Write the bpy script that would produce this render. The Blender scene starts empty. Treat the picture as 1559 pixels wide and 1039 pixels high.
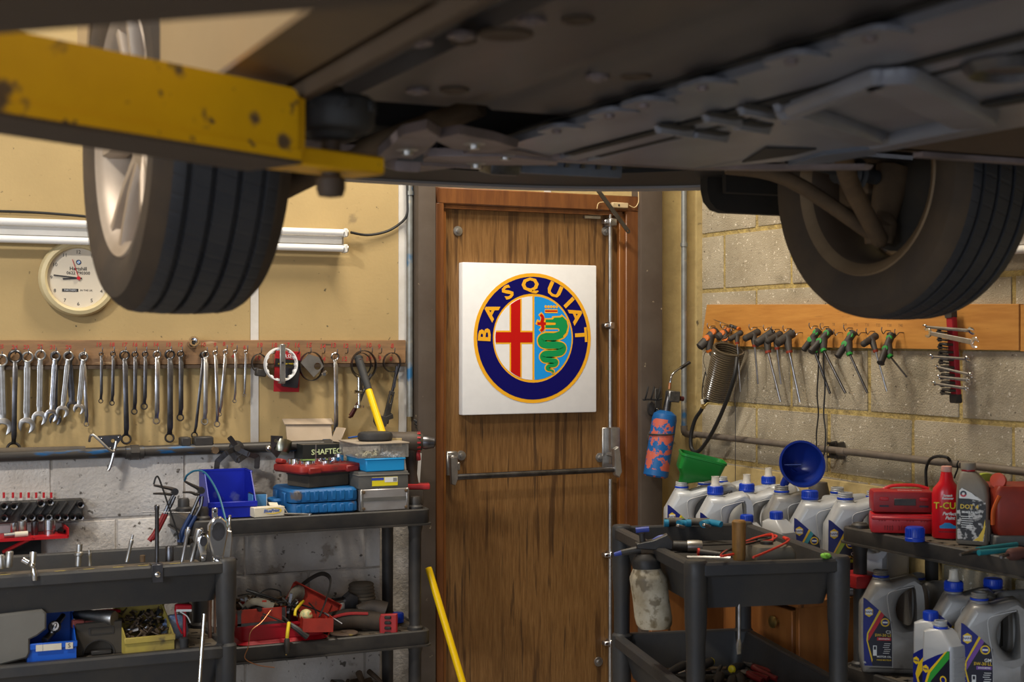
import bpy, bmesh, math, random
from mathutils import Vector, Matrix, Euler
from mathutils.geometry import tessellate_polygon
random.seed(7)
C = bpy.context.scene.collection
SC = bpy.context.scene
PI = math.pi
def rad(a): return math.radians(a)

# ------------------------------------------------------------------ camera
EYE = Vector((-3.142, -4.956, 1.48)); FPX = 1559 * 50 / 36
FW = Vector((math.sin(rad(25)), math.cos(rad(25)), 0)); RT = Vector((math.cos(rad(25)), -math.sin(rad(25)), 0))
cam_d = bpy.data.cameras.new('camera'); cam = bpy.data.objects.new('camera', cam_d); C.objects.link(cam)
cam.location = EYE; cam.rotation_euler = (rad(90), 0, rad(-25))
cam_d.lens = 50; cam_d.sensor_width = 36; cam_d.clip_start = .02
cam_d.dof.use_dof = True; cam_d.dof.focus_distance = 5.2; cam_d.dof.aperture_fstop = 5.6
SC.camera = cam
# ------------------------------------------------------------------ world, light, exposure
w = bpy.data.worlds.new('world'); SC.world = w; w.use_nodes = True
bg = w.node_tree.nodes['Background']; bg.inputs[0].default_value = (.62, .72, 1, 1); bg.inputs[1].default_value = .28
SC.view_settings.view_transform = 'Standard'; SC.view_settings.look = 'None'
SC.view_settings.exposure = 0; SC.view_settings.gamma = 1; SC.view_settings.use_curve_mapping = False
SC.cycles.use_denoising = True
SC.cycles.max_bounces = 8
def area(name, loc, target, sx, sy, power, col):
    l = bpy.data.lights.new(name, 'AREA'); l.shape = 'RECTANGLE'; l.size = sx; l.size_y = sy; l.energy = power; l.color = col
    o = bpy.data.objects.new(name, l); C.objects.link(o); o.location = loc
    o.rotation_euler = (Vector(target) - Vector(loc)).to_track_quat('-Z', 'Y').to_euler(); return o
area('ceiling_tube_left', (-4.1, -2.3, 3.45), (-2.6, 0, 1.2), .3, .12, 66, (1, .95, .87))
area('ceiling_tube_corner', (-1.35, -.85, 3.45), (-.9, -.3, 0), 1.2, .12, 70, (1, .91, .76))
area('bay_door_daylight', (-4.4, -8.7, 1.5), (-2.4, -2, 1.5), 3.4, 2.6, 62, (.84, .90, 1))
area('underbody_fill', (-6.7, -5.2, 1.7), (-2.0, -3.3, 0), 2.2, 1.8, 200, (.74, .85, 1))  # unseen cool fill, added to bounce light onto the car underside

# ------------------------------------------------------------------ pixel helpers: the ray through a photo point, met with a real plane
def ray(px, py): return FW + RT * ((px - 779.5) / FPX) + Vector((0, 0, 1)) * ((519.5 - py) / FPX)
def at(px, py, x=None, y=None, z=None, Z=None):
    d = ray(px, py)
    if x is not None: t = (x - EYE.x) / d.x
    elif y is not None: t = (y - EYE.y) / d.y
    elif z is not None: t = (z - EYE.z) / d.z
    else: t = Z
    return EYE + d * t

# ------------------------------------------------------------------ materials
MATS = {}
def mat(name, col, rough=.6, metal=0, c2=None, sc=8, amt=.5, bump=0, bsc=None, lo=.35, hi=.65, stretch=(1, 1, 1), spots=None, trans=0, alpha=1, coat=0, rnd=0, spec=.36):
    """principled surface; c2 blends in through noise, spots=(colour, scale, threshold) adds dirt flecks"""
    if name in MATS: return MATS[name]
    m = bpy.data.materials.new(name); m.use_nodes = True; nt = m.node_tree; N = nt.nodes; L = nt.links
    p = N['Principled BSDF']; p.inputs['Roughness'].default_value = rough; p.inputs['Metallic'].default_value = metal
    p.inputs['Specular IOR Level'].default_value = spec
    if trans: p.inputs['Transmission Weight'].default_value = trans; p.inputs['IOR'].default_value = 1.4
    if alpha < 1: p.inputs['Alpha'].default_value = alpha
    if coat: p.inputs['Coat Weight'].default_value = coat; p.inputs['Coat Roughness'].default_value = .15
    c4 = (*col, 1)
    p.inputs['Base Color'].default_value = c4
    tc = N.new('ShaderNodeTexCoord'); mp = N.new('ShaderNodeMapping'); mp.inputs['Scale'].default_value = stretch
    L.new(tc.outputs['Object'], mp.inputs['Vector']); vec = mp.outputs[0]
    if rnd:
        oi = N.new('ShaderNodeObjectInfo'); va = N.new('ShaderNodeVectorMath'); va.operation = 'ADD'
        cx = N.new('ShaderNodeVectorMath'); cx.operation = 'SCALE'; cx.inputs[0].default_value = (37, 53, 71)
        L.new(oi.outputs['Random'], cx.inputs['Scale']); L.new(vec, va.inputs[0]); L.new(cx.outputs[0], va.inputs[1]); vec = va.outputs[0]
    out = None
    def mix(a, b, f):
        x = N.new('ShaderNodeMix'); x.data_type = 'RGBA'
        if hasattr(a, 'is_linked'): L.new(a, x.inputs['A'])
        else: x.inputs['A'].default_value = a
        x.inputs['B'].default_value = (*b, 1); L.new(f, x.inputs['Factor']); return x.outputs['Result']
    def ramp(src, lo_, hi_, mx=1):
        r = N.new('ShaderNodeMapRange'); r.inputs['From Min'].default_value = lo_; r.inputs['From Max'].default_value = hi_
        r.inputs['To Max'].default_value = mx; L.new(src, r.inputs['Value']); return r.outputs[0]
    if c2:
        n = N.new('ShaderNodeTexNoise'); n.inputs['Scale'].default_value = sc; n.inputs['Detail'].default_value = 6; n.inputs['Roughness'].default_value = .62
        L.new(vec, n.inputs['Vector']); out = mix(c4, c2, ramp(n.outputs['Fac'], lo, hi, amt))
    for sp in (spots or []):
        n = N.new('ShaderNodeTexNoise'); n.inputs['Scale'].default_value = sp[1]; n.inputs['Detail'].default_value = 4
        L.new(vec, n.inputs['Vector']); out = mix(out or c4, sp[0], ramp(n.outputs['Fac'], sp[2], sp[2] + .06, sp[3] if len(sp) > 3 else 1))
    if rnd and out:
        h = N.new('ShaderNodeHueSaturation'); r = N.new('ShaderNodeMapRange'); r.inputs['To Min'].default_value = 1 - rnd; r.inputs['To Max'].default_value = 1 + rnd
        L.new(oi.outputs['Random'], r.inputs['Value']); L.new(r.outputs[0], h.inputs['Value']); L.new(out, h.inputs['Color']); out = h.outputs[0]
    if out: L.new(out, p.inputs['Base Color'])
    if bump:
        n = N.new('ShaderNodeTexNoise'); n.inputs['Scale'].default_value = bsc or sc * 3; n.inputs['Detail'].default_value = 5
        L.new(vec, n.inputs['Vector']); b = N.new('ShaderNodeBump'); b.inputs['Strength'].default_value = bump; b.inputs['Distance'].default_value = .01
        L.new(n.outputs['Fac'], b.inputs['Height']); L.new(b.outputs[0], p.inputs['Normal'])
    MATS[name] = m; return m
DK = (.035, .03, .025)
BEIGE = mat('beige_panel_paint', (.43, .305, .135), .7, c2=(.34, .24, .105), sc=1.6, amt=.8, bump=.08, bsc=90, spots=[((.09, .07, .04), 46, .685), ((.17, .125, .07), 8, .67, .6), ((.12, .09, .05), 3.1, .735, .5)])
WHITEP = mat('white_strip_paint', (.60, .57, .53), .6, c2=(.45, .41, .35), sc=14, amt=.5)
WBLOCK = mat('white_painted_block', (.60, .56, .52), .85, c2=(.42, .37, .32), sc=4, amt=.85, bump=.35, bsc=90, spots=[((.08, .065, .05), 46, .645, .9), ((.20, .155, .11), 12, .64, .6), ((.10, .08, .06), 4.5, .72, .5)], rnd=.06)
WMORT = mat('white_painted_joint', (.55, .5, .45), .9, c2=(.3, .26, .21), sc=12, amt=.8, bump=.4, bsc=80)
CBLOCK = mat('grey_concrete_block', (.40, .34, .245), .92, c2=(.30, .25, .17), sc=7, amt=.9, bump=.45, bsc=190, spots=[((.68, .61, .50), 85, .63, .9), ((.09, .07, .05), 70, .665, .9), ((.18, .15, .10), 5, .64, .55), ((.10, .08, .06), 17, .70, .8)], rnd=.10)
CMORT = mat('yellow_mortar', (.46, .34, .12), .95, c2=(.22, .16, .07), sc=22, amt=.8, bump=.7, bsc=90)
YPLAST = mat('yellow_plaster', (.50, .38, .17), .85, c2=(.34, .25, .11), sc=6, amt=.8, bump=.3, bsc=40, spots=[((.12, .09, .05), 25, .68)])
POSTP = mat('dark_brown_post_paint', (.070, .050, .037), .6, c2=(.10, .078, .06), sc=5, amt=.8, bump=.1, spots=[((.42, .34, .22), 34, .72)])
DOORW = mat('stained_door_veneer', (.140, .066, .020), .40, c2=(.235, .122, .042), sc=26, amt=.85, bump=.12, bsc=60, stretch=(8, 8, .5), lo=.36, hi=.66, spots=[((.045, .020, .008), 3.2, .58, .7), ((.05, .026, .012), 7, .62, .75), ((.30, .19, .09), 12, .70, .5)])
FRAMEW = mat('red_brown_frame_wood', (.105, .036, .012), .4, c2=(.175, .065, .018), sc=6, amt=.9, stretch=(6, 6, .6), spots=[((.04, .015, .006), 9, .70)])
FRAMEO = mat('orange_varnished_stop', (.25, .095, .02), .4, c2=(.16, .05, .012), sc=6, amt=.9, stretch=(6, 6, .5))
PINE = mat('orange_pine', (.52, .24, .055), .5, c2=(.40, .165, .035), sc=6, amt=.9, stretch=(8, .7, 8), spots=[((.10, .05, .02), 14, .70, .8), ((.14, .07, .03), 5, .68, .6)])
OLDW = mat('stained_board_wood', (.28, .155, .07), .75, c2=(.15, .085, .045), sc=6, amt=.9, stretch=(.7, 6, 6), spots=[((.42, .28, .15), 8, .66), ((.06, .035, .02), 12, .68)])
STEEL = mat('worn_chrome_steel', (.60, .60, .62), .28, 1, c2=(.32, .31, .31), sc=30, amt=.8)
STEELL = mat('satin_grey_steel', (.52, .51, .49), .40, 1, c2=(.32, .30, .28), sc=24, amt=.7)
STEELD = mat('dark_oily_steel', (.155, .155, .17), .36, 1, c2=(.07, .066, .062), sc=20, amt=.8)
CHROME = mat('bright_chrome', (.80, .80, .80), .12, 1, c2=(.5, .48, .45), sc=15, amt=.5)
GALV = mat('galvanised_pipe', (.30, .31, .30), .5, .6, c2=(.20, .19, .17), sc=18, amt=.8, spots=[((.05, .17, .33), 7, .58), ((.4, .36, .28), 16, .64)])
PIPED = mat('dirty_brown_pipe', (.12, .095, .075), .6, .3, c2=(.20, .17, .14), sc=14, amt=.6)
PIPEB = mat('dark_pipe_with_blue_paint', (.035, .032, .03), .45, .2, c2=(.07, .06, .05), sc=10, amt=.8, spots=[((.008, .085, .22), 9, .60, .9)], stretch=(.7, 4, 4))
BLACKP = mat('black_plastic_dusty', (.023, .022, .022), .5, c2=(.062, .053, .044), sc=7, amt=.75, bump=.06, bsc=60)
BLACKT = mat('charcoal_trolley_plastic', (.028, .029, .032), .46, c2=(.055, .048, .040), sc=5, amt=.7, bump=.07, bsc=70, spots=[((.16, .14, .12), 60, .74)])
DUSTP = mat('dust_covered_plastic', (.115, .09, .062), .9, c2=(.07, .06, .05), sc=12, amt=.9, bump=.2)
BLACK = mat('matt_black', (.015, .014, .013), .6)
RUBBER = mat('black_rubber', (.022, .022, .023), .65, c2=(.05, .047, .044), sc=12, amt=.6)
TYRE = mat('tyre_rubber', (.024, .025, .029), .55, c2=(.040, .038, .038), sc=9, amt=.7, bump=.15, bsc=80)
RIMB = mat('brake_dust_rim', (.25, .17, .095), .6, .3, c2=(.12, .075, .04), sc=7)
TYREB = mat('brown_dusty_sidewall', (.080, .054, .032), .85, c2=(.045, .033, .024), sc=6, amt=.9, bump=.1)
def sipes(m, freq=64):
    nt = m.node_tree; N = nt.nodes; L = nt.links; tc = N.new('ShaderNodeTexCoord'); mp = N.new('ShaderNodeMapping'); mp.inputs['Rotation'].default_value = (0, rad(90), 0); g = N.new('ShaderNodeTexGradient'); g.gradient_type = 'RADIAL'
    sx = N.new('ShaderNodeSeparateXYZ'); L.new(tc.outputs['Object'], sx.inputs[0]); ab = N.new('ShaderNodeMath'); ab.operation = 'MULTIPLY_ADD'; ab.inputs[1].default_value = 60; L.new(sx.outputs['X'], ab.inputs[0])
    mu = N.new('ShaderNodeMath'); mu.operation = 'MULTIPLY'; mu.inputs[1].default_value = 2 * PI * freq; si = N.new('ShaderNodeMath'); si.operation = 'SINE'; b = N.new('ShaderNodeBump'); b.inputs['Strength'].default_value = .3; b.inputs['Distance'].default_value = .006
    mr = N.new('ShaderNodeMapRange'); mr.inputs['From Min'].default_value = -1; mr.inputs['From Max'].default_value = -.6
    L.new(tc.outputs['Object'], mp.inputs[0]); L.new(mp.outputs[0], g.inputs[0]); L.new(g.outputs['Fac'], mu.inputs[0]); L.new(mu.outputs[0], ab.inputs[2]); L.new(ab.outputs[0], si.inputs[0]); L.new(si.outputs[0], mr.inputs['Value']); L.new(mr.outputs[0], b.inputs['Height']); L.new(b.outputs[0], N['Principled BSDF'].inputs['Normal'])
sipes(TYRE)
ALLOY = mat('dusty_alloy', (.50, .41, .32), .5, .45, c2=(.34, .26, .19), sc=6, amt=.7)
LIFTY = mat('chipped_yellow_paint', (.84, .44, .004), .42, c2=(.70, .35, .004), sc=5, amt=.8, spots=[((.13, .08, .04), 16, .635), ((.10, .06, .03), 45, .66)])
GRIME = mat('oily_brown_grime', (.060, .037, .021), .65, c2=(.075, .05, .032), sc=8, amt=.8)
UNDER = mat('underseal_floor', (.036, .034, .037), .40, c2=(.080, .066, .060), sc=4, amt=.8, bump=.12, bsc=22, stretch=(1, .35, 1))
TRAY = mat('grey_undertray_plastic', (.20, .205, .235), .34, c2=(.10, .098, .105), sc=4, amt=.8, stretch=(1, .5, 1))
CARP = mat('champagne_car_paint', (.44, .31, .18), .38, .35, c2=(.36, .25, .145), sc=3, amt=.6, coat=.4)
RUST = mat('rusty_suspension', (.085, .055, .032), .8, .2, c2=(.15, .095, .05), sc=12, amt=.8, bump=.2)
SILL = mat('pinkish_weld_flange', (.25, .20, .20), .5, .2, c2=(.12, .095, .09), sc=8, amt=.9)
FLOORM = mat('concrete_floor', (.34, .32, .29), .6, c2=(.22, .20, .18), sc=3, amt=.8, bump=.1)
CEILM = mat('ceiling_sheet', (.42, .39, .34), .85, c2=(.35, .32, .28), sc=2)
LAMPW = mat('white_batten_enamel', (.66, .64, .60), .35, c2=(.5, .47, .42), sc=8, amt=.4)
TUBEW = mat('unlit_tube_glass', (.78, .76, .73), .18, c2=(.7, .67, .62), sc=6, amt=.3)
CABLE = mat('black_cable', (.018, .017, .016), .5)
REDPEN = mat('red_pen', (.42, .05, .04), .7)
def flat(name, col, rough=.5, **k): return mat(name, col, rough, **k)

# ------------------------------------------------------------------ mesh builder
def M4(loc=(0, 0, 0), rot=(0, 0, 0)): return Matrix.Translation(loc) @ Euler([rad(a) for a in rot]).to_matrix().to_4x4()
def frame(o, xa, ya):
    x = Vector(xa).normalized(); y = Vector(ya); z = x.cross(y).normalized(); y = z.cross(x)
    return Matrix(((x.x, y.x, z.x, o[0]), (x.y, y.y, z.y, o[1]), (x.z, y.z, z.z, o[2]), (0, 0, 0, 1)))
def smooth_pts(P, n=6, closed=False):
    P = [Vector(p) for p in P]; out = []; m = len(P)
    for i in range(m if closed else m - 1):
        a, b, c, d = (P[(i - 1) % m], P[i], P[(i + 1) % m], P[(i + 2) % m]) if closed else (P[max(i - 1, 0)], P[i], P[i + 1], P[min(i + 2, m - 1)])
        for k in range(n):
            t = k / n; out.append(.5 * ((2 * b) + (c - a) * t + (2 * a - 5 * b + 4 * c - d) * t * t + (3 * b - a - 3 * c + d) * t ** 3))
    if not closed: out.append(P[-1])
    return out
def circ(r, n=16, c=(0, 0), a0=0, ry=None): return [(c[0] + r * math.cos(a0 + 2 * PI * i / n), c[1] + (ry or r) * math.sin(a0 + 2 * PI * i / n)) for i in range(n)]
def rrect(w, h, r, n=3, c=(0, 0)):
    out = []
    for qx, qy, a in ((1, 1, 0), (-1, 1, 90), (-1, -1, 180), (1, -1, 270)):
        for k in range(n + 1):
            t = rad(a + 90 * k / n); out.append((c[0] + qx * (w / 2 - r) + r * math.cos(t), c[1] + qy * (h / 2 - r) + r * math.sin(t)))
    return out
def area2(P): return sum(P[i][0] * P[(i + 1) % len(P)][1] - P[(i + 1) % len(P)][0] * P[i][1] for i in range(len(P))) / 2
def inset(P, d):
    n = len(P); out = []
    for i in range(n):
        a, b, c = Vector(P[i - 1]), Vector(P[i]), Vector(P[(i + 1) % n])
        e1 = (b - a); e2 = (c - b)
        if e1.length < 1e-9 or e2.length < 1e-9: out.append(tuple(b)); continue
        e1.normalize(); e2.normalize(); n1 = Vector((-e1.y, e1.x)); n2 = Vector((-e2.y, e2.x)); s = n1 + n2
        k = max(1 + n1.dot(n2), .35); out.append(tuple(b + s * (d / k)))
    return out
class MB:
    def __init__(s, *mats): s.bm = bmesh.new(); s.mats = list(mats) or [BLACK]; s.tf = Matrix.Identity(4)
    def mi(s, m):
        if m is None: return 0
        if m not in s.mats: s.mats.append(m)
        return s.mats.index(m)
    def vs(s, pts, M=None):
        T = s.tf @ M if M is not None else s.tf
        return [s.bm.verts.new(T @ Vector(p)) for p in pts]
    def fc(s, vs, m=None):
        try: f = s.bm.faces.new(vs); f.material_index = s.mi(m); return f
        except ValueError: return None
    def box(s, c, d, rot=(0, 0, 0), m=None, bev=0, M=None, taper=(1, 1)):
        T = (M or Matrix.Identity(4)) @ M4(c, rot); x, y, z = d[0] / 2, d[1] / 2, d[2] / 2; tx, ty = taper
        v = s.vs([(-x * tx, -y * ty, -z), (x * tx, -y * ty, -z), (x * tx, y * ty, -z), (-x * tx, y * ty, -z), (-x, -y, z), (x, -y, z), (x, y, z), (-x, y, z)], T)
        F = [s.fc([v[i] for i in q], m) for q in ((3, 2, 1, 0), (4, 5, 6, 7), (0, 1, 5, 4), (1, 2, 6, 5), (2, 3, 7, 6), (3, 0, 4, 7))]
        if bev: bmesh.ops.bevel(s.bm, geom=list({e for f in F for e in f.edges}), offset=bev, segments=2 if bev > .004 else 1, profile=.6, affect='EDGES')
        return s
    def bx(s, a, b, m=None, bev=0): return s.box([(a[i] + b[i]) / 2 for i in range(3)], [abs(a[i] - b[i]) for i in range(3)], m=m, bev=bev)
    def loft(s, rings, m=None, cap=(True, True), closed=False, M=None):
        R = [s.vs(r, M) for r in rings]; n = len(R[0])
        for a, b in zip(R, R[1:] + ([R[0]] if closed else [])):
            for i in range(n): s.fc((a[i], a[(i + 1) % n], b[(i + 1) % n], b[i]), m)
        if not closed:
            if cap[0]: s.fc(R[0][::-1], m)
            if cap[1]: s.fc(R[-1], m)
        return s
    def cyl(s, p0, p1, r0, r1=None, n=14, m=None, cap=(True, True), seg=None):
        p0, p1 = Vector(p0), Vector(p1); d = (p1 - p0).normalized(); r1 = r0 if r1 is None else r1
        u = d.orthogonal().normalized(); v = d.cross(u)
        ring = lambda p, r: [p + (u * math.cos(2 * PI * i / n) + v * math.sin(2 * PI * i / n)) * r for i in range(n)]
        return s.loft([ring(p0, r0), ring(p1, r1)], m, cap)
    def lathe(s, prof, o=(0, 0, 0), ax=(0, 0, 1), n=20, m=None, cap=(True, True), sc=(1, 1), closed=False):
        d = Vector(ax).normalized(); u = Vector((1, 0, 0)) if abs(d.z) > .99 else d.cross(Vector((0, 0, 1))).normalized(); v = d.cross(u); o = Vector(o)
        return s.loft([[o + d * h + (u * math.cos(2 * PI * i / n) * sc[0] + v * math.sin(2 * PI * i / n) * sc[1]) * max(r, 1e-5) for i in range(n)] for r, h in prof], m, cap, closed)
    def tube(s, P, r, n=8, m=None, k=5, closed=False, flat_=1):
        P = smooth_pts(P, k, closed) if k > 1 else [Vector(p) for p in P]; rs = r if isinstance(r, (list, tuple)) else None
        N = len(P); t0 = (P[1] - P[0]).normalized(); u = t0.orthogonal().normalized(); rings = []
        for i, p in enumerate(P):
            a = P[(i - 1) % N] if (closed or i) else P[0]; b = P[(i + 1) % N] if (closed or i < N - 1) else P[-1]
            t = (b - a).normalized(); u = (u - t * u.dot(t)); u = u.normalized() if u.length > 1e-6 else t.orthogonal().normalized(); v = t.cross(u)
            rr = rs[0] + (rs[-1] - rs[0]) * i / (N - 1) if rs else r
            rings.append([p + (u * math.cos(2 * PI * j / n) + v * math.sin(2 * PI * j / n) * flat_) * rr for j in range(n)])
        return s.loft(rings, m, closed=closed)
    def poly(s, out, layers, M=None, holes=(), m=None, mside=None):
        """2-D outline (with holes) raised through layers [(inset, height), ...]"""
        loops = []
        for i, P in enumerate([out] + list(holes)):
            P = [tuple(p[:2]) for p in P]; a = area2(P)
            if (i == 0 and a < 0) or (i and a > 0): P = P[::-1]
            loops.append(P)
        rows = []
        for ins, h in layers: rows.append([s.vs([(x, y, h) for x, y in (inset(P, ins) if ins else P)], M) for P in loops])
        for a, b in zip(rows, rows[1:]):
            for la, lb in zip(a, b):
                n = len(la)
                for i in range(n): s.fc((la[i], la[(i + 1) % n], lb[(i + 1) % n], lb[i]), mside or m)
        for row, (ins, h), up in ((rows[0], layers[0], False), (rows[-1], layers[-1], True)):
            fl = [v for l in row for v in l]
            if len(row) == 1 and len(fl) <= 4: s.fc(fl if up else fl[::-1], m); continue
            for t in tessellate_polygon([[Vector((*p, 0)) for p in (inset(P, ins) if ins else P)] for P in loops]):
                pts = [fl[i] for i in t]; P2 = [p for l in loops for p in l]
                ccw = area2([P2[i] for i in t]) > 0
                s.fc(pts if ccw == up else pts[::-1], m)
        return s
    def text(s, body, size, M, m=None, depth=.0004, align='CENTER', sx=1, bold=0, shear=0):
        cu = bpy.data.curves.new('t', 'FONT'); cu.body = body; cu.size = size; cu.align_x = align; cu.align_y = 'CENTER'; cu.extrude = depth; cu.offset = bold; cu.shear = shear; cu.resolution_u = 2
        o = bpy.data.objects.new('t', cu); C.objects.link(o); dg = bpy.context.evaluated_depsgraph_get()
        me = bpy.data.meshes.new_from_object(o.evaluated_get(dg)); bpy.data.objects.remove(o); bpy.data.curves.remove(cu)
        T = s.tf @ M @ Matrix.Diagonal((sx, 1, 1, 1)); vs = [s.bm.verts.new(T @ v.co) for v in me.vertices]
        for p in me.polygons: s.fc([vs[i] for i in p.vertices], m)
        bpy.data.meshes.remove(me); return s
    def mesh(s, name, ang=38, fix=True):
        if fix: bmesh.ops.recalc_face_normals(s.bm, faces=s.bm.faces)
        me = bpy.data.meshes.new(name); s.bm.to_mesh(me); s.bm.free()
        for m in s.mats: me.materials.append(m)
        me.shade_smooth(); me.set_sharp_from_angle(angle=rad(ang)); return me
# ------------------------------------------------------------------ scene objects
def put(name, me, parent=None, loc=(0, 0, 0), rot=(0, 0, 0)):
    o = bpy.data.objects.new(name, me); C.objects.link(o); o.location = loc; o.rotation_euler = [rad(a) for a in rot]
    if parent: o.parent = parent
    return o
def tag(o, label, cat, group=None):
    o['label'] = label; o['category'] = cat
    if group: o['group'] = group
    return o
def thing(name, label, cat, loc=(0, 0, 0), rot=(0, 0, 0), group=None): return tag(put(name, None, None, loc, rot), label, cat, group)
def part(name, mb, parent, label=None, loc=(0, 0, 0), rot=(0, 0, 0), ang=38):
    o = put(name, mb.mesh(name, ang), parent, loc, rot)
    if label: o['label'] = label
    return o
def solo(name, mb, label, cat, loc=(0, 0, 0), rot=(0, 0, 0), group=None, ang=38): return tag(put(name, mb.mesh(name, ang), None, loc, rot), label, cat, group)
def struct(name, mb, parent=None):
    o = put(name, mb.mesh(name), parent)
    if not parent: o['kind'] = 'structure'
    return o
def dup(root, loc=None, rot=None, label=None, parent=None):
    r = root.copy(); C.objects.link(r)
    if parent: r.parent = parent
    for ch in list(root.children): dup(ch, parent=r)
    if loc is not None: r.location = loc
    if rot is not None: r.rotation_euler = [rad(a) for a in rot]
    if label: r['label'] = label
    return r
# ================================================================== the room
struct('floor', MB(FLOORM).bx((-7, -9, -.1), (.2, .2, 0)))
struct('ceiling', MB(CEILM).bx((-7, -9, 3.6), (.2, .2, 3.7)))
struct('wall_left', MB(YPLAST).bx((-7.1, -9, 0), (-7, .2, 3.6)))
def block_mesh(name, L, H, D, m, seed):
    random.seed(seed); b = MB(m); b.box((0, 0, 0), (L, D, H), bev=.006)
    for v in b.bm.verts: v.co += Vector((random.uniform(-.002, .002), random.uniform(-.0015, .0015), random.uniform(-.0025, .0025)))
    return b.mesh(name)
# back wall: core, beige sheets above, white painted blockwork below
wb = struct('wall_back', MB(WMORT).bx((-7, .03, 0), (.2, .2, 3.6)).bx((-7, -.050, 0), (-1.385, .03, 1.10), WMORT))
def PX(px, y): return at(px, 519, y=y).x
xs1, xs2 = PX(387, 0), PX(612, 0)
zled = 1.105
for a, b in ((-7, xs1 - 1.22), (xs1 - 1.215, xs1), (xs1 + .004, xs2), (xs2 + .004, PX(640, 0))):
    put('panel', MB(BEIGE).bx((a, -.002, zled), (b, .03, 3.6)).mesh('panel'), wb)
xdl, xdr = PX(666, -.03), PX(974, -.03)
put('panel', MB(YPLAST).bx((PX(640, 0), .0, 2.045), (0, .03, 3.6)).mesh('panel'), wb)
put('panel', MB(YPLAST).bx((PX(1008, 0), .0, 0), (.02, .03, 2.045)).mesh('panel'), wb)
put('cover_strip', MB(WHITEP).bx((-.014, -.006, zled), (.014, .0, 3.6)).mesh('cover_strip'), wb, (xs1, 0, 0))
put('cover_strip', MB(WHITEP).bx((-.015, -.007, zled), (.015, .0, 3.6)).mesh('cover_strip'), wb, (xs2, 0, 0))
put('cover_strip', MB(WHITEP).bx((-.014, -.006, 2.05), (.014, .0, 3.6)).mesh('cover_strip'), wb, (PX(833, 0), .0, 0))
put('yellow_strip', MB(YPLAST).bx((PX(629, -.02), -.02, 0.3), (PX(640, -.02), .0, 3.6)).mesh('yellow_strip'), wb)
W3 = [block_mesh('block', .434, .219, .05, WBLOCK, s) for s in (1, 2, 3, 4)]
j1 = PX(555, -.05); j0 = PX(281, -.05)
for k in range(5):
    z0 = .882 - .225 * (k - 0)
    if z0 < -.2: continue
    base = j0 if k % 2 == 0 else j1
    i = 0
    for n in range(-9, 5):
        a = base + .44 * n; b = a + .44
        if b < -4.6 or a > -1.39: continue
        o = put('block', W3[(n * 3 + k) % 4] if b < -1.38 else MB(WBLOCK).bx((a + .004 - a - .22, -.025, -.1085), (-1.388 - a - .22, .025, .1085)).mesh('block'), wb, (a + .22, -.03, z0 + .1125))
# dirty ledge on top of the blockwork
put('ledge', MB(GRIME).bx((-4.7, -.055, 1.098), (-1.39, .0, 1.112)).mesh('ledge'), wb)
# right wall
wr = struct('wall_right', MB(CMORT).bx((-.0015, -9, 0), (.2, .0, 3.6)))
W4 = [block_mesh('block', .425, .209, .04, CBLOCK, s) for s in (11, 12, 13, 14, 15)]
for k in range(0, 12):
    z0 = .107 + .225 * k
    off = -.654 if k % 2 == 1 else -.874
    for n in range(-2, 6):
        a = off - .44 * n
        if a > -.03 + .44 or a - .44 < -3.6: continue
        if a > -.03:
            L = -.03 - (a - .44) - .012
            if L < .06: continue
            me = MB(CBLOCK); me.box((0, 0, 0), (L, .04, .209), bev=.005); put('block', me.mesh('block'), wr, (.0145, a - .44 + .008 + L / 2, z0 + .1125), (0, 0, 90))
        else: put('block', W4[(n * 2 + k * 3) % 5], wr, (.0145 + random.uniform(-.001, .0008), a - .22, z0 + .1125), (0, 0, 90))
# plastered corner strip
put('corner_plaster', MB(YPLAST).bx((-.075, -.04, 0), (.0, .0, 3.6)).bx((-.03, -.055, 0), (.02, .0, 3.6)).mesh('corner_plaster'), wr)

# ------------------------------------------------------------------ door
d1 = put('door_1', MB(DOORW).bx((PX(676, -.01), -.012, .005), (PX(945, -.01), .03, 1.988)).mesh('door_leaf')); d1['kind'] = 'structure'
yf = -.05
hd = lambda px, y: PX(px, y)
part('door_header', MB(FRAMEW).bx((hd(664, yf), yf, 1.992), (hd(974, yf), .03, 2.054), bev=.004).bx((hd(676, yf), yf + .012, 1.976), (hd(950, yf), .03, 1.998)), d1)
part('door_jamb', MB(FRAMEW).bx((hd(664, yf), yf, 0), (hd(676, yf), .03, 1.995), bev=.003), d1)
part('door_jamb', MB(FRAMEW).bx((hd(953, yf), yf, 0), (hd(973, yf), .03, 1.995), bev=.003), d1)
part('door_stop', MB(FRAMEO).bx((hd(943, yf + .015), yf + .015, 0), (hd(953, yf + .015), .03, 1.985), bev=.002), d1)
part('door_stop', MB(FRAMEO).bx((hd(675, yf + .02), yf + .02, 0), (hd(679, yf + .02), .03, 1.985)), d1)
t1 = struct('trim_1', MB(POSTP).bx((PX(637, -.075), -.075, 0), (PX(664, -.075), .03, 3.6), bev=.006)); t1['label'] = 'dark brown post left of the door'
t2 = struct('trim_2', MB(POSTP).bx((PX(976, -.075), -.075, 0), (PX(1009, -.075), .03, 3.6), bev=.006)); t2['label'] = 'dark brown post right of the door'
part('pale_edge', MB(mat('crumbling_filler', (.50, .38, .22), .9, c2=(.3, .2, .1), sc=20)).bx((PX(973, -.055), -.056, 0), (PX(976, -.055), .03, 2.05)), t2)
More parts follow.
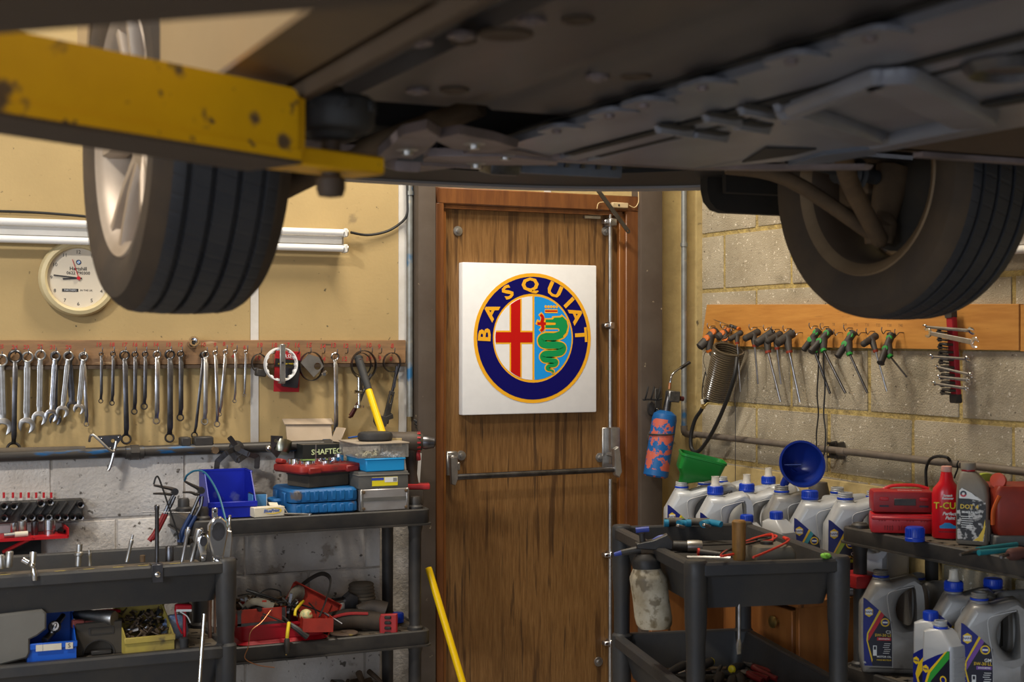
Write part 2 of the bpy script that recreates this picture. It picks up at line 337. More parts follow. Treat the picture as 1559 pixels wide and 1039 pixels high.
# door hardware
yd = -.012
def dpt(px, py, y): return at(px, py, y=y)
def washer(px, py):
    p = dpt(px, py, yd); b = MB(STEELL); b.lathe([(.0045, 0), (.019, 0), (.018, .004), (.009, .005), (.009, .012), (.003, .013)], (0, 0, 0), (0, -1, 0), n=18); part('coach_bolt', b, d1, loc=p)
for px, py in ((697, 352), (922, 352), (702, 694), (913, 697), (911, 1008)): washer(px, py)
rod = dpt(929, 500, yd - .022); xr = rod.x
part('latch_rod', MB(STEELL).cyl((xr, rod.y, .02), (xr, rod.y, .935), .0085, n=12).cyl((xr, rod.y, 1.02), (xr, rod.y, dpt(929, 332, yd - .022).z), .0085, n=12), d1, 'brushed steel vertical latch rod')
for py in (338, 496, 845, 979):
    z = dpt(929, py, yd - .02).z
    part('rod_guide', MB(STEEL).box((xr - .008, yd - .018, z), (.044, .032, .016), bev=.003).box((xr, yd - .022, z), (.022, .04, .028), bev=.003), d1)
part('latch_strike', MB(STEELL).box((xr, yd - .025, dpt(929, 340, yd).z), (.034, .05, .03), bev=.004).cyl((xr, yd - .022, dpt(929, 335, yd).z), (xr, yd - .022, 1.98), .006), d1)
# panic bar
zb = dpt(930, 716, yd - .075).z; zl = dpt(700, 727, yd - .075).z
pl = dpt(692, 727, yd - .075); pr = dpt(938, 715, yd - .075)
pb = part('push_bar', MB(STEELD).cyl((pl.x, pl.y, pl.z), (pr.x, pr.y, pr.z), .0115, n=14), d1, 'worn steel push bar across the door')
bl = dpt(688, 708, yd - .02)
b = MB(STEELL); b.box((bl.x, yd - .012, bl.z + .005), (.046, .03, .09), bev=.004).box((bl.x - .005, yd - .03, bl.z + .012), (.02, .04, .05), bev=.003)
b.poly([(-.016, .03), (.012, .032), (.014, -.05), (.004, -.075), (-.012, -.07)], [(0, 0), (0, .014), (.002, .017)], frame((pl.x - .004, yd - .07, pl.z + .045), (1, 0, 0), (0, 0, 1)))
b.box((bl.x + .004, yd - .05, pl.z + .04), (.012, .06, .03), bev=.003); part('bar_bracket', b, d1)
br = dpt(932, 683, yd - .02)
b = MB(STEELL); b.box((br.x - .012, yd - .004, br.z), (.05, .008, .165), bev=.003); b.box((br.x, yd - .026, br.z + .012), (.042, .044, .145), bev=.006); part('latch_case', b, d1)
b = MB(STEELL); b.poly([(-.012, .05), (.008, .06), (.016, .04), (.024, -.04), (.012, -.062), (-.006, -.05)], [(0, 0), (0, .02), (.003, .024)], frame((pr.x - .005, yd - .068, pr.z + .03), (1, 0, 0), (0, 0, 1))); b.cyl((pr.x - .004, yd - .02, pr.z + .055), (pr.x - .004, yd - .08, pr.z + .055), .009); part('bar_lever', b, d1)
# alarm contact, its wire and a loose hanging metal strap over the door's top corner
CONT = mat('cream_contact_plastic', (.50, .38, .22), .5)
p = dpt(943, 313, yf - .006); b = MB(CONT); b.box((p.x, p.y, p.z), (.072, .02, .022), bev=.003); b.cyl((p.x - .008, p.y - .009, p.z), (p.x - .008, p.y - .012, p.z), .004, m=BLACK, n=8); dc = solo('door_contact', b, 'small cream alarm contact screwed to the door header', 'alarm contact')
p2 = dpt(906, 325, yd - .012); part('magnet_block', MB(CONT).box((p2.x, p2.y, p2.z), (.058, .02, .014), bev=.002).box((p2.x - .012, p2.y + .003, p2.z - .016), (.07, .012, .010), m=STEELL), dc)
part('contact_wire', MB(mat('cream_wire', (.55, .40, .2), .5)).tube([dpt(909, 318, yf - .008), dpt(912, 309, yf - .01), dpt(926, 308, yf - .008)], .0018, 6).tube([dpt(958, 313, yf - .008), dpt(966, 316, yf - .008), dpt(972, 308, yf - .008), dpt(972, 292, yf - .006)], .002, 6), dc)
a, c = dpt(905, 283, -.12), dpt(958, 355, -.085)
b = MB(STEELD); ax = (c - a).normalized(); b.poly(rrect((c - a).length, .017, .008), [(0, 0), (0, .003)], frame((a + c) / 2, ax, (0, 1, .0)) @ M4((0, 0, 0), (90, 0, 0)), holes=[circ(.004, 8, ((c - a).length / 2 - .012, 0))])
solo('door_closer_strap', b, 'flat dark steel strap slanting down over the door top right corner', 'metal strap')

# ------------------------------------------------------------------ the square sign on the door
SGW = mat('sign_white_canvas', (.80, .79, .78), .5, c2=(.74, .73, .72), sc=30, amt=.5)
SGN = flat('sign_navy', (.004, .003, .105), .6, spec=.12); SGY = flat('sign_gold', (.82, .40, .02), .45, spec=.15); SGR = flat('sign_red', (.50, .008, .006), .45, spec=.15)
SGG = flat('sign_green', (.008, .27, .075), .45, spec=.15); SGB = flat('sign_sky_blue', (.012, .28, .74), .45, spec=.15)
yS = -.05
pa, pc = at(704, 401, y=yS), at(908, 628, y=yS)
W = (pc.x - pa.x); H = .574; sc_ = W
sg = thing('badge_sign', 'white square sign with a round navy crest badge fixed on the wooden door', 'sign', ((pa.x + pc.x) / 2, yd, (pa.z + at(704, 631, y=yS).z) / 2))
part('canvas', MB(SGW).box((0, -.020, 0), (W, .038, H), bev=.005), sg)
MS = frame((0, -.0395, 0), (1, 0, 0), (0, 0, 1))
U = W / 845.0   # local units: 845 sign pixels wide, origin at the sign centre
def sp(x, y): return ((x - 482) * U, -(y - 520) * U * H / W * 845 / 945 * 1.0)
RX, RY = 361 * U, 409 * U * H / W * 845 / 945
RX = RY = (RX + RY) / 2 * 1.014
cxs, cys = sp(496, 516)
def disc(r, h, m, b, n=56, r2=None):
    if r2: b.poly(circ(r, n, (cxs, cys)), [(0, h - .0006), (0, h)], MS, holes=[circ(r2, n, (cxs, cys))], m=m)
    else: b.poly(circ(r, n, (cxs, cys)), [(0, h - .0008), (0, h)], MS, m=m)
ri = RX * .665
b = MB(SGY); disc(RX, .0008, SGY, b); part('gold_disc', b, sg)
b = MB(SGN); disc(RX * .945, .0014, SGN, b, r2=ri * 1.03); part('navy_ring', b, sg)
ci = ri * .965
def half(side):
    a0 = 90 if side < 0 else -90
    return [(cxs + side * .0045 + ci * math.cos(rad(a0 + 180 * i / 36)), cys + ci * math.sin(rad(a0 + 180 * i / 36))) for i in range(37)]
def clip_circle(P, r):
    out = []
    for x, y in P:
        d = math.hypot(x - cxs, y - cys); k = min(1, r / d) if d else 1; out.append((cxs + (x - cxs) * k, cys + (y - cys) * k))
    return out
def dens(P, n=10): return [(P[i][0] + (P[(i + 1) % len(P)][0] - P[i][0]) * k / n, P[i][1] + (P[(i + 1) % len(P)][1] - P[i][1]) * k / n) for i in range(len(P)) for k in range(n)]
b = MB(SGW); b.poly(half(-1), [(0, .0005), (0, .0014)], MS, m=SGW); part('white_half', b, sg)
b = MB(SGB); b.poly(half(1), [(0, .0005), (0, .0014)], MS, m=SGB); part('blue_half', b, sg)
# cross with a gold outline
cxx = sp(384, 0)[0]; hw = 29 * U; cyy = sp(0, 511)[1]; go = 9 * U; xl_ = cxs - ci; xr_ = cxs - .0045
def rect(x0, y0, x1, y1): return [(x0, y0), (x1, y0), (x1, y1), (x0, y1)]
def chord(x): return math.sqrt(max(ci * ci - (x - cxs) ** 2, 0))
def vbar(w): 
    xa, xb = cxx - w, cxx + w; n = 6; X = [xa + (xb - xa) * i / n for i in range(n + 1)]
    return [(x, cys - chord(x)) for x in X] + [(x, cys + chord(x)) for x in X[::-1]]
def hbar(w):
    ya, yb = cyy - w, cyy + w; n = 6; Y = [ya + (yb - ya) * i / n for i in range(n + 1)]
    return [(xr_, ya)] + [(xr_, yb)] + [(cxs - math.sqrt(ci * ci - (y - cys) ** 2), y) for y in Y[::-1]]
b = MB(SGY); b.poly(vbar(hw + go), [(0, .0014), (0, .0018)], MS, m=SGY); b.poly(hbar(hw + go), [(0, .0014), (0, .00185)], MS, m=SGY); part('cross_outline', b, sg)
b = MB(SGR); b.poly(vbar(hw), [(0, .0017), (0, .0022)], MS, m=SGR); b.poly(hbar(hw), [(0, .0017), (0, .00225)], MS, m=SGR); part('red_cross', b, sg)
# serpent: a tapered ribbon through sign-pixel points
def ribbon(P, wid, h0, h1, m, b):
    Q = smooth_pts([(*sp(*p), 0) for p in P], 8); n = len(Q); L = []; R_ = []
    for i, q in enumerate(Q):
        t = (Q[min(i + 1, n - 1)] - Q[max(i - 1, 0)]).normalized(); nn = Vector((-t.y, t.x, 0)); wv = wid(i / (n - 1)) * U / 2
        L.append(q + nn * wv); R_.append(q - nn * wv)
    lo = b.vs([(p.x, p.y, h0) for p in L + R_[::-1]], MS); hi = b.vs([(p.x, p.y, h1) for p in L + R_[::-1]], MS)
    N2 = len(hi)
    for i in range(n - 1): b.fc((hi[i], hi[i + 1], hi[N2 - 2 - i], hi[N2 - 1 - i]), m)
    for i in range(N2): b.fc((lo[i], lo[(i + 1) % N2], hi[(i + 1) % N2], hi[i]), m)
uv = lambda u, v: (478 + u * .673, 228.6 + v * .6727)
S = [uv(*q) for q in ((290, 270), (318, 330), (300, 385), (230, 412), (150, 412), (108, 428), (98, 455), (113, 482), (160, 493), (250, 493), (298, 506), (304, 535), (280, 562), (220, 572), (150, 574), (117, 590), (113, 612), (135, 632), (190, 636), (233, 643), (243, 662), (225, 682), (180, 687), (157, 700), (158, 720), (190, 730), (214, 740), (208, 766))]
WK = ((0, 70), (.16, 62), (.40, 60), (.55, 52), (.68, 40), (.80, 31), (.91, 21), (1, 5))
def sw(t):
    for (a_, wa), (c_, wc) in zip(WK, WK[1:]):
        if t <= c_: return (wa + (wc - wa) * (t - a_) / (c_ - a_)) * .673
b = MB(SGY); ribbon(S, lambda t: sw(t) + 13, .0014, .0020, SGY, b)
b.poly([sp(*uv(*q)) for q in ((130, 240), (198, 238), (206, 220), (280, 216), (295, 202), (355, 255), (367, 320), (348, 390), (290, 430), (240, 415), (255, 372), (130, 372))], [(0, .0014), (0, .00202)], MS, m=SGY); part('serpent_outline', b, sg)
b = MB(SGB); b.poly([sp(*uv(*q)) for q in ((138, 344), (256, 344), (264, 353), (256, 362), (138, 362))], [(0, .0020), (0, .0023)], MS, m=SGB); part('mouth_gap', b, sg)
b = MB(SGG); ribbon(S[2:], lambda t: sw(.09 + t * .91), .002, .0024, SGG, b)
b.poly([sp(*uv(*q)) for q in ((142, 252), (210, 250), (222, 234), (285, 230), (300, 222), (340, 260), (352, 315), (336, 375), (300, 412), (252, 420), (250, 400), (268, 375), (272, 345), (262, 333), (138, 330), (140, 304), (232, 302), (238, 290), (232, 280), (140, 278))], [(0, .002), (0, .0025)], MS, m=SGG); part('green_serpent', b, sg)
b = MB(SGY); ribbon([(536, 360), (552, 382), (552, 420), (556, 450), (538, 474)], lambda t: 26, .0014, .0022, SGY, b); ribbon([(514, 412), (540, 424), (572, 426)], lambda t: 30, .0014, .00222, SGY, b)
part('figure_outline', b, sg)
b = MB(SGR); ribbon([(540, 366), (554, 386), (550, 420), (556, 452), (542, 472)], lambda t: 13 + 8 * math.sin(PI * t), .0022, .0026, SGR, b); ribbon([(520, 424), (546, 424), (574, 424)], lambda t: 16, .0022, .00262, SGR, b); part('small_red_figure', b, sg)
b = MB(SGY)
b.poly([sp(x, y) for x, y in rect(568, 357, 650, 333)], [(0, .0014), (0, .002)], MS, m=SGY)
for i in range(5): b.poly(circ(8 * U, 10, sp(574 + 17.5 * i, 317), ry=9 * U), [(0, .0014), (0, .002)], MS, m=SGY)
b.poly([sp(x, y) for x, y in rect(570, 349, 648, 340)], [(0, .002), (0, .0023)], MS, m=SGR); part('crown', b, sg)
rt = (RX * .945 + ri * 1.03) / 2
for ch, ang in zip('BASQUIAT', (177, 150.5, 122, 94, 64, 42, 26, 3.5)):
    a = rad(ang); b = MB(SGY); b.text(ch, RX * .28, MS @ M4((cxs + rt * math.cos(a), cys + rt * math.sin(a), .0022), (0, 0, ang - 90)), SGY, .0006, sx=1.30, bold=.0022); part('letter', b, sg, 'gold letter ' + ch + ' on the ring')
# ================================================================== car on the lift (nose to the back wall)
CX, AY, HZ = -1.87, -2.546, 1.827
CO = Vector((CX, -3.3, 1.527))
car = thing('car', 'champagne coloured car raised on the lift, seen from below', 'car', CO)
def cmb(*m): b = MB(*m); b.tf = Matrix.Translation(-CO); return b
def wheel(x, side, lab):
    wl = put('wheel', None, car, Vector((x, AY, HZ)) - CO, (0, 0, 2.5)); wl['label'] = lab
    # tyre: grooved tread profile turned about the x axis (h along +x outward when side=-1 flipped)
    R = .302; hw = .098
    prof = [(.205, -hw + .004), (.222, -hw - .006), (.250, -hw - .013), (.275, -hw - .010), (.289, -hw + .004), (.2965, -hw + .016)]
    xs = -hw + .018
    grooves = [-.058, -.020, .020, .058]
    for g in grooves: prof += [(R - .6 * g * g, g - .0052), (R - .010, g - .004), (R - .010, g + .004), (R - .6 * g * g, g + .0052)]
    prof += [(.2965, hw - .016), (.289, hw - .004), (.275, hw + .010), (.250, hw + .013), (.222, hw + .006), (.205, hw - .004)]
    b = MB(TYRE); b.lathe([(r, h) for r, h in prof], ax=(1, 0, 0), n=72, closed=False, cap=(False, False))
    t = part('tyre', b, wl, ang=30)
    t.data.materials.append(TYREB)
    for p in t.data.polygons:
        if abs(p.center.x) > hw - .012: p.material_index = 1
    # sipes: raised tread bars between grooves on the shoulder
    s_ = side
    b = MB(ALLOY)
    rim = [(.207, -hw - .002), (.211, -hw + .002), (.204, -hw + .010), (.190, -hw + .018), (.184, -.045), (.176, 0), (.184, .05), (.194, hw - .014), (.204, hw - .006), (.212, hw), (.207, hw + .003), (.196, hw - .006), (.186, hw - .02), (.174, .04), (.166, 0), (.174, -.05), (.184, -hw + .014), (.198, -hw + .004)]
    b.lathe(rim, ax=(1, 0, 0), n=64, closed=True); rm = part('rim', b, wl, ang=40); rm.data.materials.append(RIMB); rm.data.materials.append(GRIME)
    for p in rm.data.polygons:
        if p.center.x * side < .02: p.material_index = 1 if math.hypot(p.center.y, p.center.z) > .186 else 2
    for k in range(5):
        for d in (-1, 1):
            a = rad(72 * k + d * 11 + 8); ca, sa = math.cos(a), math.sin(a); b = MB(ALLOY)
            u = Vector((0, ca, sa)); v = Vector((0, -sa, ca)); xo = Vector((s_, 0, 0))
            rings = []
            for r, w_, ho, th in ((.05, .016, .062, .03), (.10, .013, .072, .026), (.15, .012, .078, .026), (.192, .015, .082, .028)):
                c = u * r + xo * ho; rings.append([c + v * w_ + xo * 0, c + v * w_ * .55 + xo * .008, c - v * w_ * .55 + xo * .008, c - v * w_, c - v * w_ - xo * th, c + v * w_ - xo * th])
            b.loft(rings); part('spoke', b, wl)
    part('hub', MB(ALLOY).lathe([(.062, .03), (.066, .055), (.060, .068), (.034, .074), (.03, .066), (.001, .066)], ax=(s_, 0, 0), n=28), wl)
    part('brake_disc', MB(RUST).lathe([(.142, .005), (.142, .026), (.001, .026)], ax=(s_, 0, 0), n=36), wl)
    part('backing_plate', MB(mat('black_brake_shield', (.03, .025, .02), .8, c2=(.07, .05, .03), sc=9)).lathe([(.001, -.012), (.10, -.012), (.150, -.002), (.155, .003), (.001, .004)], ax=(s_, 0, 0), n=32), wl)
    b = MB(RUST); b.box((-s_ * .005, .10, .02), (.10, .07, .15), (0, 0, 8), bev=.014); b.box((-s_ * .03, .09, .02), (.03, .09, .10), bev=.01); part('caliper', b, wl)
    b = MB(RUST); b.tube([(-s_ * .01, 0, .02), (-s_ * .035, .0, -.06), (-s_ * .05, -.01, -.105)], [.042, .022], 10); b.lathe([(.001, -.03), (.026, -.026), (.03, .0), (.022, .02), (.012, .03)], (-s_ * .052, -.01, -.10), n=14); b.tube([(-s_ * .01, 0, .05), (-s_ * .03, -.07, .06), (-s_ * .045, -.12, .045)], .014, 8)
    b.box((-s_ * .03, 0, .07), (.05, .10, .07), bev=.015); part('steering_knuckle', b, wl)
    return wl
wheel(-2.636, -1, 'front wheel at the left with grooved tread towards us')
wheel(-1.105, 1, 'front wheel at the right showing its brown inner side')
# body sides with a wheel arch, sloping sills
def side_panel(x, sgn):
    arch = [(AY + .36 * math.cos(rad(a)), HZ + .06 + .36 * math.sin(rad(a))) for a in range(-18, 199, 12)]
    P = [(-5.7, 1.80)] + [(AY - .36 - .03, 1.80)] + arch[::-1] + [(AY + .40, 1.87), (-2.10, 1.88), (-2.09, 2.0), (-2.10, 2.30), (-2.16, 2.44), (-5.7, 2.5)]
    b = cmb(CARP); b.poly(P, [(0, 0), (0, .014), (.004, .018)], frame((x, 0, 0), (0, sgn, 0), (0, 0, 1)) if sgn > 0 else Matrix(((0, 0, -1, x), (1, 0, 0, 0), (0, 1, 0, 0), (0, 0, 0, 1))))
    part('body_side', b, car, ang=25)
side_panel(-2.722, -1); side_panel(-1.02, 1)
for x, s in ((-2.700, -1), (-1.042, 1)):
    b = cmb(mat('dirty_brown_sill', (.13, .085, .045), .6, c2=(.07, .048, .03), sc=5)); b.poly([(-.035, 1.80), (.03, 1.785), (.036, 1.83), (.03, 1.96), (-.02, 1.98)], [(0, 0), (0, 2.72)], Matrix(((-s, 0, 0, x), (0, 0, 1, -5.7), (0, 1, 0, 0), (0, 0, 0, 1)))); part('sill', b, car)
    b = cmb(GRIME); b.bx((x - s * .045 - .006, -5.7, 1.765), (x - s * .045 + .006, -2.99, 1.82)); part('sill_seam', b, car)
# top skin closes the body
b = cmb(CARP); rings = []
for y, z, hw_ in ((-5.7, 2.5, .83), (-5.2, 2.72, .70), (-4.9, 2.86, .62), (-3.9, 2.88, .62), (-3.55, 2.80, .64), (-2.95, 2.50, .80), (-2.1, 2.44, .82), (-1.75, 2.32, .80)):
    rings.append([(CX - hw_, y, z), (CX, y, z + .03), (CX + hw_, y, z), (CX + .84, y, min(z - .05, 2.4)), (CX - .84, y, min(z - .05, 2.4))])
b.loft(rings); part('roof_and_bonnet', b, car)
# floor pan with stamped ribs, holes and plugs
b = cmb(UNDER)
xs_ = [-2.655, -2.60, -2.595, -2.52, -2.51, -2.36, -2.35, -2.30, -2.29, -2.16, -1.58, -1.57, -1.03]; zs_ = [1.815, 1.815, 1.835, 1.835, 1.818, 1.818, 1.824, 1.824, 1.818, 1.818, 1.818, 1.81, 1.81]
top = [(x, 0, 1.90) for x in xs_]
prof = [(x, 0, z) for x, z in zip(xs_, zs_)] + [(xs_[-1], 0, 1.9), (xs_[0], 0, 1.9)]
b.loft([[(x, y, z) for x, _, z in prof] for y in (-5.7, -3.06)]); part('floor_pan', b, car)
b = cmb(mat('brown_felt_liner', (.105, .068, .042), .95, c2=(.075, .05, .03), sc=40, bump=.6, bsc=300)); b.bx((-1.57, -4.6, 1.80), (-1.035, -3.07, 1.812)); b.bx((-1.60, -3.09, 1.80), (-1.03, -3.06, 1.90)); part('felt_cover', b, car)
b = cmb(SILL); b.bx((-1.50, -3.075, 1.792), (-1.03, -3.05, 1.806)); part('arch_flange', b, car)
for px, py, r in ((770, 52, .024), (692, 137, .016), (968, 116, .016), (705, 62, .012), (1365, 62, .017), (880, 30, .014)):
    p = at(px, py, z=1.8175); b = cmb(GRIME); b.lathe([(.001, .0), (r * .7, .0), (r, -.003), (r * 1.25, -.002), (r * 1.3, .002)], (p.x, p.y, p.z), n=22); part('floor_plug', b, car)
    b = cmb(SILL); b.lathe([(.001, -.006), (.007, -.006), (.008, -.004), (.016, -.003), (.016, .002)], (p.x - .045, p.y + .02, p.z - .001), n=10); part('floor_bolt', b, car)
BLUEG0 = mat('blue_grey_sheet', (.13, .15, .19), .42, .2, c2=(.07, .08, .10), sc=8)
# engine undertray: ribbed plate, bolt tabs, louvres, diagonal stiffeners
b = cmb(TRAY)
rp = [(-2.16, 1.802), (-2.045, 1.800), (-2.040, 1.815), (-2.020, 1.815), (-2.015, 1.799), (-1.985, 1.797), (-1.980, 1.807), (-1.966, 1.807), (-1.961, 1.797), (-1.72, 1.796), (-1.58, 1.795)]
def tr(y, xmax): 
    q = [(min(x, xmax), y, z) for x, z in rp]; return q + [(min(-1.58, xmax), y, 1.818), (-2.16, y, 1.818)]
b.loft([tr(-4.35, 0), tr(-3.08, 0), tr(-2.95, -1.63), tr(-2.74, -1.74)]); ut = part('undertray', b, car, 'grey ribbed plastic undertray')
for px, py in ((832, 166), (908, 152), (1025, 127), (1180, 88), (1345, 57), (745, 190)):
    p = at(px, py, z=1.80); b = cmb(TRAY); b.poly(rrect(.055, .075, .016), [(0, 0), (0, .006), (.003, .008)][::1], M4((-2.165, p.y, 1.7985))); b.lathe([(.001, -.005), (.007, -.005), (.007, -.001), (.012, 0), (.012, .003)], (-2.172, p.y, 1.799), n=10, m=SILL); part('tray_tab', b, car)
for px, py in ((1030, 192), (1105, 175), (1160, 163), (1085, 200), (1150, 187), (1215, 158), (1225, 178), (1290, 195)):
    p = at(px, py, z=1.797); b = cmb(BLACK); b.poly(rrect(.070, .026, .010), [(0, 1.7965), (.003, 1.7935)][::-1], M4((p.x, p.y, 0), (0, 0, 18))); b.poly(rrect(.085, .018, .008), [(.004, 1.787), (0, 1.797)], M4((p.x + .012, p.y + .026, 0), (0, 0, 18)), m=TRAY); part('louvre', b, car)
def bar(b, p, q, w_, h, m=None):
    p, q = Vector(p), Vector(q); d = q - p; b.poly(rrect(d.length, w_, min(w_, d.length) * .35), [(0, 0), (0, h * .5), (min(w_ * .3, .006), h)], frame((p + q) / 2, d, Vector((0, 0, -1)).cross(d)), m=m)
for A, B_, w_ in (((1345, 105), (1490, 178), .07), ((1200, 160), (1330, 205), .05), ((1490, 178), (1330, 212), .04), ((1345, 105), (1205, 160), .03)):
    p, q = at(*A, z=1.796), at(*B_, z=1.796); b = cmb(TRAY); bar(b, p, q, w_, .018); part('stiffener', b, car)
p = at(1545, 105, z=1.79); b = cmb(STEELD); b.lathe([(.001, -.004), (.03, -.006), (.045, .0), (.052, -.012), (.06, 0)], (p.x, p.y, 1.795), n=22); part('drain_cup', b, car)
b = cmb(BLACK); p, q = at(1500, 158, z=1.793), at(1600, 140, z=1.793); bar(b, p, q, .03, .006); part('tray_slot', b, car)
LINER0 = mat('black_arch_liner', (.016, .014, .012), .8, c2=(.035, .026, .018), sc=7)
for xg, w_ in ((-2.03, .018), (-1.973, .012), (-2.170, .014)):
    b = cmb(BLACK); b.bx((xg - w_ / 2, -4.3, 1.7965 if xg > -2.1 else 1.813), (xg + w_ / 2, -2.80, 1.800 if xg > -2.1 else 1.8175)); part('shade_strip', b, car)  # black strips paint the shade along the undertray grooves and left edge
b = cmb(BLACK); b.poly([(p_.x, p_.y) for p_ in (at(*q_, z=1.793) for q_ in ((1130, 248), (1166, 226), (1243, 228), (1208, 237)))], [(0, 1.793), (0, 1.797)]); part('gap_shade_patch', b, car)  # black plate laid on the tray as the darkness of the corner gap
for P_ in ([(1200, 252), (1255, 236), (1340, 226), (1332, 236), (1262, 248)],):
    b = cmb(BLUEG0); b.poly([(p_.x, p_.y) for p_ in (at(*q_, z=1.789) for q_ in P_)], [(0, 1.789), (0, 1.799)]); part('tray_lip', b, car)
# subframe and parts ahead of the tray
b = cmb(SILL); b.poly([(-2.50, 0), (-2.40, .035), (-2.2, .03), (-2.1, .0), (-1.75, .0), (-1.60, -.05), (-1.45, -.12), (-1.42, -.11), (-1.58, -.02), (-1.72, .03), (-2.13, .035), (-2.2, .06), (-2.45, .07)], [(0, 1.806), (.003, 1.798), (.006, 1.796)][::-1], M4((0, -2.74, 0))); part('subframe_flange', b, car)
b = cmb(LINER0); b.bx((-2.42, -2.66, 1.845), (-1.42, -2.42, 1.92), bev=.02); part('crossmember', b, car)
for i_, P_ in enumerate(([(572, 240), (612, 205), (650, 196), (672, 210), (650, 232), (612, 252), (585, 256)], [(655, 212), (700, 204), (752, 214), (790, 226), (740, 232), (690, 228)], [(600, 258), (650, 238), (760, 238), (850, 246), (850, 252), (730, 252), (640, 262)], [(700, 236), (735, 222), (800, 232), (840, 240), (800, 246), (740, 244)])):
    b = cmb(SILL); z_ = 1.786 + .004 * i_; q_ = [at(*p_, z=z_) for p_ in P_]; b.poly([(p_.x, p_.y) for p_ in q_], [(0, z_ + .014), (.002, z_)][::-1]); c_ = sum((Vector(p_) for p_ in q_), Vector()) / len(q_)
    b.lathe([(.001, -.008), (.009, -.008), (.010, -.002), (.018, .0), (.018, .004)], (c_.x, c_.y, z_), n=12, m=STEELL); part('front_bracket', b, car)
BLUEG = mat('blue_grey_sheet', (.10, .125, .17), .45, .2, c2=(.06, .07, .09), sc=8)
for px0, px1, py, yy, d, m in ((640, 735, 236, -2.62, .05, SILL), (745, 790, 250, -2.55, .05, STEELD), (792, 945, 252, -2.52, .04, BLUEG), (600, 640, 243, -2.7, .05, SILL)):
    p, q = at(px0, py, y=yy), at(px1, py, y=yy); b = cmb(m); b.box(((p.x + q.x) / 2, yy + .02, p.z + .01), (q.x - p.x, .06, d), (12, 0, 0), bev=.006)
    for k in range(6): b.box((p.x + (q.x - p.x) * (k + .7) / 6.4, yy - .012, p.z + .012), (.008, .012, d * .6), (12, 0, 0), m=STEELD)
    part('cooler_bracket', b, car)
for sx, x0 in ((-1, -2.22), (1, -1.50)):
    b = cmb(RUST); hx = (-2.636 if sx < 0 else -1.105) - sx * .06
    b.tube([(x0, -2.86, 1.86), (x0 + sx * .14, -2.70, 1.80), (hx - sx * .03, AY - .04, HZ - .125), (hx, AY - .01, HZ - .125)], .019, 10)
    b.tube([(x0, -2.48, 1.84), (x0 + sx * .12, -2.53, 1.815), (hx - sx * .02, AY - .01, HZ - .12)], .016, 10); b.lathe([(.001, -.03), (.03, -.026), (.034, .01), (.02, .03)], (hx, AY - .01, HZ - .115), n=16); part('control_arm', b, car)
    b = cmb(STEELD); b.tube([(x0, -2.42, 1.90), (hx + sx * .0, -2.66, HZ + .03)], .011, 8); b.tube([(x0 + sx * .12, -2.47, 1.885), (hx - sx * .1, -2.60, HZ + .035)], .028, 10); part('track_rod', b, car)
    b = cmb(RUBBER); b.tube([(x0 + sx * .1, -2.56, HZ + .03), (hx, AY, HZ + .0)], .016, 10)
    for k in range(5): b.lathe([(.026 - k * .002, -.006), (.034 - k * .003, 0), (.026 - k * .002, .006)], Vector((hx - sx * (.05 + k * .014), AY - .003, HZ + .004)), (sx, 0, 0), n=16)
    part('drive_shaft', b, car)
    b = cmb(RUST); b.tube([(hx - sx * .02, AY, HZ + .06), (hx - sx * .06, AY + .0, HZ + .45)], .03, 12); part('strut', b, car)
LINER = mat('black_arch_liner', (.016, .014, .012), .8, c2=(.035, .026, .018), sc=7)
for xa, xb in ((-2.70, -2.42), (-1.30, -1.03)):
    b = cmb(LINER); A = [(AY + .37 * math.cos(rad(a)), HZ + .05 + .37 * math.sin(rad(a))) for a in range(-8, 200, 13)]
    A2 = [(AY + .385 * math.cos(rad(a)), HZ + .05 + .385 * math.sin(rad(a))) for a in range(-8, 200, 13)]
    b.poly(A + A2[::-1], [(0, xa), (0, xb)], Matrix(((0, 0, 1, 0), (1, 0, 0, 0), (0, 1, 0, 0), (0, 0, 0, 1)))); part('arch_liner', b, car)
    b = cmb(LINER); b.poly(rrect(xb - xa + .02, .30, .05), [(0, 0), (0, .03)], frame(((xa + xb) / 2, AY + .46, 1.935), (1, 0, 0), (0, 0, 1))); part('liner_flap', b, car)
b = cmb(BLACKP); b.bx((-2.35, -2.05, 1.93), (-1.35, -1.98, 2.3)); part('radiator', b, car)
b = cmb(STEELD); b.bx((-2.15, -2.42, 1.92), (-1.60, -2.1, 2.1), bev=.03); b.cyl((-1.9, -2.3, 1.89), (-1.9, -2.3, 1.95), .12); part('engine_sump', b, car)
# bumper shell, curved, with its thin lower lip
b = cmb(CARP); 
arc = lambda off: [(CX + (x_ * (.85 - off)), -1.70 - off - .36 * abs(x_) ** 2.6) for x_ in [i / 12 - 1 for i in range(25)]]
o_, i_ = arc(0), arc(.02)
b.poly(o_ + i_[::-1], [(0, 1.868), (0, 1.95), (-.01, 2.05), (0, 2.32)]); part('bumper', b, car)
b = cmb(mat('grey_bumper_lip', (.30, .29, .30), .5)); o2, i2 = arc(.004), arc(.06); b.poly(o2 + i2[::-1], [(0, 1.860), (0, 1.869)]); part('bumper_lip', b, car)
b = cmb(BLACK); o2, i2 = arc(.05), arc(.30); b.poly(o2 + i2[::-1], [(0, 1.866), (0, 1.876)]); part('bumper_underside', b, car)

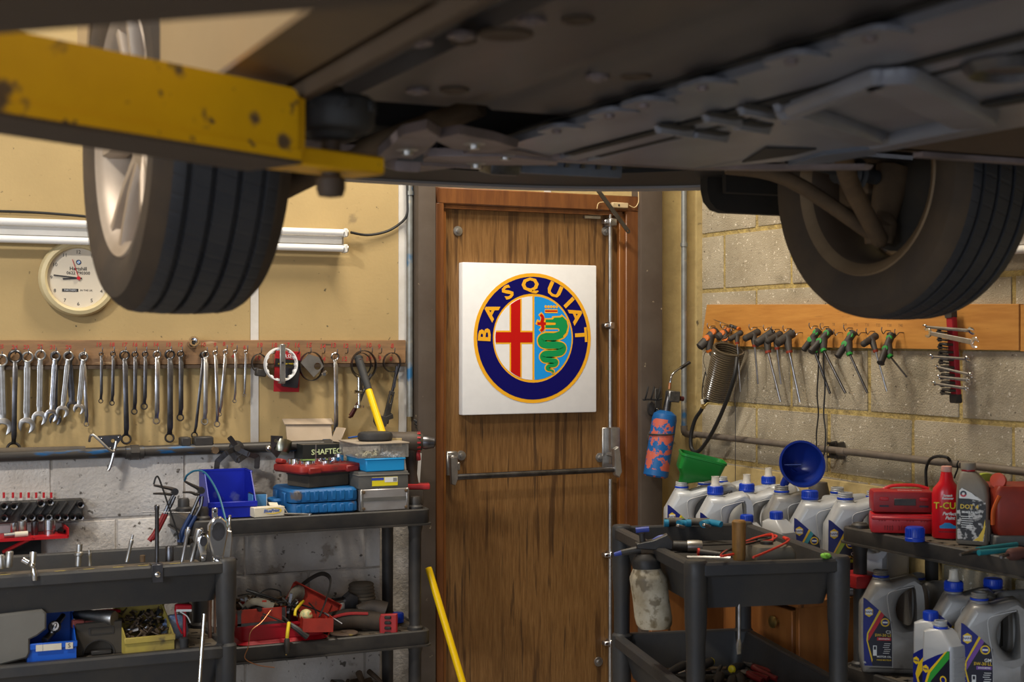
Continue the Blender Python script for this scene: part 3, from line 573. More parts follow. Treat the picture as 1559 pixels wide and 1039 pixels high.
# ------------------------------------------------------------------ two-post lift: post and carriage stand out of frame on the left
LO = Vector((-4.0, -3.35, 0))
lift = thing('car_lift', 'yellow two-post car lift whose chipped arm reaches under the car', 'car lift', LO)
def lmb(*m): b = MB(*m); b.tf = Matrix.Translation(-LO); return b
b = lmb(LIFTY); b.poly([(-.16, -.12), (.10, -.12), (.10, -.06), (-.10, -.06), (-.10, .06), (.10, .06), (.10, .12), (-.16, .12)], [(0, .02), (0, 3.3)], Matrix.Translation(LO)); b.box(LO + Vector((0, 0, .01)), (.55, .5, .02)); part('post', b, lift)
b = lmb(LIFTY); b.box((-3.93, -3.35, 1.80), (.10, .11, .6), bev=.006); b.box((-3.86, -3.35, 1.70), (.12, .34, .02)); b.box((-3.86, -3.35, 1.86), (.12, .34, .02)); part('carriage', b, lift)
def arm(p0, p1, p2, lab, pad=True, h1=.037, h0=.056):
    """outer tube p0-p1, inner tube on to p2, flat pad bar and threaded pad beyond it"""
    p0, p1, p2 = Vector(p0), Vector(p1), Vector(p2); d = (p2 - p0).normalized()
    top = put('lift_arm', None, lift); top['label'] = lab
    L = (p1 - p0).length; T = frame(p0, d, (0, 0, 1)); L2 = (p2 - p0).length
    bz = (lambda s_: -.0415 + min(L - s_, .72) * .036) if pad else (lambda s_: -.047)
    kn = [0, L - .72, L - .36, L] if L > .8 else [0, L]
    b = lmb(LIFTY); b.tf = b.tf @ T
    b.poly([(s_, bz(s_)) for s_ in kn] + [(L, h1 - .010), (L - .004, h1 - .003), (L - .013, h1), (L * .62, h0 - .004), (0, h0)], [(.003, -.049), (.003, .049)])
    part('arm_tube', b, top)
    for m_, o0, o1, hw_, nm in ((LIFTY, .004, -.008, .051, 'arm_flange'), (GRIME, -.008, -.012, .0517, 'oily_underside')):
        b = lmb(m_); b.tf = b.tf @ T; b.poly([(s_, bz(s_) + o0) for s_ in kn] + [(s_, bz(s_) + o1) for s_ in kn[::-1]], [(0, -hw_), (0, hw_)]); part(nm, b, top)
    b = lmb(LIFTY); b.tf = b.tf @ T; b.box(((L + L2) / 2 - .05, -.004, 0), (L2 - L + .1, .066, .077), bev=.006); part('inner_tube', b, top)
    if pad:
        b = lmb(LIFTY); b.tf = b.tf @ T; b.box((L2 + .040, -.0405, 0), (.18, .023, .063), bev=.003); part('pad_bar', b, top)
        c = p2 + d * .068
        b = lmb(GRIME); b.cyl((c.x, c.y, c.z - .08), (c.x, c.y, c.z + .02), .012, n=14); b.lathe([(.001, -.083), (.015, -.081), (.018, -.072), (.018, -.06), (.013, -.056)], (c.x, c.y, c.z), n=16); part('pad_screw', b, top)
        b = lmb(RUBBER); b.lathe([(.018, -.013), (.027, -.011), (.032, -.004), (.05, .0), (.054, .007), (.054, .034), (.049, .040), (.018, .040)], (c.x, c.y, c.z), n=30)
        for k in range(8): a = k * PI / 4; b.box((c.x + .054 * math.cos(a), c.y + .054 * math.sin(a), c.z + .027), (.009, .011, .014), (0, 0, math.degrees(a)), bev=.002)
        part('lift_pad', b, top)
dq = Vector((.93, .37, 0)).normalized(); pe = Vector((-2.668, -3.302, 1.739))
arm(pe - dq * 1.19, pe - dq * .018, pe, 'chipped yellow lift arm with a round black pad')
arm((-3.788, -3.277, 1.759), (-2.672, -4.285, 1.759), (-2.564, -4.382, 1.759), 'rear lift arm, its dark underside over the frame top', False, .020, .024)
# ================================================================== tools on the back wall
def scl(p): return (p - EYE).dot(FW) / FPX          # metres per photo pixel at a point
def wp(px, py, d=.03): return at(px, py, y=-d)
# numbered spanner board
bt, bb = wp(300, 518, .022).z, wp(300, 555.5, .022).z
bxr = PX(618, -.022); BO = Vector((-2.6, -.002, bb))
board = thing('spanner_board', 'long stained plank of hooks with red handwritten numbers on the beige wall', 'tool board', BO)
b = MB(OLDW); b.tf = Matrix.Translation(-BO); b.bx((-4.7, -.022, bb), (bxr, -.002, bt), bev=.002); part('plank', b, board)
b = MB(GRIME); b.tf = Matrix.Translation(-BO); b.bx((-4.7, -.030, bb - .012), (bxr, -.002, bb - .001)); part('batten', b, board)
def wtext(s, px, py, size, M, d=.0228, parent=board, name='number', ori=None):
    p = wp(px, py, d); b = MB(M); b.text(s, size, frame((0, 0, 0), (1, 0, 0), (0, 0, 1)), M, .0003, bold=.0003, shear=.1)
    return part(name, b, parent, loc=p - (ori if ori is not None else BO))
for s, px, py in (('25', 1, 528), ('24', 22, 529), ('23', 40, 529), ('22', 61, 528), ('21', 80, 529), ('20', 104, 529), ('19', 150, 525), ('18', 170, 525), ('17', 189, 525), ('16', 205, 525), ('15', 220, 525), ('14', 237, 525), ('13', 256, 525), ('12', 274, 525), ('10', 309, 525), ('9', 327, 525), ('8', 341, 524), ('7', 353, 526), ('6', 372, 529),
                  ('19', 395, 526), ('18', 417, 526), ('17', 436, 526), ('16', 452, 526), ('15', 470, 526), ('14', 491, 528), ('13', 507, 526), ('12', 526, 527), ('11', 545, 527), ('10', 561, 526), ('9', 577, 528), ('8', 597, 527), ('19', 392, 546), ('14', 491, 547), ('12', 524, 547), ('10', 561, 547), ('9', 578, 546), ('8', 595, 547), ('4', 354, 543)):
    wtext(s, px, py, .019 if px < 380 else .023, REDPEN)
def nail(px, py):
    p = wp(px, py, .022) - BO; b = MB(STEELD); b.tube([p, p + Vector((0, -.022, .0)), p + Vector((0, -.028, .008)), p + Vector((0, -.029, .02))], .0016, 6, k=2); part('hook', b, board)
HOOKS = []
def ringpts(r, n=18): return circ(r, n)
GR = 'spanners hung along the numbered board'
def spanner(px0, py0, px1, py1, r0, r1, sw, kind, m, label, d=.034, name=None, hook=True):
    p0, p1 = wp(px0, py0, d), wp(px1, py1, d); k = scl(p0); r0 *= k * 1.12; r1 *= k * (1.15 if kind == 'combo' else 1.12); sw *= k * 1.1
    L = (p1 - p0).length; lean = math.degrees(math.atan2(p1.x - p0.x, p0.z - p1.z))
    t = thing(name or ('combination_spanner' if kind == 'combo' else 'ring_spanner'), label, 'spanner', p0, (0, -lean, 0), GR)
    FM = frame((0, 0, 0), (1, 0, 0), (0, 0, 1))
    th = max(.005, r0 * .55)
    off = .010 if kind == 'ring' and r0 > .007 else .005 if kind == 'ring' else 0
    def ring(cz, r, tilt, nm):
        b = MB(m); b.poly(circ(r, 24), [(r * .12, -th / 2), (0, -th / 2 + r * .12), (0, th / 2 - r * .12), (r * .12, th / 2)], M4((0, 0, cz), (tilt, 0, 0)) @ FM, holes=[circ(r * .66, 12)]); part(nm, b, t)
    ring(0, r0, 14 if kind == 'ring' else 6, 'ring_end')
    b = MB(m); hw = sw / 2; zt, zb = -r0 * .8, -L + r1 * (.8 if kind == 'ring' else .75); t2 = max(.003, min(sw * .45, .006))
    rings = []
    for z, w_, o, tt in ((zt + .0, .9, 0, 1.0), (zt - .010, .78, off * .3, 1.0), (zt - .022, 1, off, 1), (zt - (zt - zb) * .5, .92, off, 1), (zb + .022, 1, off, 1), (zb + .010, .8, off * .3, 1), (zb, .95, 0, 1)):
        x = hw * w_; y = t2 * tt
        rings.append([(x, -o - y * .35, z), (x * .6, -o - y * .6, z), (-x * .6, -o - y * .6, z), (-x, -o - y * .35, z), (-x, -o + y * .35, z), (-x * .6, -o + y * .6, z), (x * .6, -o + y * .6, z), (x, -o + y * .35, z)])
    b.loft(rings)
    if kind == 'combo' and sw > .012:
        for s_ in (-1, 1): b.box((s_ * hw * .62, -t2 * .62, (zt + zb) / 2), (hw * .3, t2 * .35, (zt - zb) * .8), bev=.0006)
    part('shank', b, t)
    if kind == 'ring': ring(-L, r1, -14, 'ring_end')
    else:
        r = r1; a = [rad(x) for x in range(-58, 239, 12)]
        o = [(r * math.cos(x), r * math.sin(x) * .95) for x in a] + [(-r * .46, -r * .82), (-r * .46, r * .02), (-r * .26, r * .26), (r * .26, r * .26), (r * .46, r * .02), (r * .46, -r * .82)]
        b = MB(m); b.poly(o, [(r * .08, -th * .4), (0, -th * .3), (0, th * .3), (r * .08, th * .4)], M4((0, 0, -L), (0, 15, 0)) @ FM); part('jaw', b, t)
    if hook: nail(px0, py0 - r0 / k * .45)
    return t
spanner(2, 549, 5, 650, 9, 12, 9, 'combo', STEELL, 'combination spanner at the board end cut by the frame under red 25', .036)
spanner(23, 543, 20.5, 684, 9.6, 10, 7, 'ring', STEELD, 'longest dark ring spanner with both rings, hanging under red 24', .040)
spanner(42, 544, 40.5, 648, 8, 11, 9, 'combo', STEELL, 'pale combination spanner under red 23, jaw hanging lowest of the jaws', .036)
spanner(61.5, 541, 60, 637, 7.6, 10, 8, 'combo', STEELL, 'combination spanner with grooved shank under red 22', .036)
spanner(85, 544, 84, 639, 6.5, 8, 6, 'combo', STEELD, 'dark combination spanner half hidden behind another under red 21', .028, hook=False)
spanner(84, 542, 78.5, 633, 6.8, 9, 7, 'combo', STEEL, 'dark front combination spanner leaning left under red 21', .042)
spanner(105, 544, 110, 618, 6.5, 7.5, 9, 'combo', STEELD, 'broad combination spanner leaning right behind another under red 20', .028, hook=False)
spanner(104, 542.5, 95, 627, 7, 8.5, 7, 'combo', STEELL, 'pale front combination spanner leaning left under red 20', .043)
spanner(127, 545, 131.5, 646, 6.3, 3.6, 5, 'ring', STEEL, 'thin spanner leaning right behind the small one beside red 20', .028, hook=False)
spanner(127, 543, 120, 623, 6.6, 7.5, 7, 'combo', STEELL, 'small combination spanner leaning left on the hook without a number', .043)
spanner(154, 539.5, 153.5, 611, 3.2, 3.2, 4, 'ring', STEELD, 'small ring spanner below left hand red 19, first of the ring spanners')
spanner(172, 539, 170.5, 614, 3.8, 3.6, 4.5, 'ring', STEELD, 'small ring spanner below left hand red 18')
spanner(189.5, 541, 192, 669, 7.2, 7.4, 7, 'ring', STEELD, 'long dark ring spanner below left hand red 17 reaching the pipe')
spanner(205.5, 540, 204.5, 627, 4.6, 4.4, 5.5, 'ring', STEELD, 'mid length ring spanner just right of the long dark one')
spanner(221, 539.5, 219.5, 619, 4.4, 4.8, 5.2, 'ring', STEELD, 'ring spanner below left hand red 15')
spanner(239, 540, 238, 641, 5.8, 5, 6.5, 'ring', STEEL, 'bright flat ring spanner below left hand red 14')
spanner(258.5, 540, 258, 667, 7.2, 6.8, 8, 'ring', STEELD, 'long heavy ring spanner below left hand red 13')
spanner(275, 539, 274.5, 636, 5, 5.2, 6.5, 'ring', STEELD, 'ring spanner hanging just left of the chrome socket')
spanner(309, 541, 296, 663, 4.8, 4.6, 4, 'ring', STEELD, 'thin dark spanner slanting left behind the one below the chrome socket', .026, hook=False)
spanner(312.7, 540, 311.5, 642, 5.2, 5.2, 6, 'ring', STEELL, 'pale ring spanner below left hand red 10')
spanner(327.5, 537.5, 330.5, 646, 3.6, 4.4, 4.6, 'ring', STEEL, 'slim ring spanner below left hand red 9', .036)
spanner(343, 536, 334, 631, 3.4, 3.2, 4.2, 'ring', STEEL, 'slim ring spanner slanting left below left hand red 8')
spanner(358, 536, 357, 611, 2.8, 2.8, 3, 'ring', STEEL, 'very thin short spanner below red 7')
spanner(374, 536, 372, 602, 2.6, 2.4, 2.8, 'ring', STEEL, 'shortest thinnest spanner below red 6')
spanner(510, 543, 510.5, 661, 6, 6, 6, 'ring', STEEL, 'long steel spanner hanging alone below right hand red 13', .036)
for px in (416, 452, 470, 491, 526, 545, 563, 577, 597, 395): nail(px, 538)
# chrome socket on a peg
p = wp(293, 524, .022); b = MB(CHROME); b.lathe([(.001, 0), (.017, 0), (.0185, .004), (.0185, .045), (.0165, .048), (.012, .048), (.012, .03), (.001, .03)], ax=(-.1, -1, .2), n=22); b.box((-.003, -.034, .007), (.010, .02, .010), m=BLACK)
solo('peg_socket', b, 'bright chrome socket stuck on a peg above the spanner board', 'socket', p)
# strap wrenches, filter wrenches, red blister card
def hoop(px, py, r, w_, m, d=.05, th=.002, ry=1, tilt=0, n=36):
    p = wp(px, py, d); k = scl(p); r *= k; b = MB(m)
    b.poly(circ(r, n, ry=r * ry), [(0, -w_ / 2), (0, w_ / 2)], M4((0, 0, 0), (90 + tilt, 0, 0)), holes=[circ(r - th, n, ry=r * ry - th)]); return p, r, b
p, r, b = hoop(394.5, 553, 11.8, .02, BLACKP, .04, .002, 1.2)
f = thing('strap_wrench', 'black strap loop with a small block hanging below right hand red 19', 'filter wrench', p, group='filter wrenches on the board')
part('strap', b, f); part('block', MB(BLACKP).box((.004, -.005, -r * 1.25), (.036, .03, .026), (0, 8, 0), bev=.003), f)
CARD = flat('red_blister_card', (.36, .012, .018), .5); 
p = wp(437, 566, .03); f = thing('blister_card', 'red packaging card holding a dark tool, behind the white ring wrench', 'package', p, (0, 2, 0))
k = scl(p); W_, H_ = 40 * k, 62 * k
part('card', MB(CARD).box((0, 0, 0), (W_, .003, H_), bev=.001), f)
b = MB(flat('clear_blister_dark', (.03, .03, .035), .2)); b.box((.008, -.018, -H_ * .14), (W_ * .62, .034, H_ * .5), (0, 6, 0), bev=.008); part('blister', b, f)
b = MB(BLACK); b.box((0, -.002, H_ * .20), (W_ * .98, .002, H_ * .2), (0, 3, 0)); part('black_band', b, f)
part('white_lettering', MB(flat('print_white', (.75, .74, .72), .5)).text('LASER', .020, frame((0, -.003, H_ * .37), (1, 0, .02), (0, 0, 1)), None, .0003, shear=.3), f)
part('yellow_lettering', MB(flat('print_yellow', (.75, .55, .03), .5)).text('OIL FILTER WRENCH', .0075, frame((0, -.0035, H_ * .19), (1, 0, .03), (0, 0, 1)), None, .0003), f)
WR = flat('white_enamel', (.78, .77, .75), .35)
p, r, b = hoop(427.5, 555, 25.3, .028, WR, .085, .004, 1.02, n=48)
f = thing('ring_filter_wrench', 'white fluted ring filter wrench with a grey bar across it', 'filter wrench', p, group='filter wrenches on the board')
part('ring', b, f)
b = MB(WR)
for i in range(14): a = 2 * PI * i / 14; b.box((math.cos(a) * (r - .004), 0, math.sin(a) * (r - .004)), (.008, .026, .012), (0, -math.degrees(a), 0), bev=.002)
part('flutes', b, f)
b = MB(STEELL); b.box((0, -.022, .004), (.020, .006, r * 2.3), (0, 0, 0), bev=.002); b.box((0, -.008, r * 1.1), (.020, .03, .006), bev=.002); b.box((0, -.008, -r * 1.1), (.020, .03, .006), bev=.002); b.box((0, -.026, .006), (.007, .002, .007), m=BLACK); part('cross_bar', b, f)
p, r, b = hoop(474, 558, 18.5, .022, STEELD, .06, .002, 1.2)
f = thing('band_filter_wrench', 'grey band filter wrench with a folded steel strap below right hand red 15', 'filter wrench', p, group='filter wrenches on the board')
part('band', b, f)
b = MB(STEELL); b.poly([(-r * 1.0, r * .3), (-r * .35, r * 1.0), (r * .55, r * .75), (r * .95, 0), (r * .55, -r * .45), (r * .1, -r * .9)], [(0, 0), (0, .003)], M4((0, -.012, 0), (90, 0, 0)), holes=[circ(r * .3, 16, (r * .42, .02 * 0))]); part('folded_strap', b, f)
part('adjuster', MB(CHROME).cyl((r * .8, -.02, -r * .75), (r * 1.15, -.02, -r * .45), .008).cyl((r * .9, -.03, -r * .65), (r * 1.0, .01, -r * .55), .006), f)
CHM = mat('brown_wood_handle', (.06, .012, .012), .4)
p, r, b = hoop(553.7, 556, 20, .02, STEELD, .05, .0025, 1.12)
f = thing('handled_filter_wrench', 'steel band wrench with a dark red handle behind the mallet grip', 'filter wrench', p, group='filter wrenches on the board')
part('band', b, f)
p2, r2, b2 = hoop(550, 555, 16, .012, STEELD, .04, .002, 1.1); part('inner_band', b2, f, loc=p2 - p)
q = lambda px, py, d=.05: wp(px, py, d) - p
b = MB(CHM); b.tube([q(547, 612, .06), q(541, 622, .06), q(534, 634, .06)], [.008, .011], 10, flat_=.7); b.lathe([(.001, -.0), (.009, .003), (.001, .008)], q(533, 634, .06), (0, 0, -1), n=10); part('handle', b, f)
part('link', MB(STEELD).tube([q(551, 575), q(549, 595, .06), q(547, 612, .06)], .007, 8).tube([q(565, 570), q(556, 590, .055), q(548, 610, .055)], .006, 8), f)
b = MB(CHROME); b.cyl(q(546, 575, .07), q(546.5, 618, .07), .0055); b.lathe([(.006, 0), (.019, .004), (.02, .012), (.008, .016)], q(546.5, 616, .07), (0, 0, -1), n=18); b.cyl(q(540, 597, .07), q(551, 597, .07), .007); part('clamp_screw', b, f)
p, r, b = hoop(596.6, 552, 14, .016, STEELD, .04, .0025, 1.08)
f = thing('chain_filter_wrench', 'dark strap wrench with a long black handle at the board right end', 'filter wrench', p, group='filter wrenches on the board')
part('band', b, f)
b = MB(STEELD); b.tube([q(608, 555), q(602, 575), q(597, 598)], .008, 8, flat_=.6); b.tube([q(604, 558), q(600, 590)], .005, 6); part('link', b, f)
b = MB(BLACKP); b.poly([(-.009, 0), (.009, 0), (.013, -.12), (-.010, -.12)], [(.002, -.007), (0, -.005), (0, .005), (.002, .007)], Matrix.Translation(q(597, 596, .06)) @ M4((0, 0, 0), (0, 14, 0)) @ frame((0, 0, 0), (1, 0, 0), (0, 0, 1)), holes=[rrect(.006, .03, .002, 2, (0, -.03))]); part('handle', b, f)
b = MB(BLACKP); b.poly([(-.04, .02), (.0, .01), (.028, .022), (.03, .0), (.012, -.005), (.0, -.03), (-.03, -.028), (-.04, -.01)], [(0, 0), (.003, .03)], frame(q(584, 638, .05), (1, 0, 0), (0, 0, 1))); part('jaw_block', b, f)

# clock
p = wp(118, 424, .002); ck = thing('wall_clock', 'round cream wall clock half hidden by the left wheel', 'clock', p)
b = MB(mat('cream_clock_rim', (.56, .46, .26), .5, c2=(.46, .36, .18), sc=12, spots=[((.2, .13, .05), 22, .68)])); R_ = .128
b.lathe([(R_ - .010, 0), (R_, .008), (R_ + .001, .022), (R_ - .006, .036), (R_ - .018, .040), (R_ - .026, .034), (R_ - .028, .022), (R_ - .03, .0)], ax=(0, -1, 0), n=56, cap=(False, False)); part('rim', b, ck)
part('dial', MB(mat('clock_dial', (.62, .55, .44), .5, c2=(.54, .46, .35), sc=5)).lathe([(.001, .018), (R_ - .026, .018), (R_ - .026, .0), (.001, .0)], ax=(0, -1, 0), n=48), ck)
DF = lambda x, z, h=.0185: frame((x, -h, z), (1, 0, 0), (0, 0, 1))
CKB = flat('clock_black_print', (.03, .028, .03), .6)
for n in range(1, 13):
    a = rad(90 - 30 * n); part('numeral', MB(CKB).text(str(n), .017, DF(.087 * math.cos(a), .087 * math.sin(a)), None, .0002), ck)
part('lettering', MB(CKB).text('Hartshill', .0165, DF(0, .031), None, .0002, bold=.0003), ck); part('lettering', MB(CKB).text('0622 790300', .0145, DF(0, .0165), None, .0002, bold=.0002), ck)
b = MB(flat('clock_dark_blue', (.02, .03, .08), .4)); b.poly(circ(.0085, 20), [(0, 0), (0, .0008)], DF(.001, .053)); 
for a in (0, 180): b.poly([(0, 0)] + [(.0055 * math.cos(rad(a + t)), .0055 * math.sin(rad(a + t))) for t in (0, 30, 60, 90)], [(0, 0), (0, .0012)], DF(.001, .053), m=flat('clock_white', (.6, .6, .6), .5)); b.poly([(0, 0)] + [(.0055 * math.cos(rad(a + 90 + t)), .0055 * math.sin(rad(a + 90 + t))) for t in (0, 30, 60, 90)], [(0, 0), (0, .0012)], DF(.001, .053), m=flat('clock_sky', (.15, .3, .55), .5))
part('round_emblem', b, ck)
part('name_bar', MB(CKB).box((-.026, -.0187, -.041), (.052, .0006, .010)), ck); part('lettering', MB(CKB).text('IN THE UK', .0085, DF(.026, -.041), None, .0002), ck)
part('lettering', MB(flat('clock_white', (.6, .6, .6), .5)).text('PARTNERS', .0085, DF(-.026, -.041, .0192), None, .0002), ck)
def hand(ang, L, w_, m, nm, y): 
    a = rad(ang); b = MB(m); d = Vector((math.cos(a), 0, math.sin(a))); b.box((d.x * L * .42, -y, d.z * L * .42), (L * 1.1, .0012, w_), (0, -ang, 0)); part(nm, b, ck)
hand(174, .083, .0045, CKB, 'minute_hand', .022); hand(184, .052, .005, CKB, 'hour_hand', .0205)
RH = flat('red_hand', (.5, .02, .03), .4); hand(108, .068, .0018, RH, 'second_hand', .024)
part('hand_cap', MB(RH).cyl((0, -.018, 0), (0, -.026, 0), .006, n=14), ck)

# twin fluorescent batten (off), its cable
pL, pR = wp(-60, 350, .055), wp(526, 362, .055)
def lampfit(name, O, L, ax, lab, half=False):
    f = thing(name, lab, 'light fitting', O, (0, 0, ax))
    part('batten', MB(LAMPW).box((L / 2, -.018, 0), (L, .036, .052), bev=.003).box((L / 2, -.042, 0), (L - .02, .012, .030), bev=.002), f)
    for z in (.027, -.030):
        part('tube', MB(TUBEW).cyl((.012, -.060, z), (L - .012, -.060, z), .0125, n=16), f)
        for x in (.004, L - .004): part('lamp_holder', MB(LAMPW).box((x, -.055, z), (.014, .04, .03), bev=.003).cyl((x - .009, -.06, z), (x + .009, -.06, z), .0135, m=STEELL, n=14), f)
    return f
lf = lampfit('fluorescent_fitting', Vector((pL.x, -.002, pL.z + .004)), pR.x - pL.x, 0, 'unlit twin tube light fitting on the beige wall behind the left wheel')
lf.rotation_euler.y = 0
xl = pR.x
solo('light_cable', MB(CABLE).tube([wp(534, 354, .03), wp(560, 358, .02), wp(590, 352, .016), wp(612, 338, .02), wp(620, 325, .03), wp(620.5, 305, .03), wp(620, 275, .03), wp(620, 200, .03)], .0048, 8), 'black cable curling from the light fitting up the pipe', 'cable')
solo('top_cable', MB(CABLE).tube([wp(-70, 320, .012), wp(40, 323, .012), wp(100, 327, .012), wp(142, 331, .02), wp(160, 334, .03)], .0045, 8), 'black cable lying along the top of the light fitting', 'cable')
# pipes
xp = PX(624.5, -.03)
solo('wall_pipe', MB(GALV).cyl((xp, -.026, 1.2), (xp, -.026, 3.6), .0115, n=14).cyl((xp, -.026, 2.02), (xp, -.026, 2.035), .0145), 'vertical galvanised pipe with blue paint left of the door post', 'pipe')
zp = wp(300, 686, .08).z
ap = thing('air_pipe', 'dark horizontal pipe with flaking blue paint above the white blocks', 'pipe', (-2.6, -.075, zp))
part('pipe', MB(PIPEB).cyl((-2.0, 0, -.004), (PX(520, -.08) + 2.6, 0, .004), .0185, n=18), ap)
b = MB(PIPEB); 
for px in (205, 498): x = PX(px, -.08) + 2.6; b = MB(PIPEB); b.cyl((x - .014, 0, 0), (x + .014, 0, 0), .025, n=8); b.cyl((x - .03, 0, 0), (x + .03, 0, 0), .0225, n=16); part('coupling', b, ap)
x = PX(325, -.08) + 2.6; part('rusty_plug', MB(RUST).cyl((x, -.012, 0), (x, -.036, 0), .013, n=6), ap)
for px in (283, 310): x = PX(px, -.08) + 2.6; part('clip', MB(BLACKP).box((x, .012, .03), (.034 if px < 300 else .066, .05, .032), bev=.004), ap)
part('brown_sleeve', MB(DUSTP).tube([(-1.9, -.004, .018), (-.95, -.006, .022), (PX(130, -.08) + 2.6, 0, .014)], [.015, .012], 10), ap)
# cables bunched by the post foot
b = MB(CABLE)
for i in range(4): b.tube([wp(630 + i * 2, 640 + 5 * i, .05), wp(642 - i * 2, 648 + 4 * i, .07), wp(633 + i, 664 + 3 * i, .06), wp(640, 676 + 4 * i, .06)], .005, 6)
o = solo('cable_bundle', b, 'small bunch of black cable between pipe and dark post', 'cable'); o['kind'] = 'stuff'
# tools hung on the pipe
p = wp(172, 672, .12); f = thing('triangle_plate_tool', 'triangular steel plate with a bent rod handle hung on the dark pipe', 'hand tool', p)
q = lambda px, py, d=.12: wp(px, py, d) - p
b = MB(STEELD); P = [(q(*a).x, q(*a).z) for a in ((149, 664), (184, 662), (187, 667), (172, 686), (165, 686), (148, 669))]; b.poly(P, [(0, -.004), (.002, .004)], M4((0, 0, 0), (90, 0, 0)), holes=[circ(.006, 10, (0, .001))]); part('plate', b, f)
b = MB(STEELL); b.tube([q(136, 672, .10), q(138, 664, .13), q(144, 664, .135), q(165, 684, .135), q(172, 688, .13), q(174, 684, .125)], .0045, 8, k=3); b.tube([q(177, 672, .12), q(172, 695, .12), q(167, 712, .12), q(164, 717, .12)], .0055, 8); part('rod', b, f)
for a in ((155, 668), (181, 666), (168, 682)): part('rivet', MB(CHROME).lathe([(.004, 0), (.003, .003), (.001, .004)], q(*a, .125), (0, -1, 0), n=8), f)
p = wp(361, 682, .13); f = thing('gear_puller', 'grey steel gear puller with spread arms hung on the pipe', 'puller', p); q = lambda px, py, d=.13: wp(px, py, d) - p
part('boss', MB(BLACKP).lathe([(.001, 0), (.024, 0), (.026, .004), (.026, .014), (.014, .016), (.011, .018), (.011, .028), (.001, .028)], (0, .02, -.002), (0, -1, 0), n=20), f)
def strip(b, P, w_, th, M):
    for a, c in zip(P, P[1:]): a, c = Vector(a), Vector(c); d = c - a; b.poly(rrect(d.length + w_ * .5, w_, w_ * .25, 2), [(0, -th / 2), (0, th / 2)], frame((a + c) / 2, d, Vector((0, -1, 0)).cross(d)), m=M)
for P in ([(357, 684), (345, 690), (331, 703)], [(331, 703), (329, 720)], [(364, 686), (378, 692), (392, 696)], [(392, 696), (391, 712)], [(352, 690), (362, 702), (376, 692)], [(358, 678), (350, 667)]):
    b = MB(STEELD); strip(b, [q(*a, .125 + .004 * (i % 2)) for i, a in enumerate(P)], .018, .006, STEELD); part('arm', b, f)
p = wp(424, 684, .13); f = thing('cup_wrench', 'small steel bracket and cup tool hung on the pipe right of the gear puller', 'hand tool', p); q = lambda px, py, d=.13: wp(px, py, d) - p
b = MB(STEELD); b.poly([(-.024, .045), (.018, .042), (.022, .0), (-.002, -.035), (-.024, -.01)], [(0, 0), (.001, .006)], M4((-.004, 0, .003), (90, 0, 0)), holes=[circ(.006, 10, (-.006, .026)), circ(.006, 10, (-.008, .0))]); part('plate', b, f)
b = MB(mat('greenish_steel', (.36, .36, .28), .3, 1, c2=(.18, .17, .12), sc=20)); b.lathe([(.001, -.01), (.026, -.008), (.034, .01), (.035, .035), (.031, .035), (.03, .012)], (.012, .012, -.008), (.2, .3, .9), n=22); part('cup', b, f)
part('ball', MB(CHROME).lathe([(.0115 * math.sin(rad(t)), -.0115 * math.cos(rad(t))) for t in range(2, 180, 16)], q(409, 683), n=14), f)
# ================================================================== plastic shelving left of the door
def rack(name, O, xa, xb, ya, yb, zs, lab, ztop, rim=.055, over=.045, leg=.021, holes=True, grid=(16, 5)):
    """O: base point; four round legs at xa/xb, ya/yb (local), decks with rim tops at zs"""
    f = thing(name, lab, 'shelving', O)
    for x in (xa, xb):
        for y in (ya, yb):
            b = MB(BLACKP); z0 = 0
            prof = [(leg, 0)]
            for z in zs: prof += [(leg, z - rim - .03), (leg + .006, z - rim - .004), (leg + .006, z + .006), (leg - .001, z + .012)]
            prof += [(leg - .001, ztop - .008), (leg - .005, ztop), (.001, ztop)]
            b.lathe(prof, (x, y, 0), n=18); part('leg', b, f)
    for z in zs:
        x0, x1, y0, y1 = xa - over, xb + over, ya - over, yb + over
        W_, D_ = x1 - x0, y1 - y0; c = ((x0 + x1) / 2, (y0 + y1) / 2)
        b = MB(BLACKP, DUSTP); hs = []
        if holes:
            nx, ny = grid
            for i in range(nx):
                for j in range(ny):
                    hx = -W_ / 2 + .06 + (W_ - .12) * i / (nx - 1); hy = -D_ / 2 + .05 + (D_ - .10) * j / (ny - 1); s_ = .011
                    hs.append([(hx - s_, hy - s_), (hx + s_, hy - s_), (hx + s_, hy + s_), (hx - s_, hy + s_)])
        b.poly(rrect(W_ - .01, D_ - .01, .03, 3), [(0, z - .016), (0, z - .004)], M4((*c, 0)), holes=hs, m=DUSTP)
        part('deck', b, f)
        b = MB(BLACKP); b.poly(rrect(W_, D_, .035, 4), [(.004, z - rim), (0, z - rim + .006), (0, z - .004), (.004, z)], M4((*c, 0)), holes=[rrect(W_ - .03, D_ - .03, .025, 4)])
        b.poly(rrect(W_ + .012, D_ + .012, .035, 4), [(0, z - rim), (0, z - rim + .006)], M4((*c, 0)), holes=[rrect(W_ - .01, D_ - .01, .025, 4)]); part('shelf_rim', b, f)
    return f
ZS, ZM = .905, .49
RKO = Vector((-1.74, -.24, 0))
rack('plastic_shelving', RKO, -.37, .365, -.138, .14, (.10, ZM, ZS), 'dusty black plastic shelving between the left trolley and the door', .945)
def fx(px, y): return at(px, 519, y=y).x
def rbox(name, lab, cat, c, d, rz, m, bev=.004, group=None):
    f = thing(name, lab, cat, c, (0, 0, rz), group); part('body', MB(m).box((0, 0, d[2] / 2), d, bev=bev), f); return f
BLUEC = mat('scuffed_blue_plastic', (.006, .085, .25), .5, c2=(.008, .12, .33), sc=6, amt=.8, spots=[((.12, .085, .05), 13, .62, .85)])
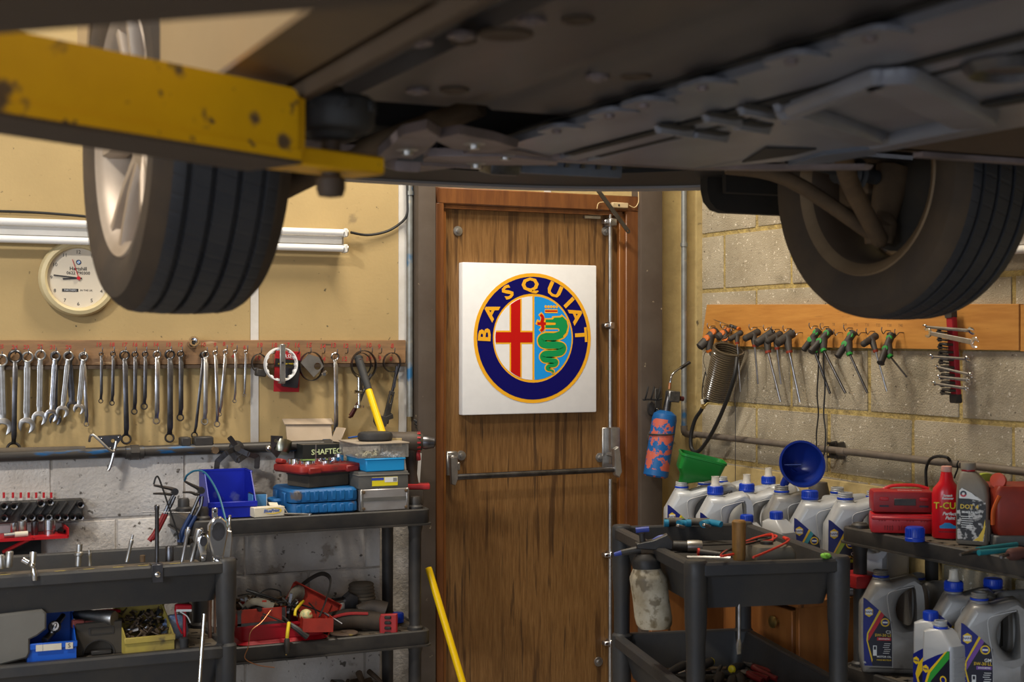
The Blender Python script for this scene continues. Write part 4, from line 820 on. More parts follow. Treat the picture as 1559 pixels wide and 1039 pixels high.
# blow moulded blue case
f = thing('blue_tool_case', 'large scuffed blue moulded case on the shelving top, brown box on it', 'tool case', (-1.705, -.285, ZS))
for k, (z0, z1) in enumerate(((0, .036), (.040, .082))):
    b = MB(BLUEC); n = 64; base = rrect(.240, .235, .030, 12)
    out = [(x * (1 + .012 * (1 if (i // 2) % 2 else -1) * (abs(y) > .09)), y) for i, (x, y) in enumerate(base)]
    b.poly(base, [(.010 if k == 0 else .002, z0), (0, z0 + .006), (0, z1 - .008), (.010 if k else .003, z1)]); part('shell', b, f)
for i in range(7):
    b = MB(BLUEC); b.box((-.09 + i * .03, -.1175, .061), (.018, .006, .034), bev=.003); part('rib', b, f)
    b = MB(BLUEC); b.box((-.09 + i * .03, -.1175, .018), (.018, .006, .028), bev=.003); part('rib', b, f)
for y in (-.05, .05): part('latch', MB(BLUEC).box((-.121, y, .045), (.012, .04, .05), bev=.003), f)
part('handle', MB(BLUEC).tube([(-.12, -.03, .04), (-.15, -.02, .04), (-.15, .03, .04), (-.12, .04, .04)], .008, 8, k=3), f)
# brown box and red insert tray with rings
BRB = mat('dirty_brown_box', (.055, .045, .034), .75, c2=(.11, .085, .055), sc=7, amt=.8)
o = rbox('brown_storage_box', 'dirty brown plastic box on the blue case beneath the red tray', 'box', (-1.690, -.275, ZS + .083), (.165, .13, .048), 18, BRB, .006)
part('lid_line', MB(BLACKP).box((0, 0, .040), (.168, .133, .004)), o)
REDT = mat('grimy_red_plastic', (.30, .022, .018), .5, c2=(.14, .014, .012), sc=9, amt=.9, spots=[((.045, .03, .025), 9, .60, .85)])
f = thing('red_insert_tray', 'grimy red socket tray holding steel rings, on top of the brown box', 'tray', (-1.690, -.275, ZS + .132), (0, 0, 16))
b = MB(REDT); b.poly(rrect(.255, .185, .02, 4), [(.006, 0), (0, .006), (0, .020), (.004, .026)], holes=[circ(.026, 16, (-.06, -.03)), circ(.024, 16, (.01, -.035)), circ(.024, 16, (.075, -.01)), circ(.022, 16, (.02, .045)), circ(.022, 16, (-.06, .045))]); part('tray_body', b, f)
for x in (-.075, .075): part('latch', MB(REDT).box((x, -.094, .011), (.05, .014, .022), bev=.004), f)
part('hook', MB(REDT).box((-.11, .06, .034), (.03, .03, .016), (0, 15, 20), bev=.004), f)
for i, (x, y, r, h) in enumerate(((-.06, -.03, .024, .020), (-.085, .015, .021, .026), (.01, -.03, .026, .018), (.03, .03, .020, .022), (.070, .01, .021, .024), (.098, .02, .017, .034))):
    b = MB(CHROME); b.lathe([(r - .004, 0), (r, .0), (r, h), (r - .004, h)], n=20, closed=True)
    solo('steel_ring', b, 'chrome ring standing in the grimy red tray, %s' % ('frontmost at its left', 'second from its left', 'at its middle front', 'at its middle back', 'second from its right', 'at its right end')[i], 'ring', Vector((-1.690, -.275, ZS + .14)) + Matrix.Rotation(rad(16), 3, 'Z') @ Vector((x, y, .010)), group='steel rings in the red tray')
# card box printed SHAFTEC with torn flaps
SHK = mat('black_print_card', (.020, .022, .020), .35); SHG = flat('green_print', (.28, .42, .12), .5); CARDB = mat('brown_card', (.42, .33, .24), .85, c2=(.34, .26, .18), sc=12)
y0 = -.165; xa, xb = fx(461, y0), fx(522, y0); zt = at(490, 677, y=y0).z
f = thing('driveshaft_box', 'black and green printed parts box with open cardboard flaps, behind the red tray', 'box', ((xa + xb) / 2, y0, ZS))
Wb = xb - xa; Hb = zt - ZS
part('carton', MB(SHK).bx((-Wb / 2, 0, 0), (Wb / 2, .105, Hb)), f)
part('green_strip', MB(SHG).bx((-Wb / 2 - .0006, -.0012, 0), (Wb / 2 + .0006, .02, Hb - .05)), f)
part('lettering', MB(flat('green_white_print', (.58, .68, .35), .5)).text('SHAFTEC', .0265, frame((.012, -.0015, Hb - .026), (1, 0, .03), (0, 0, 1)), None, .0003, bold=.0004), f)
part('lettering', MB(flat('print_white', (.75, .74, .72), .5)).text('+', .02, frame((.062, -.0015, Hb - .016), (1, 0, 0), (0, 0, 1)), None, .0003), f)
part('sleeve_edge', MB(STEELL).bx((-.028, -.002, Hb - .05), (-.024, 0, Hb)), f)
part('flap', MB(CARDB).box((-.012, .125, Hb + .032), (Wb * 1.15, .004, .075), (-24, 2, 0)), f); part('flap', MB(CARDB).box((Wb * .52, .06, Hb + .028), (.004, .07, .055), (0, 25, 10), bev=.0015), f); part('flap', MB(CARDB).box((-.01, .145, Hb + .072), (Wb * 1.25, .004, .036), (-60, 1, 0)), f)
solo('blue_pen', MB(flat('pen_blue', (.02, .10, .40), .4)).cyl(at(530, 667, y=-.10), at(552, 664, y=-.09), .003, n=8), 'thin blue rod lying behind the torn cardboard flap', 'pen')
# stack of organiser boxes
GREYC = mat('dark_grey_case', (.085, .085, .08), .5, c2=(.14, .13, .115), sc=9, amt=.7)
ALUC = mat('dull_aluminium', (.42, .41, .41), .45, .6, c2=(.33, .30, .28), sc=9, amt=.8, spots=[((.15, .10, .06), 22, .68)])
y0 = -.405
def fcase(px0, px1, y): return fx(px0, y), fx(px1, y)
xa, xb = fcase(549, 622, y0); W1 = xb - xa; zc = ZS
f = thing('aluminium_case', 'flat worn aluminium case at the bottom of the box stack beside the drill', 'case', ((xa + xb) / 2, y0 + .10, zc))
part('body', MB(ALUC).box((0, 0, .037), (W1, .20, .074), bev=.003), f); part('groove', MB(GREYC).box((0, -.1005, .040), (W1 - .012, .003, .012)), f)
for x in (-1, 1):
    part('edge_trim', MB(STEELL).box((x * (W1 / 2 - .004), -.1, .037), (.010, .006, .074), bev=.002), f)
    for z in (.009, .065): part('corner_rivet', MB(RUST).lathe([(.006, 0), (.005, .003), (.001, .004)], (x * (W1 / 2 - .01), -.1025, z), (0, -1, 0), n=10), f)
zc += .0745
f = thing('grey_parts_case', 'dark grey plastic case with a yellow and white label in the box stack', 'case', ((xa + xb) / 2 - .002, y0 + .105, zc))
part('body', MB(GREYC).box((0, 0, .029), (W1 + .008, .20, .058), bev=.006), f); part('lid_edge', MB(GREYC).box((0, 0, .046), (W1 + .014, .206, .006), bev=.002), f)
YL = flat('label_yellow', (.72, .60, .02), .5); WL = flat('label_white', (.72, .72, .70), .5); BL_ = flat('label_blue', (.03, .06, .35), .5)
part('label', MB(YL).box((.004, -.1012, .024), (.092, .001, .030)), f)
b = MB(WL); b.box((.026, -.1017, .0295), (.046, .001, .017)); b.box((-.022, -.1017, .033), (.044, .001, .009), m=BL_)
for i in range(9): b.box((.034 + i * .0016, -.1022, .029), (.0008, .0006, .013), m=BLACK)
part('label_print', b, f)
zc += .0585
LB = mat('sky_blue_plastic', (.015, .27, .60), .4)
xa2, xb2 = fcase(558, 617, y0)
f = thing('blue_organiser', 'bright blue shallow organiser below the clear box of white clips', 'case', ((xa2 + xb2) / 2, y0 + .11, zc)); part('body', MB(LB).box((0, 0, .022), (xb2 - xa2, .21, .044), bev=.003), f); part('lid_rim', MB(LB).box((0, 0, .041), (xb2 - xa2 + .006, .216, .005), bev=.0015), f)
part('white_end', MB(WL).box(((xb2 - xa2) / 2 + .002, 0, .022), (.003, .19, .038)), f)
zc += .045
CLEAR = mat('clear_cloudy_plastic', (.55, .52, .47), .22, alpha=.13); DUSTC = mat('dusty_clear_lid', (.34, .29, .23), .7, c2=(.22, .17, .12), sc=8)
xa3, xb3 = fcase(547, 623, y0)
f = thing('clear_organiser', 'clear compartment box of white plastic clips with the mallet on its lid', 'case', ((xa3 + xb3) / 2, y0 + .11, zc)); W3_ = xb3 - xa3
b = MB(CLEAR)
for y in (-.103, .103): b.box((0, y, .024), (W3_, .003, .045))
for x in (-1, 1): b.box((x * (W3_ / 2 - .002), 0, .024), (.003, .206, .045))
part('walls', b, f); part('base', MB(CLEAR).box((0, 0, .002), (W3_, .206, .003)), f)
part('lid', MB(DUSTC).box((0, 0, .049), (W3_ + .006, .214, .005), bev=.0015), f)
for i in range(6): part('divider', MB(CLEAR).box((-W3_ / 2 + W3_ * (i + .5) / 6, -.05, .022), (.0018, .10, .040)), f)
CL1 = flat('cream_clips', (.70, .62, .38), .5); CL2 = flat('white_clips', (.70, .69, .67), .5)
b = MB(CL1, CL2); random.seed(3)
for i in range(90):
    x = random.uniform(-W3_ / 2 + .02, W3_ / 2 - .01); h = .024 if x < .02 else .016
    b.lathe([(.001, 0), (.006, .0), (.006, .004), (.0025, .005), (.0025, .011), (.001, .011)], (x, random.uniform(-.096, -.02), random.uniform(.004, h * .8)), (random.uniform(-1, 1), random.uniform(-1, 1), random.uniform(-1, 1)), n=6, m=CL1 if x < .0 else CL2)
o = part('clips', b, f); o['kind'] = 'stuff'
ztp = zc + .0522
# mallet
hp = at(571, 676, y=-.30); f = thing('rubber_mallet', 'mallet with black head and bright yellow handle leaning on the wall board', 'mallet', (hp.x, -.30, ztp))
b = MB(RUBBER); b.lathe([(.001, 0), (.054, 0), (.061, .006), (.062, .020), (.058, .028), (.050, .031), (.001, .032)], n=32, sc=(1, .8)); part('head', b, f)
MY = mat('mallet_yellow', (.85, .55, .004), .3, c2=(.75, .46, .004), sc=6)
q = lambda px, py, y: at(px, py, y=y) - Vector((hp.x, -.30, ztp))
h0, h1 = q(586, 672, -.26), q(546.5, 548, -.085); hj = h0.lerp(h1, .62)
part('handle', MB(MY).tube([h0, h0.lerp(h1, .3), hj], [.0135, .0125], 14, k=2), f)
b = MB(RUBBER); b.tube([hj, hj.lerp(h1, .5), h1], [.0135, .0150], 14, k=2); b.lathe([(.015, 0), (.0165, .006), (.012, .014), (.001, .015)], h1, (h1 - hj), n=14); part('grip', b, f); part('grip_hole', MB(CHM).cyl(h1 + Vector((0, -.017, -.002)), h1 + Vector((0, -.010, -.002)), .005, n=10), f)
# cordless drill standing on its battery
dp = at(627, 775, y=-.30); f = thing('cordless_drill', 'worn cordless drill with dusty chuck and red battery beside the dark post', 'drill', (fx(628, -.29), -.29, ZS), (0, 0, -20))
DRB = mat('dusty_black_tool', (.030, .026, .023), .6, c2=(.095, .068, .045), sc=9, amt=.8); DRR = mat('tool_red', (.40, .02, .022), .45, c2=(.2, .015, .014), sc=8)
b = MB(DRB); b.box((0, 0, .030), (.075, .075, .055), bev=.006); part('battery', b, f); part('battery_top', MB(DRR).box((.008, 0, .066), (.105, .072, .018), bev=.005), f)
b = MB(DRB); rings = []
for x, z, rx, ry in ((.0, .075, .022, .018), (-.002, .11, .018, .017), (-.006, .16, .019, .018), (-.006, .20, .024, .022)): rings.append([(x + rx * math.cos(t * PI / 8), ry * math.sin(t * PI / 8), z) for t in range(16)])
b.loft(rings); part('handle', b, f)
part('trigger', MB(DRR).box((.020, 0, .172), (.016, .016, .034), (0, -8, 0), bev=.005), f)
b = MB(DRB); b.lathe([(.001, -.085), (.026, -.083), (.032, -.07), (.033, -.02), (.036, .0), (.036, .025), (.031, .04), (.026, .046), (.001, .046)], (-.01, 0, .222), (1, 0, -.06), n=22); part('motor_housing', b, f)
b = MB(DRR); 
for i in range(12): a = i * PI / 6; b.box((.022, .0345 * math.cos(a), .221 + .0345 * math.sin(a)), (.012, .003, .006), (math.degrees(a) - 90 + 90, 0, 0))
part('torque_marks', b, f)
part('spec_plate', MB(mat('worn_plate', (.45, .34, .15), .5, c2=(.2, .15, .1), sc=30)).box((-.055, -.0325, .222), (.035, .003, .03), bev=.001), f)
b = MB(STEELD); b.lathe([(.001, 0), (.024, 0), (.025, .012), (.022, .022), (.018, .040), (.010, .046), (.007, .046), (.006, .036), (.001, .036)], (.036, 0, .220), (1, 0, -.06), n=22); part('chuck', b, f)
solo('paper_strip', MB(WL).box((0, 0, .06), (.012, .002, .11), (0, 4, 0)), 'white strip standing behind the drill handle', 'paper', (fx(638, -.22), -.22, ZS + .06))
# boxes on the left half of the top shelf
f = thing('small_parts_box', 'small white parts box with yellow oval and blue print at the shelf edge', 'box', (fx(411, -.405), -.395, ZS + .001), (0, 0, 6))
CREAM = mat('cream_card', (.66, .60, .47), .7, c2=(.5, .43, .32), sc=9)
part('carton', MB(CREAM).box((-.006, 0, .016), (.105, .04, .031), bev=.0015), f); part('torn_flap', MB(CREAM).box((.055, -.003, .017), (.022, .034, .002), (20, 55, 10)), f); part('torn_flap', MB(CREAM).box((.02, .012, .036), (.03, .02, .002), (30, 5, 0)), f)
b = MB(flat('print_gold', (.75, .52, .05), .5)); b.poly(circ(.030, 28, ry=.0105), [(0, 0), (0, .0006)], frame((.006, -.0202, .019), (1, 0, 0), (0, 0, 1)), holes=[circ(.0265, 28, (-.003, .0006), ry=.008)]); part('oval_print', b, f)
part('lettering', MB(flat('print_blue', (.05, .12, .40), .5)).text('BluePrint', .0145, frame((.000, -.0206, .019), (1, 0, 0), (0, 0, 1)), None, .0003, shear=.2, bold=.0003), f)
o = rbox('light_blue_box', 'small light blue box with a white end beside the blue bin', 'box', (fx(394, -.33), -.31, ZS), (.047, .06, .068), 0, mat('pale_blue_card', (.07, .24, .48), .6, c2=(.05, .15, .3), sc=8), .002); part('white_end', MB(WL).box((.0245, 0, .034), (.002, .056, .064)), o); part('dark_top', MB(BLACKP).box((0, 0, .069), (.045, .058, .003)), o)
b = MB(STEELL); b.tube([(-.05, .0, 0), (.02, 0, 0), (.032, 0, -.001)], .0032, 8, k=2); b.lathe([(.0035, -.003), (.0068, -.003), (.0068, .003), (.0035, .003)], (.038, 0, 0), n=14, closed=True); solo('small_spanner', b, 'tiny bright spanner lying on the shelf edge before the blue case', 'spanner', (fx(455, -.415), -.412, ZS + .0045), (0, 4, -4))
BINB = mat('royal_blue_bin', (.004, .012, .30), .42, c2=(.005, .018, .36), sc=5, spots=[((.13, .15, .33), 9, .66, .8)])
def bin_(name, lab, c, w_, d_, h, rz, m, lip=.42, group=None, cut=.30):
    f = thing(name, lab, 'bin', c, (0, 0, rz), group); t = .003
    prof = [(-d_ / 2, 0), (d_ / 2, 0), (d_ / 2, h), (-d_ / 2 + d_ * cut, h), (-d_ / 2, h * lip)]
    for sx in (-1, 1): part('side_wall', MB(m).poly(prof, [(0, -t / 2), (0, t / 2)], Matrix(((0, 0, 1, sx * (w_ / 2 - t / 2)), (1, 0, 0, 0), (0, 1, 0, 0), (0, 0, 0, 1)))), f)
    part('base', MB(m).box((0, 0, t / 2), (w_, d_, t)), f); part('back_wall', MB(m).box((0, d_ / 2 - t / 2, h / 2), (w_, t, h)), f)
    b = MB(m); b.box((0, -d_ / 2, h * lip / 2), (w_, t, h * lip)); b.box((0, -d_ / 2 - .003, h * lip - .008), (w_ + .006, .009, .018), bev=.002); part('front_lip', b, f)
    b = MB(m); 
    for sx in (-1, 1): b.box((sx * w_ / 2, d_ * cut / 2, h - .003), (.009, d_ * (1 - cut), .006), bev=.0015)
    b.box((0, d_ / 2, h - .003), (w_ + .008, .008, .006)); part('top_rim', b, f)
    return f
bin_('blue_bin', 'big royal blue open storage bin at the left end of the shelving top', (fx(350, -.31), -.275, ZS), .155, .20, .142, -4, BINB, .36, cut=.45)
# ------------------------------------------------------------------ lower shelf of the rack
RTB = mat('chipped_red_steel', (.46, .038, .020), .45, c2=(.22, .022, .014), sc=7, amt=.8, spots=[((.06, .045, .035), 16, .62, .9)])
RPL = mat('red_plastic_tub', (.36, .006, .015), .4)
def OX(px, py, y): return at(px, py, y=y)
f = thing('red_tub', 'shiny red plastic tub under the chipped steel toolbox on the middle shelf', 'tub', (fx(428, -.36), -.315, ZM))
b = MB(RPL); b.poly(rrect(.29, .16, .03, 5), [(.02, 0), (.002, .012), (0, .06)], holes=[rrect(.275, .145, .025, 5)]); b.box((0, 0, .004), (.25, .12, .006)); part('tub', b, f)
part('rim', MB(RPL).poly(rrect(.30, .17, .032, 5), [(0, .055), (0, .062)], holes=[rrect(.276, .146, .026, 5)]), f)
f = thing('red_toolbox', 'chipped red steel cantilever toolbox spilling tools on the middle shelf', 'toolbox', (fx(395, -.37), -.30, ZM + .062))
b = MB(RTB); b.box((0, -.095, .027), (.165, .003, .052), bev=.001); b.box((0, .05, .027), (.165, .003, .052)); b.box((0, -.02, .002), (.165, .15, .003))
for x in (-.082, .082): b.box((x, -.02, .027), (.003, .15, .052))
part('tray', b, f); part('tray_rim', MB(STEELD).box((-.074, -.0975, .027), (.012, .003, .050)).box((.074, -.0975, .027), (.012, .003, .050)).box((0, -.0975, .004), (.16, .003, .010)), f)
part('catch', MB(RTB).box((.012, -.085, .062), (.014, .004, .03)), f)
f = thing('propped_red_sheet', 'chipped red steel lid propped up slanting on the middle shelf', 'toolbox lid', OX(478, 915, -.26), (0, 0, 0))
A, B_ = OX(446, 889, -.25), OX(516, 925, -.28); d = B_ - A
T = frame((A + B_) / 2 - f.location, d, (0, .35, 1))
b = MB(RTB); b.tf = T; L_ = d.length; b.poly([(-L_ / 2, .005), (L_ / 2, .005), (L_ / 2, -.125), (-L_ / 2, -.085)], [(0, -.001), (0, .001)]); b.box((0, .003, .014), (L_, .003, .03)); b.box((L_ / 2, -.055, .014), (.003, .115, .03)); b.box((L_ * .32, -.06, .004), (.01, .11, .006), bev=.001); part('lid_sheet', b, f)
f = thing('small_red_tray', 'small chipped red steel tray hanging out at the front of the middle shelf', 'tray', OX(479, 957, -.40) + Vector((0, .0, .0)), (0, 3, -6))
b = MB(RTB); b.box((0, -.055, .02), (.10, .002, .045)); b.box((0, .03, .02), (.10, .002, .045))
for x in (-.05, .05): b.box((x, -.012, .02), (.002, .086, .045))
b.box((0, -.012, -.001), (.10, .086, .002)); part('tray_sheet', b, f)
b = MB(mat('striped_tape_ball', (.62, .52, .25), .4, c2=(.12, .30, .15), sc=60, lo=.48, hi=.52, spots=[((.45, .04, .03), 50, .56)])); b.lathe([(.022 * math.sin(rad(t)), -.022 * math.cos(rad(t))) for t in range(2, 180, 14)], n=18); solo('patterned_ball', b, 'small multicoloured ball sitting in the small red tray', 'ball', OX(466, 938, -.40))
# bands, leads, wires
solo('black_strap', MB(BLACKP).tube([OX(452, 898, -.20), OX(472, 882, -.22), OX(490, 874, -.25), OX(502, 880, -.29), OX(502, 895, -.32), OX(495, 918, -.36), OX(486, 940, -.39)], .0075, 8, flat_=.25), 'black flat strap arching over the propped red lid', 'strap')
solo('steel_rod', MB(STEELD).cyl(OX(494, 934, -.38), OX(521, 951, -.44), .0035, n=8), 'thin rusty rod poking out right of the small red tray', 'rod')
solo('black_probe', MB(CABLE).tube([OX(376, 899, -.30), OX(395, 905, -.33), OX(425, 915, -.34), OX(445, 922, -.33)], [.006, .003], 8), 'black tapered rod lying across the tools in the red toolbox', 'rod')
solo('copper_wire', MB(mat('copper_wire', (.45, .20, .09), .4, .7)).tube([OX(412, 930, -.40), OX(398, 948, -.43), OX(382, 962, -.445), OX(378, 985, -.445), OX(373, 1003, -.445), OX(392, 1013, -.44), OX(418, 1017, -.44)], .0016, 6), 'thin copper wire looping down over the middle shelf edge', 'wire')
f = thing('jump_lead', 'black and yellow cable with a plug hanging over the middle shelf edge', 'cable', OX(437, 980, -.44)); q = lambda px, py, y: OX(px, py, y) - f.location
YC = flat('yellow_sleeve', (.70, .52, .02), .4)
part('sleeve', MB(YC).tube([q(440, 948, -.43), q(438, 962, -.445), q(437, 974, -.445)], .0058, 8), f); part('plug', MB(BLACKP).lathe([(.006, 0), (.0095, .006), (.010, .036), (.007, .050), (.004, .052)], q(437, 972, -.445), (-.03, 0, -1), n=12), f); part('pin', MB(mat('brass', (.60, .40, .12), .3, 1)).cyl(q(436, 993, -.445), q(435.6, 998, -.445), .003, n=8), f)
part('lead', MB(CABLE).tube([q(440, 948, -.43), q(432, 940, -.40), q(420, 930, -.37), q(400, 920, -.34), q(385, 915, -.33)], .004, 8), f); part('clamp', MB(BLACKP).tube([q(440, 950, -.42), q(452, 958, -.44), q(468, 970, -.445)], [.007, .011], 8, k=2), f)
solo('yellow_lead', MB(YC).tube([OX(462, 916, -.35), OX(456, 922, -.38), OX(450, 930, -.40), OX(449, 938, -.41)], .0048, 8), 'short yellow cable curving up behind the small red tray', 'cable')
CBS = (([(402, 925), (420, 918), (445, 918), (470, 925), (495, 935)], -.36), ([(362, 908), (385, 905), (410, 915), (440, 925), (455, 938)], -.36), ([(385, 912), (405, 898), (425, 900), (428, 908)], -.30), ([(470, 918), (480, 930), (482, 945)], -.37), ([(400, 935), (425, 945), (440, 950)], -.41))
for i, (P, y) in enumerate(CBS): solo('tangled_cable', MB(CABLE).tube([OX(*p, y) for p in P], .0028, 6), ('thin black cable rising toward the props lid', 'thin black cable from the toolbox left corner', 'small black cable loop at the toolbox back', 'black cable falling into the small red tray', 'thin black cable at the toolbox front right')[i].replace('props', 'propped'), 'cable', group='tangled cables on the middle shelf')
random.seed(11); JM = [STEELD, RUST, BLACKP, GRIME, STEELL]
b = MB(*JM)
for i in range(130):
    c = Vector((fx(random.uniform(358, 450), -.34), random.uniform(-.385, -.24), ZM + .07 + random.uniform(0, .055))); d = Vector((random.uniform(-1, 1), random.uniform(-1, 1), random.uniform(-.4, .6))).normalized()
    r = random.uniform(.003, .008); L_ = random.uniform(.02, .07); m_ = random.choice(JM)
    if i % 3: b.cyl(c - d * L_ / 2, c + d * L_ / 2, r, r * .7, 6, m_)
    else: b.box(c, (L_, r * 2.4, r * 1.2), (random.uniform(0, 90), random.uniform(0, 90), random.uniform(0, 180)), m_)
o = solo('tool_heap', b, 'heap of oily bits and small tools filling the red toolbox', 'tools'); o['kind'] = 'stuff'
GL = mat('grey_work_glove', (.20, .18, .14), .9, c2=(.10, .085, .065), sc=12, bump=.4)
b = MB(GL); b.tube([OX(372, 925, -.37), OX(385, 917, -.375), OX(400, 918, -.38), OX(415, 925, -.385)], [.010, .018], 10, flat_=.5); b.tube([OX(440, 918, -.30), OX(448, 905, -.28), OX(455, 903, -.26)], [.012, .03], 12, flat_=.8)
o = solo('grey_rag', b, 'crumpled grey rag lying on the red toolbox tools', 'rag'); o['kind'] = 'stuff'
f = thing('ribbed_motor', 'ribbed grey brown motor head of a power tool, rear right of the middle shelf', 'power tool', OX(550, 912, -.20))
RG = mat('ribbed_grey_brown', (.105, .085, .062), .75, c2=(.06, .048, .035), sc=8)
b = MB(RG); pr = [(.001, .062), (.036, .058)]
for i in range(9): z = .050 - i * .012; r = .043 + i * .0017; pr += [(r, z + .004), (r + .003, z), (r, z - .005)]
b.lathe(pr + [(.055, -.06), (.001, -.06)], n=26, sc=(1, .8)); part('ribbed_body', b, f); b = MB(STEELD); b.poly([(-.03, -.045), (.02, -.05), (.02, .02), (-.01, .035), (-.03, .02)], [(0, 0), (.003, .03)], frame((-.05, -.03, 0), (1, 0, 0), (0, 0, 1))); b.cyl((-.06, -.02, -.005), (-.11, -.02, -.01), .024); part('gear_neck', b, f)
f = thing('cordless_multitool', 'dusty black cordless tool with a red battery mount, lying on the middle shelf', 'power tool', OX(538, 947, -.32), (0, 0, -8))
b = MB(DRB); b.tube([(-.13, 0, -.012), (-.085, 0, .002), (-.02, 0, .012), (.05, 0, .004), (.10, 0, -.006)], [.032, .034], 16, k=4); part('body', b, f)
b = MB(DRB); b.tube([(.02, .02, .03), (.07, .02, .042), (.115, .01, .03)], [.022, .030], 12); part('motor_end', b, f)
part('red_trim', MB(DRR).tube([(-.10, -.028, .018), (-.03, -.030, .034), (.045, -.026, .030)], .006, 6, flat_=.6), f)
b = MB(DRR); b.poly([(-.030, -.042), (.030, -.038), (.030, .036), (-.027, .033), (-.032, .018)], [(.004, 0), (0, .004), (0, .014), (.004, .018)], frame((.115, -.045, -.004), (.93, -.36, 0), (0, 0, 1))); part('battery_mount', b, f)
b = MB(BLACK); 
for i in range(4): b.box((.106, -.064, -.034 + i * .018), (.022, .010, .010), (0, 0, -21), bev=.002)
part('contacts', b, f)
b = MB(mat('worn_grinding_disc', (.14, .09, .06), .8, c2=(.05, .04, .035), sc=7, spots=[((.55, .40, .03), 6, .64)])); b.lathe([(.012, 0), (.046, 0), (.048, .003), (.046, .006), (.012, .006)], n=30, closed=True); solo('grinding_disc', b, 'worn brown grinding disc lying flat on the middle shelf edge', 'disc', (fx(523, -.36), -.365, ZM + .001))
def cap(name, lab, loc, r, h, m, group=None, rot=(0, 0, 0)):
    f = thing(name, lab, 'bottle cap', loc, rot, group); part('cap_body', MB(m).lathe([(r * 1.06, 0), (r * 1.08, h * .22), (r, h * .28), (r * .98, h * .92), (r * .9, h), (.001, h)], n=26, cap=(False, False)), f)
    b = MB(m)
    for i in range(22): a = i * PI / 11; b.box((r * math.cos(a), r * math.sin(a), h * .6), (.003, .003, h * .6), (0, 0, math.degrees(a)))
    part('grip_ribs', b, f); return f
BCAP = flat('blue_cap_plastic', (.008, .045, .42), .35)
cap('bottle_lid', 'blue bottle cap on the middle shelf beside the rear leg', (fx(609, -.27), -.25, ZM), .019, .034, BCAP)
o = solo('white_cloth', MB(mat('white_cloth', (.55, .53, .50), .9, c2=(.35, .32, .28), sc=9)).tube([OX(505, 940, -.24), OX(515, 930, -.24), OX(530, 925, -.23), OX(545, 928, -.22)], [.03, .02], 10, flat_=.5), 'scrap of white cloth under the ribbed power tool', 'cloth')
# bottom shelf heap
b = MB(GRIME, DUSTP, STEELD, BLACKP); random.seed(5)
for i in range(26):
    c = Vector((fx(random.uniform(500, 590), -.24), random.uniform(-.34, -.14), .14 + random.uniform(0, .12))); b.box(c, [random.uniform(.03, .09) for _ in range(3)], [random.uniform(-30, 30) for _ in range(3)], random.choice(b.mats), bev=.006)
for i in range(7): c = Vector((fx(510 + i * 12, -.3), random.uniform(-.32, -.2), random.uniform(.24, .30))); d = Vector((random.uniform(-1, 1), random.uniform(-.5, .5), random.uniform(-.6, .6))).normalized() * .07; b.tube([c - d, c + Vector((0, 0, .01)), c + d], [random.uniform(.006, .014), .006], 8)
o = solo('scrap_heap', b, 'dusty heap of scrap parts on the lowest shelf of the rack', 'scrap'); o['kind'] = 'stuff'
# yellow pole
a, c = at(653, 868, y=-.33), at(704, 1039, y=-.45); d = (c - a).normalized(); e = a + d * ((.03 - a.z) / d.z)
f = thing('yellow_pole', 'long bright yellow pole leaning by the shelving in front of the door', 'pole', e)
part('shaft', MB(MY).cyl(Vector((0, 0, 0)), a - e, .0125, n=14), f); part('end_cap', MB(RUBBER).cyl(-d * -.03, d * .0, .015, n=12), f); part('tip', MB(MY).lathe([(.0125, 0), (.011, .008), (.001, .01)], a - e, -d, n=12), f)
# ================================================================== service trolleys
def trolley(name, lab, O, rz, L, Wd, zt, zm, leg=.030, depth=.085, rim=.036, zl=None):
    """two deep plastic trays on four round legs; local x = length, y = width, origin under the centre"""
    f = thing(name, lab, 'trolley', O, (0, 0, rz))
    for zr in (zt, zm) + ((zl,) if zl else ()):
        b = MB(BLACKT); o = rrect(L, Wd, .05, 5); i = rrect(L - .06, Wd - .06, .03, 5)
        b.poly(o, [(.004, zr - rim), (0, zr - rim + .004), (0, zr - .006), (.005, zr)], holes=[i]); part('tray_rim', b, f)
        b = MB(BLACKT); t = .006
        b.loft([[(x, y, z) for x, y in rrect(L - k, Wd - k, .03, 5)] for k, z in ((.055, zr - rim + .002), (.10, zr - depth - rim), )], cap=(False, True) )
        b.loft([[(x, y, z) for x, y in rrect(L - k, Wd - k, .03, 5)] for k, z in ((.062, zr - .004), (.112, zr - depth - rim + t))], cap=(False, True), m=BLACKT); part('tray_pan', b, f)
    for sx in (-1, 1):
        for sy in (-1, 1):
            b = MB(BLACKT); x, y = sx * (L / 2 - .028), sy * (Wd / 2 - .028); pr = [(leg * .8, .10)]
            for zr in sorted([z for z in (zt, zm, zl) if z]): pr += [(leg * .86, zr - .22 if zr > .4 else .11), (leg, zr - depth - rim - .035), (leg * 1.06, zr - rim - .04), (leg * 1.08, zr - rim), (leg * 1.08, zr - .002), (leg * .86, zr + .006)]
            pr[-1] = (leg * 1.0, zt + .002); b.lathe(pr + [(leg * .9, zt + .006), (.001, zt + .007)], (x, y, 0), n=20); part('leg', b, f)
            c = put('caster', None, f, (x, y, 0)); part('wheel', MB(RUBBER).cyl((-.014, 0, .045), (.014, 0, .045), .045, n=20), c); part('fork', MB(STEELD).box((0, 0, .085), (.04, .04, .03), bev=.004), c)
    return f
TLX, TLY, TZ = -2.58, -.60, .83
TL = trolley('service_trolley', 'black plastic service trolley at the left edge holding sockets and ratchets', Vector((TLX, TLY, 0)), 0, .96, .40, TZ, .58, leg=.029, zl=None)
part('socket_ledge', MB(DUSTP).box((-.02, -.135, TZ - .010), (.80, .055, .014), bev=.002), TL)
YM = flat('yellow_tape', (.62, .48, .03), .6)
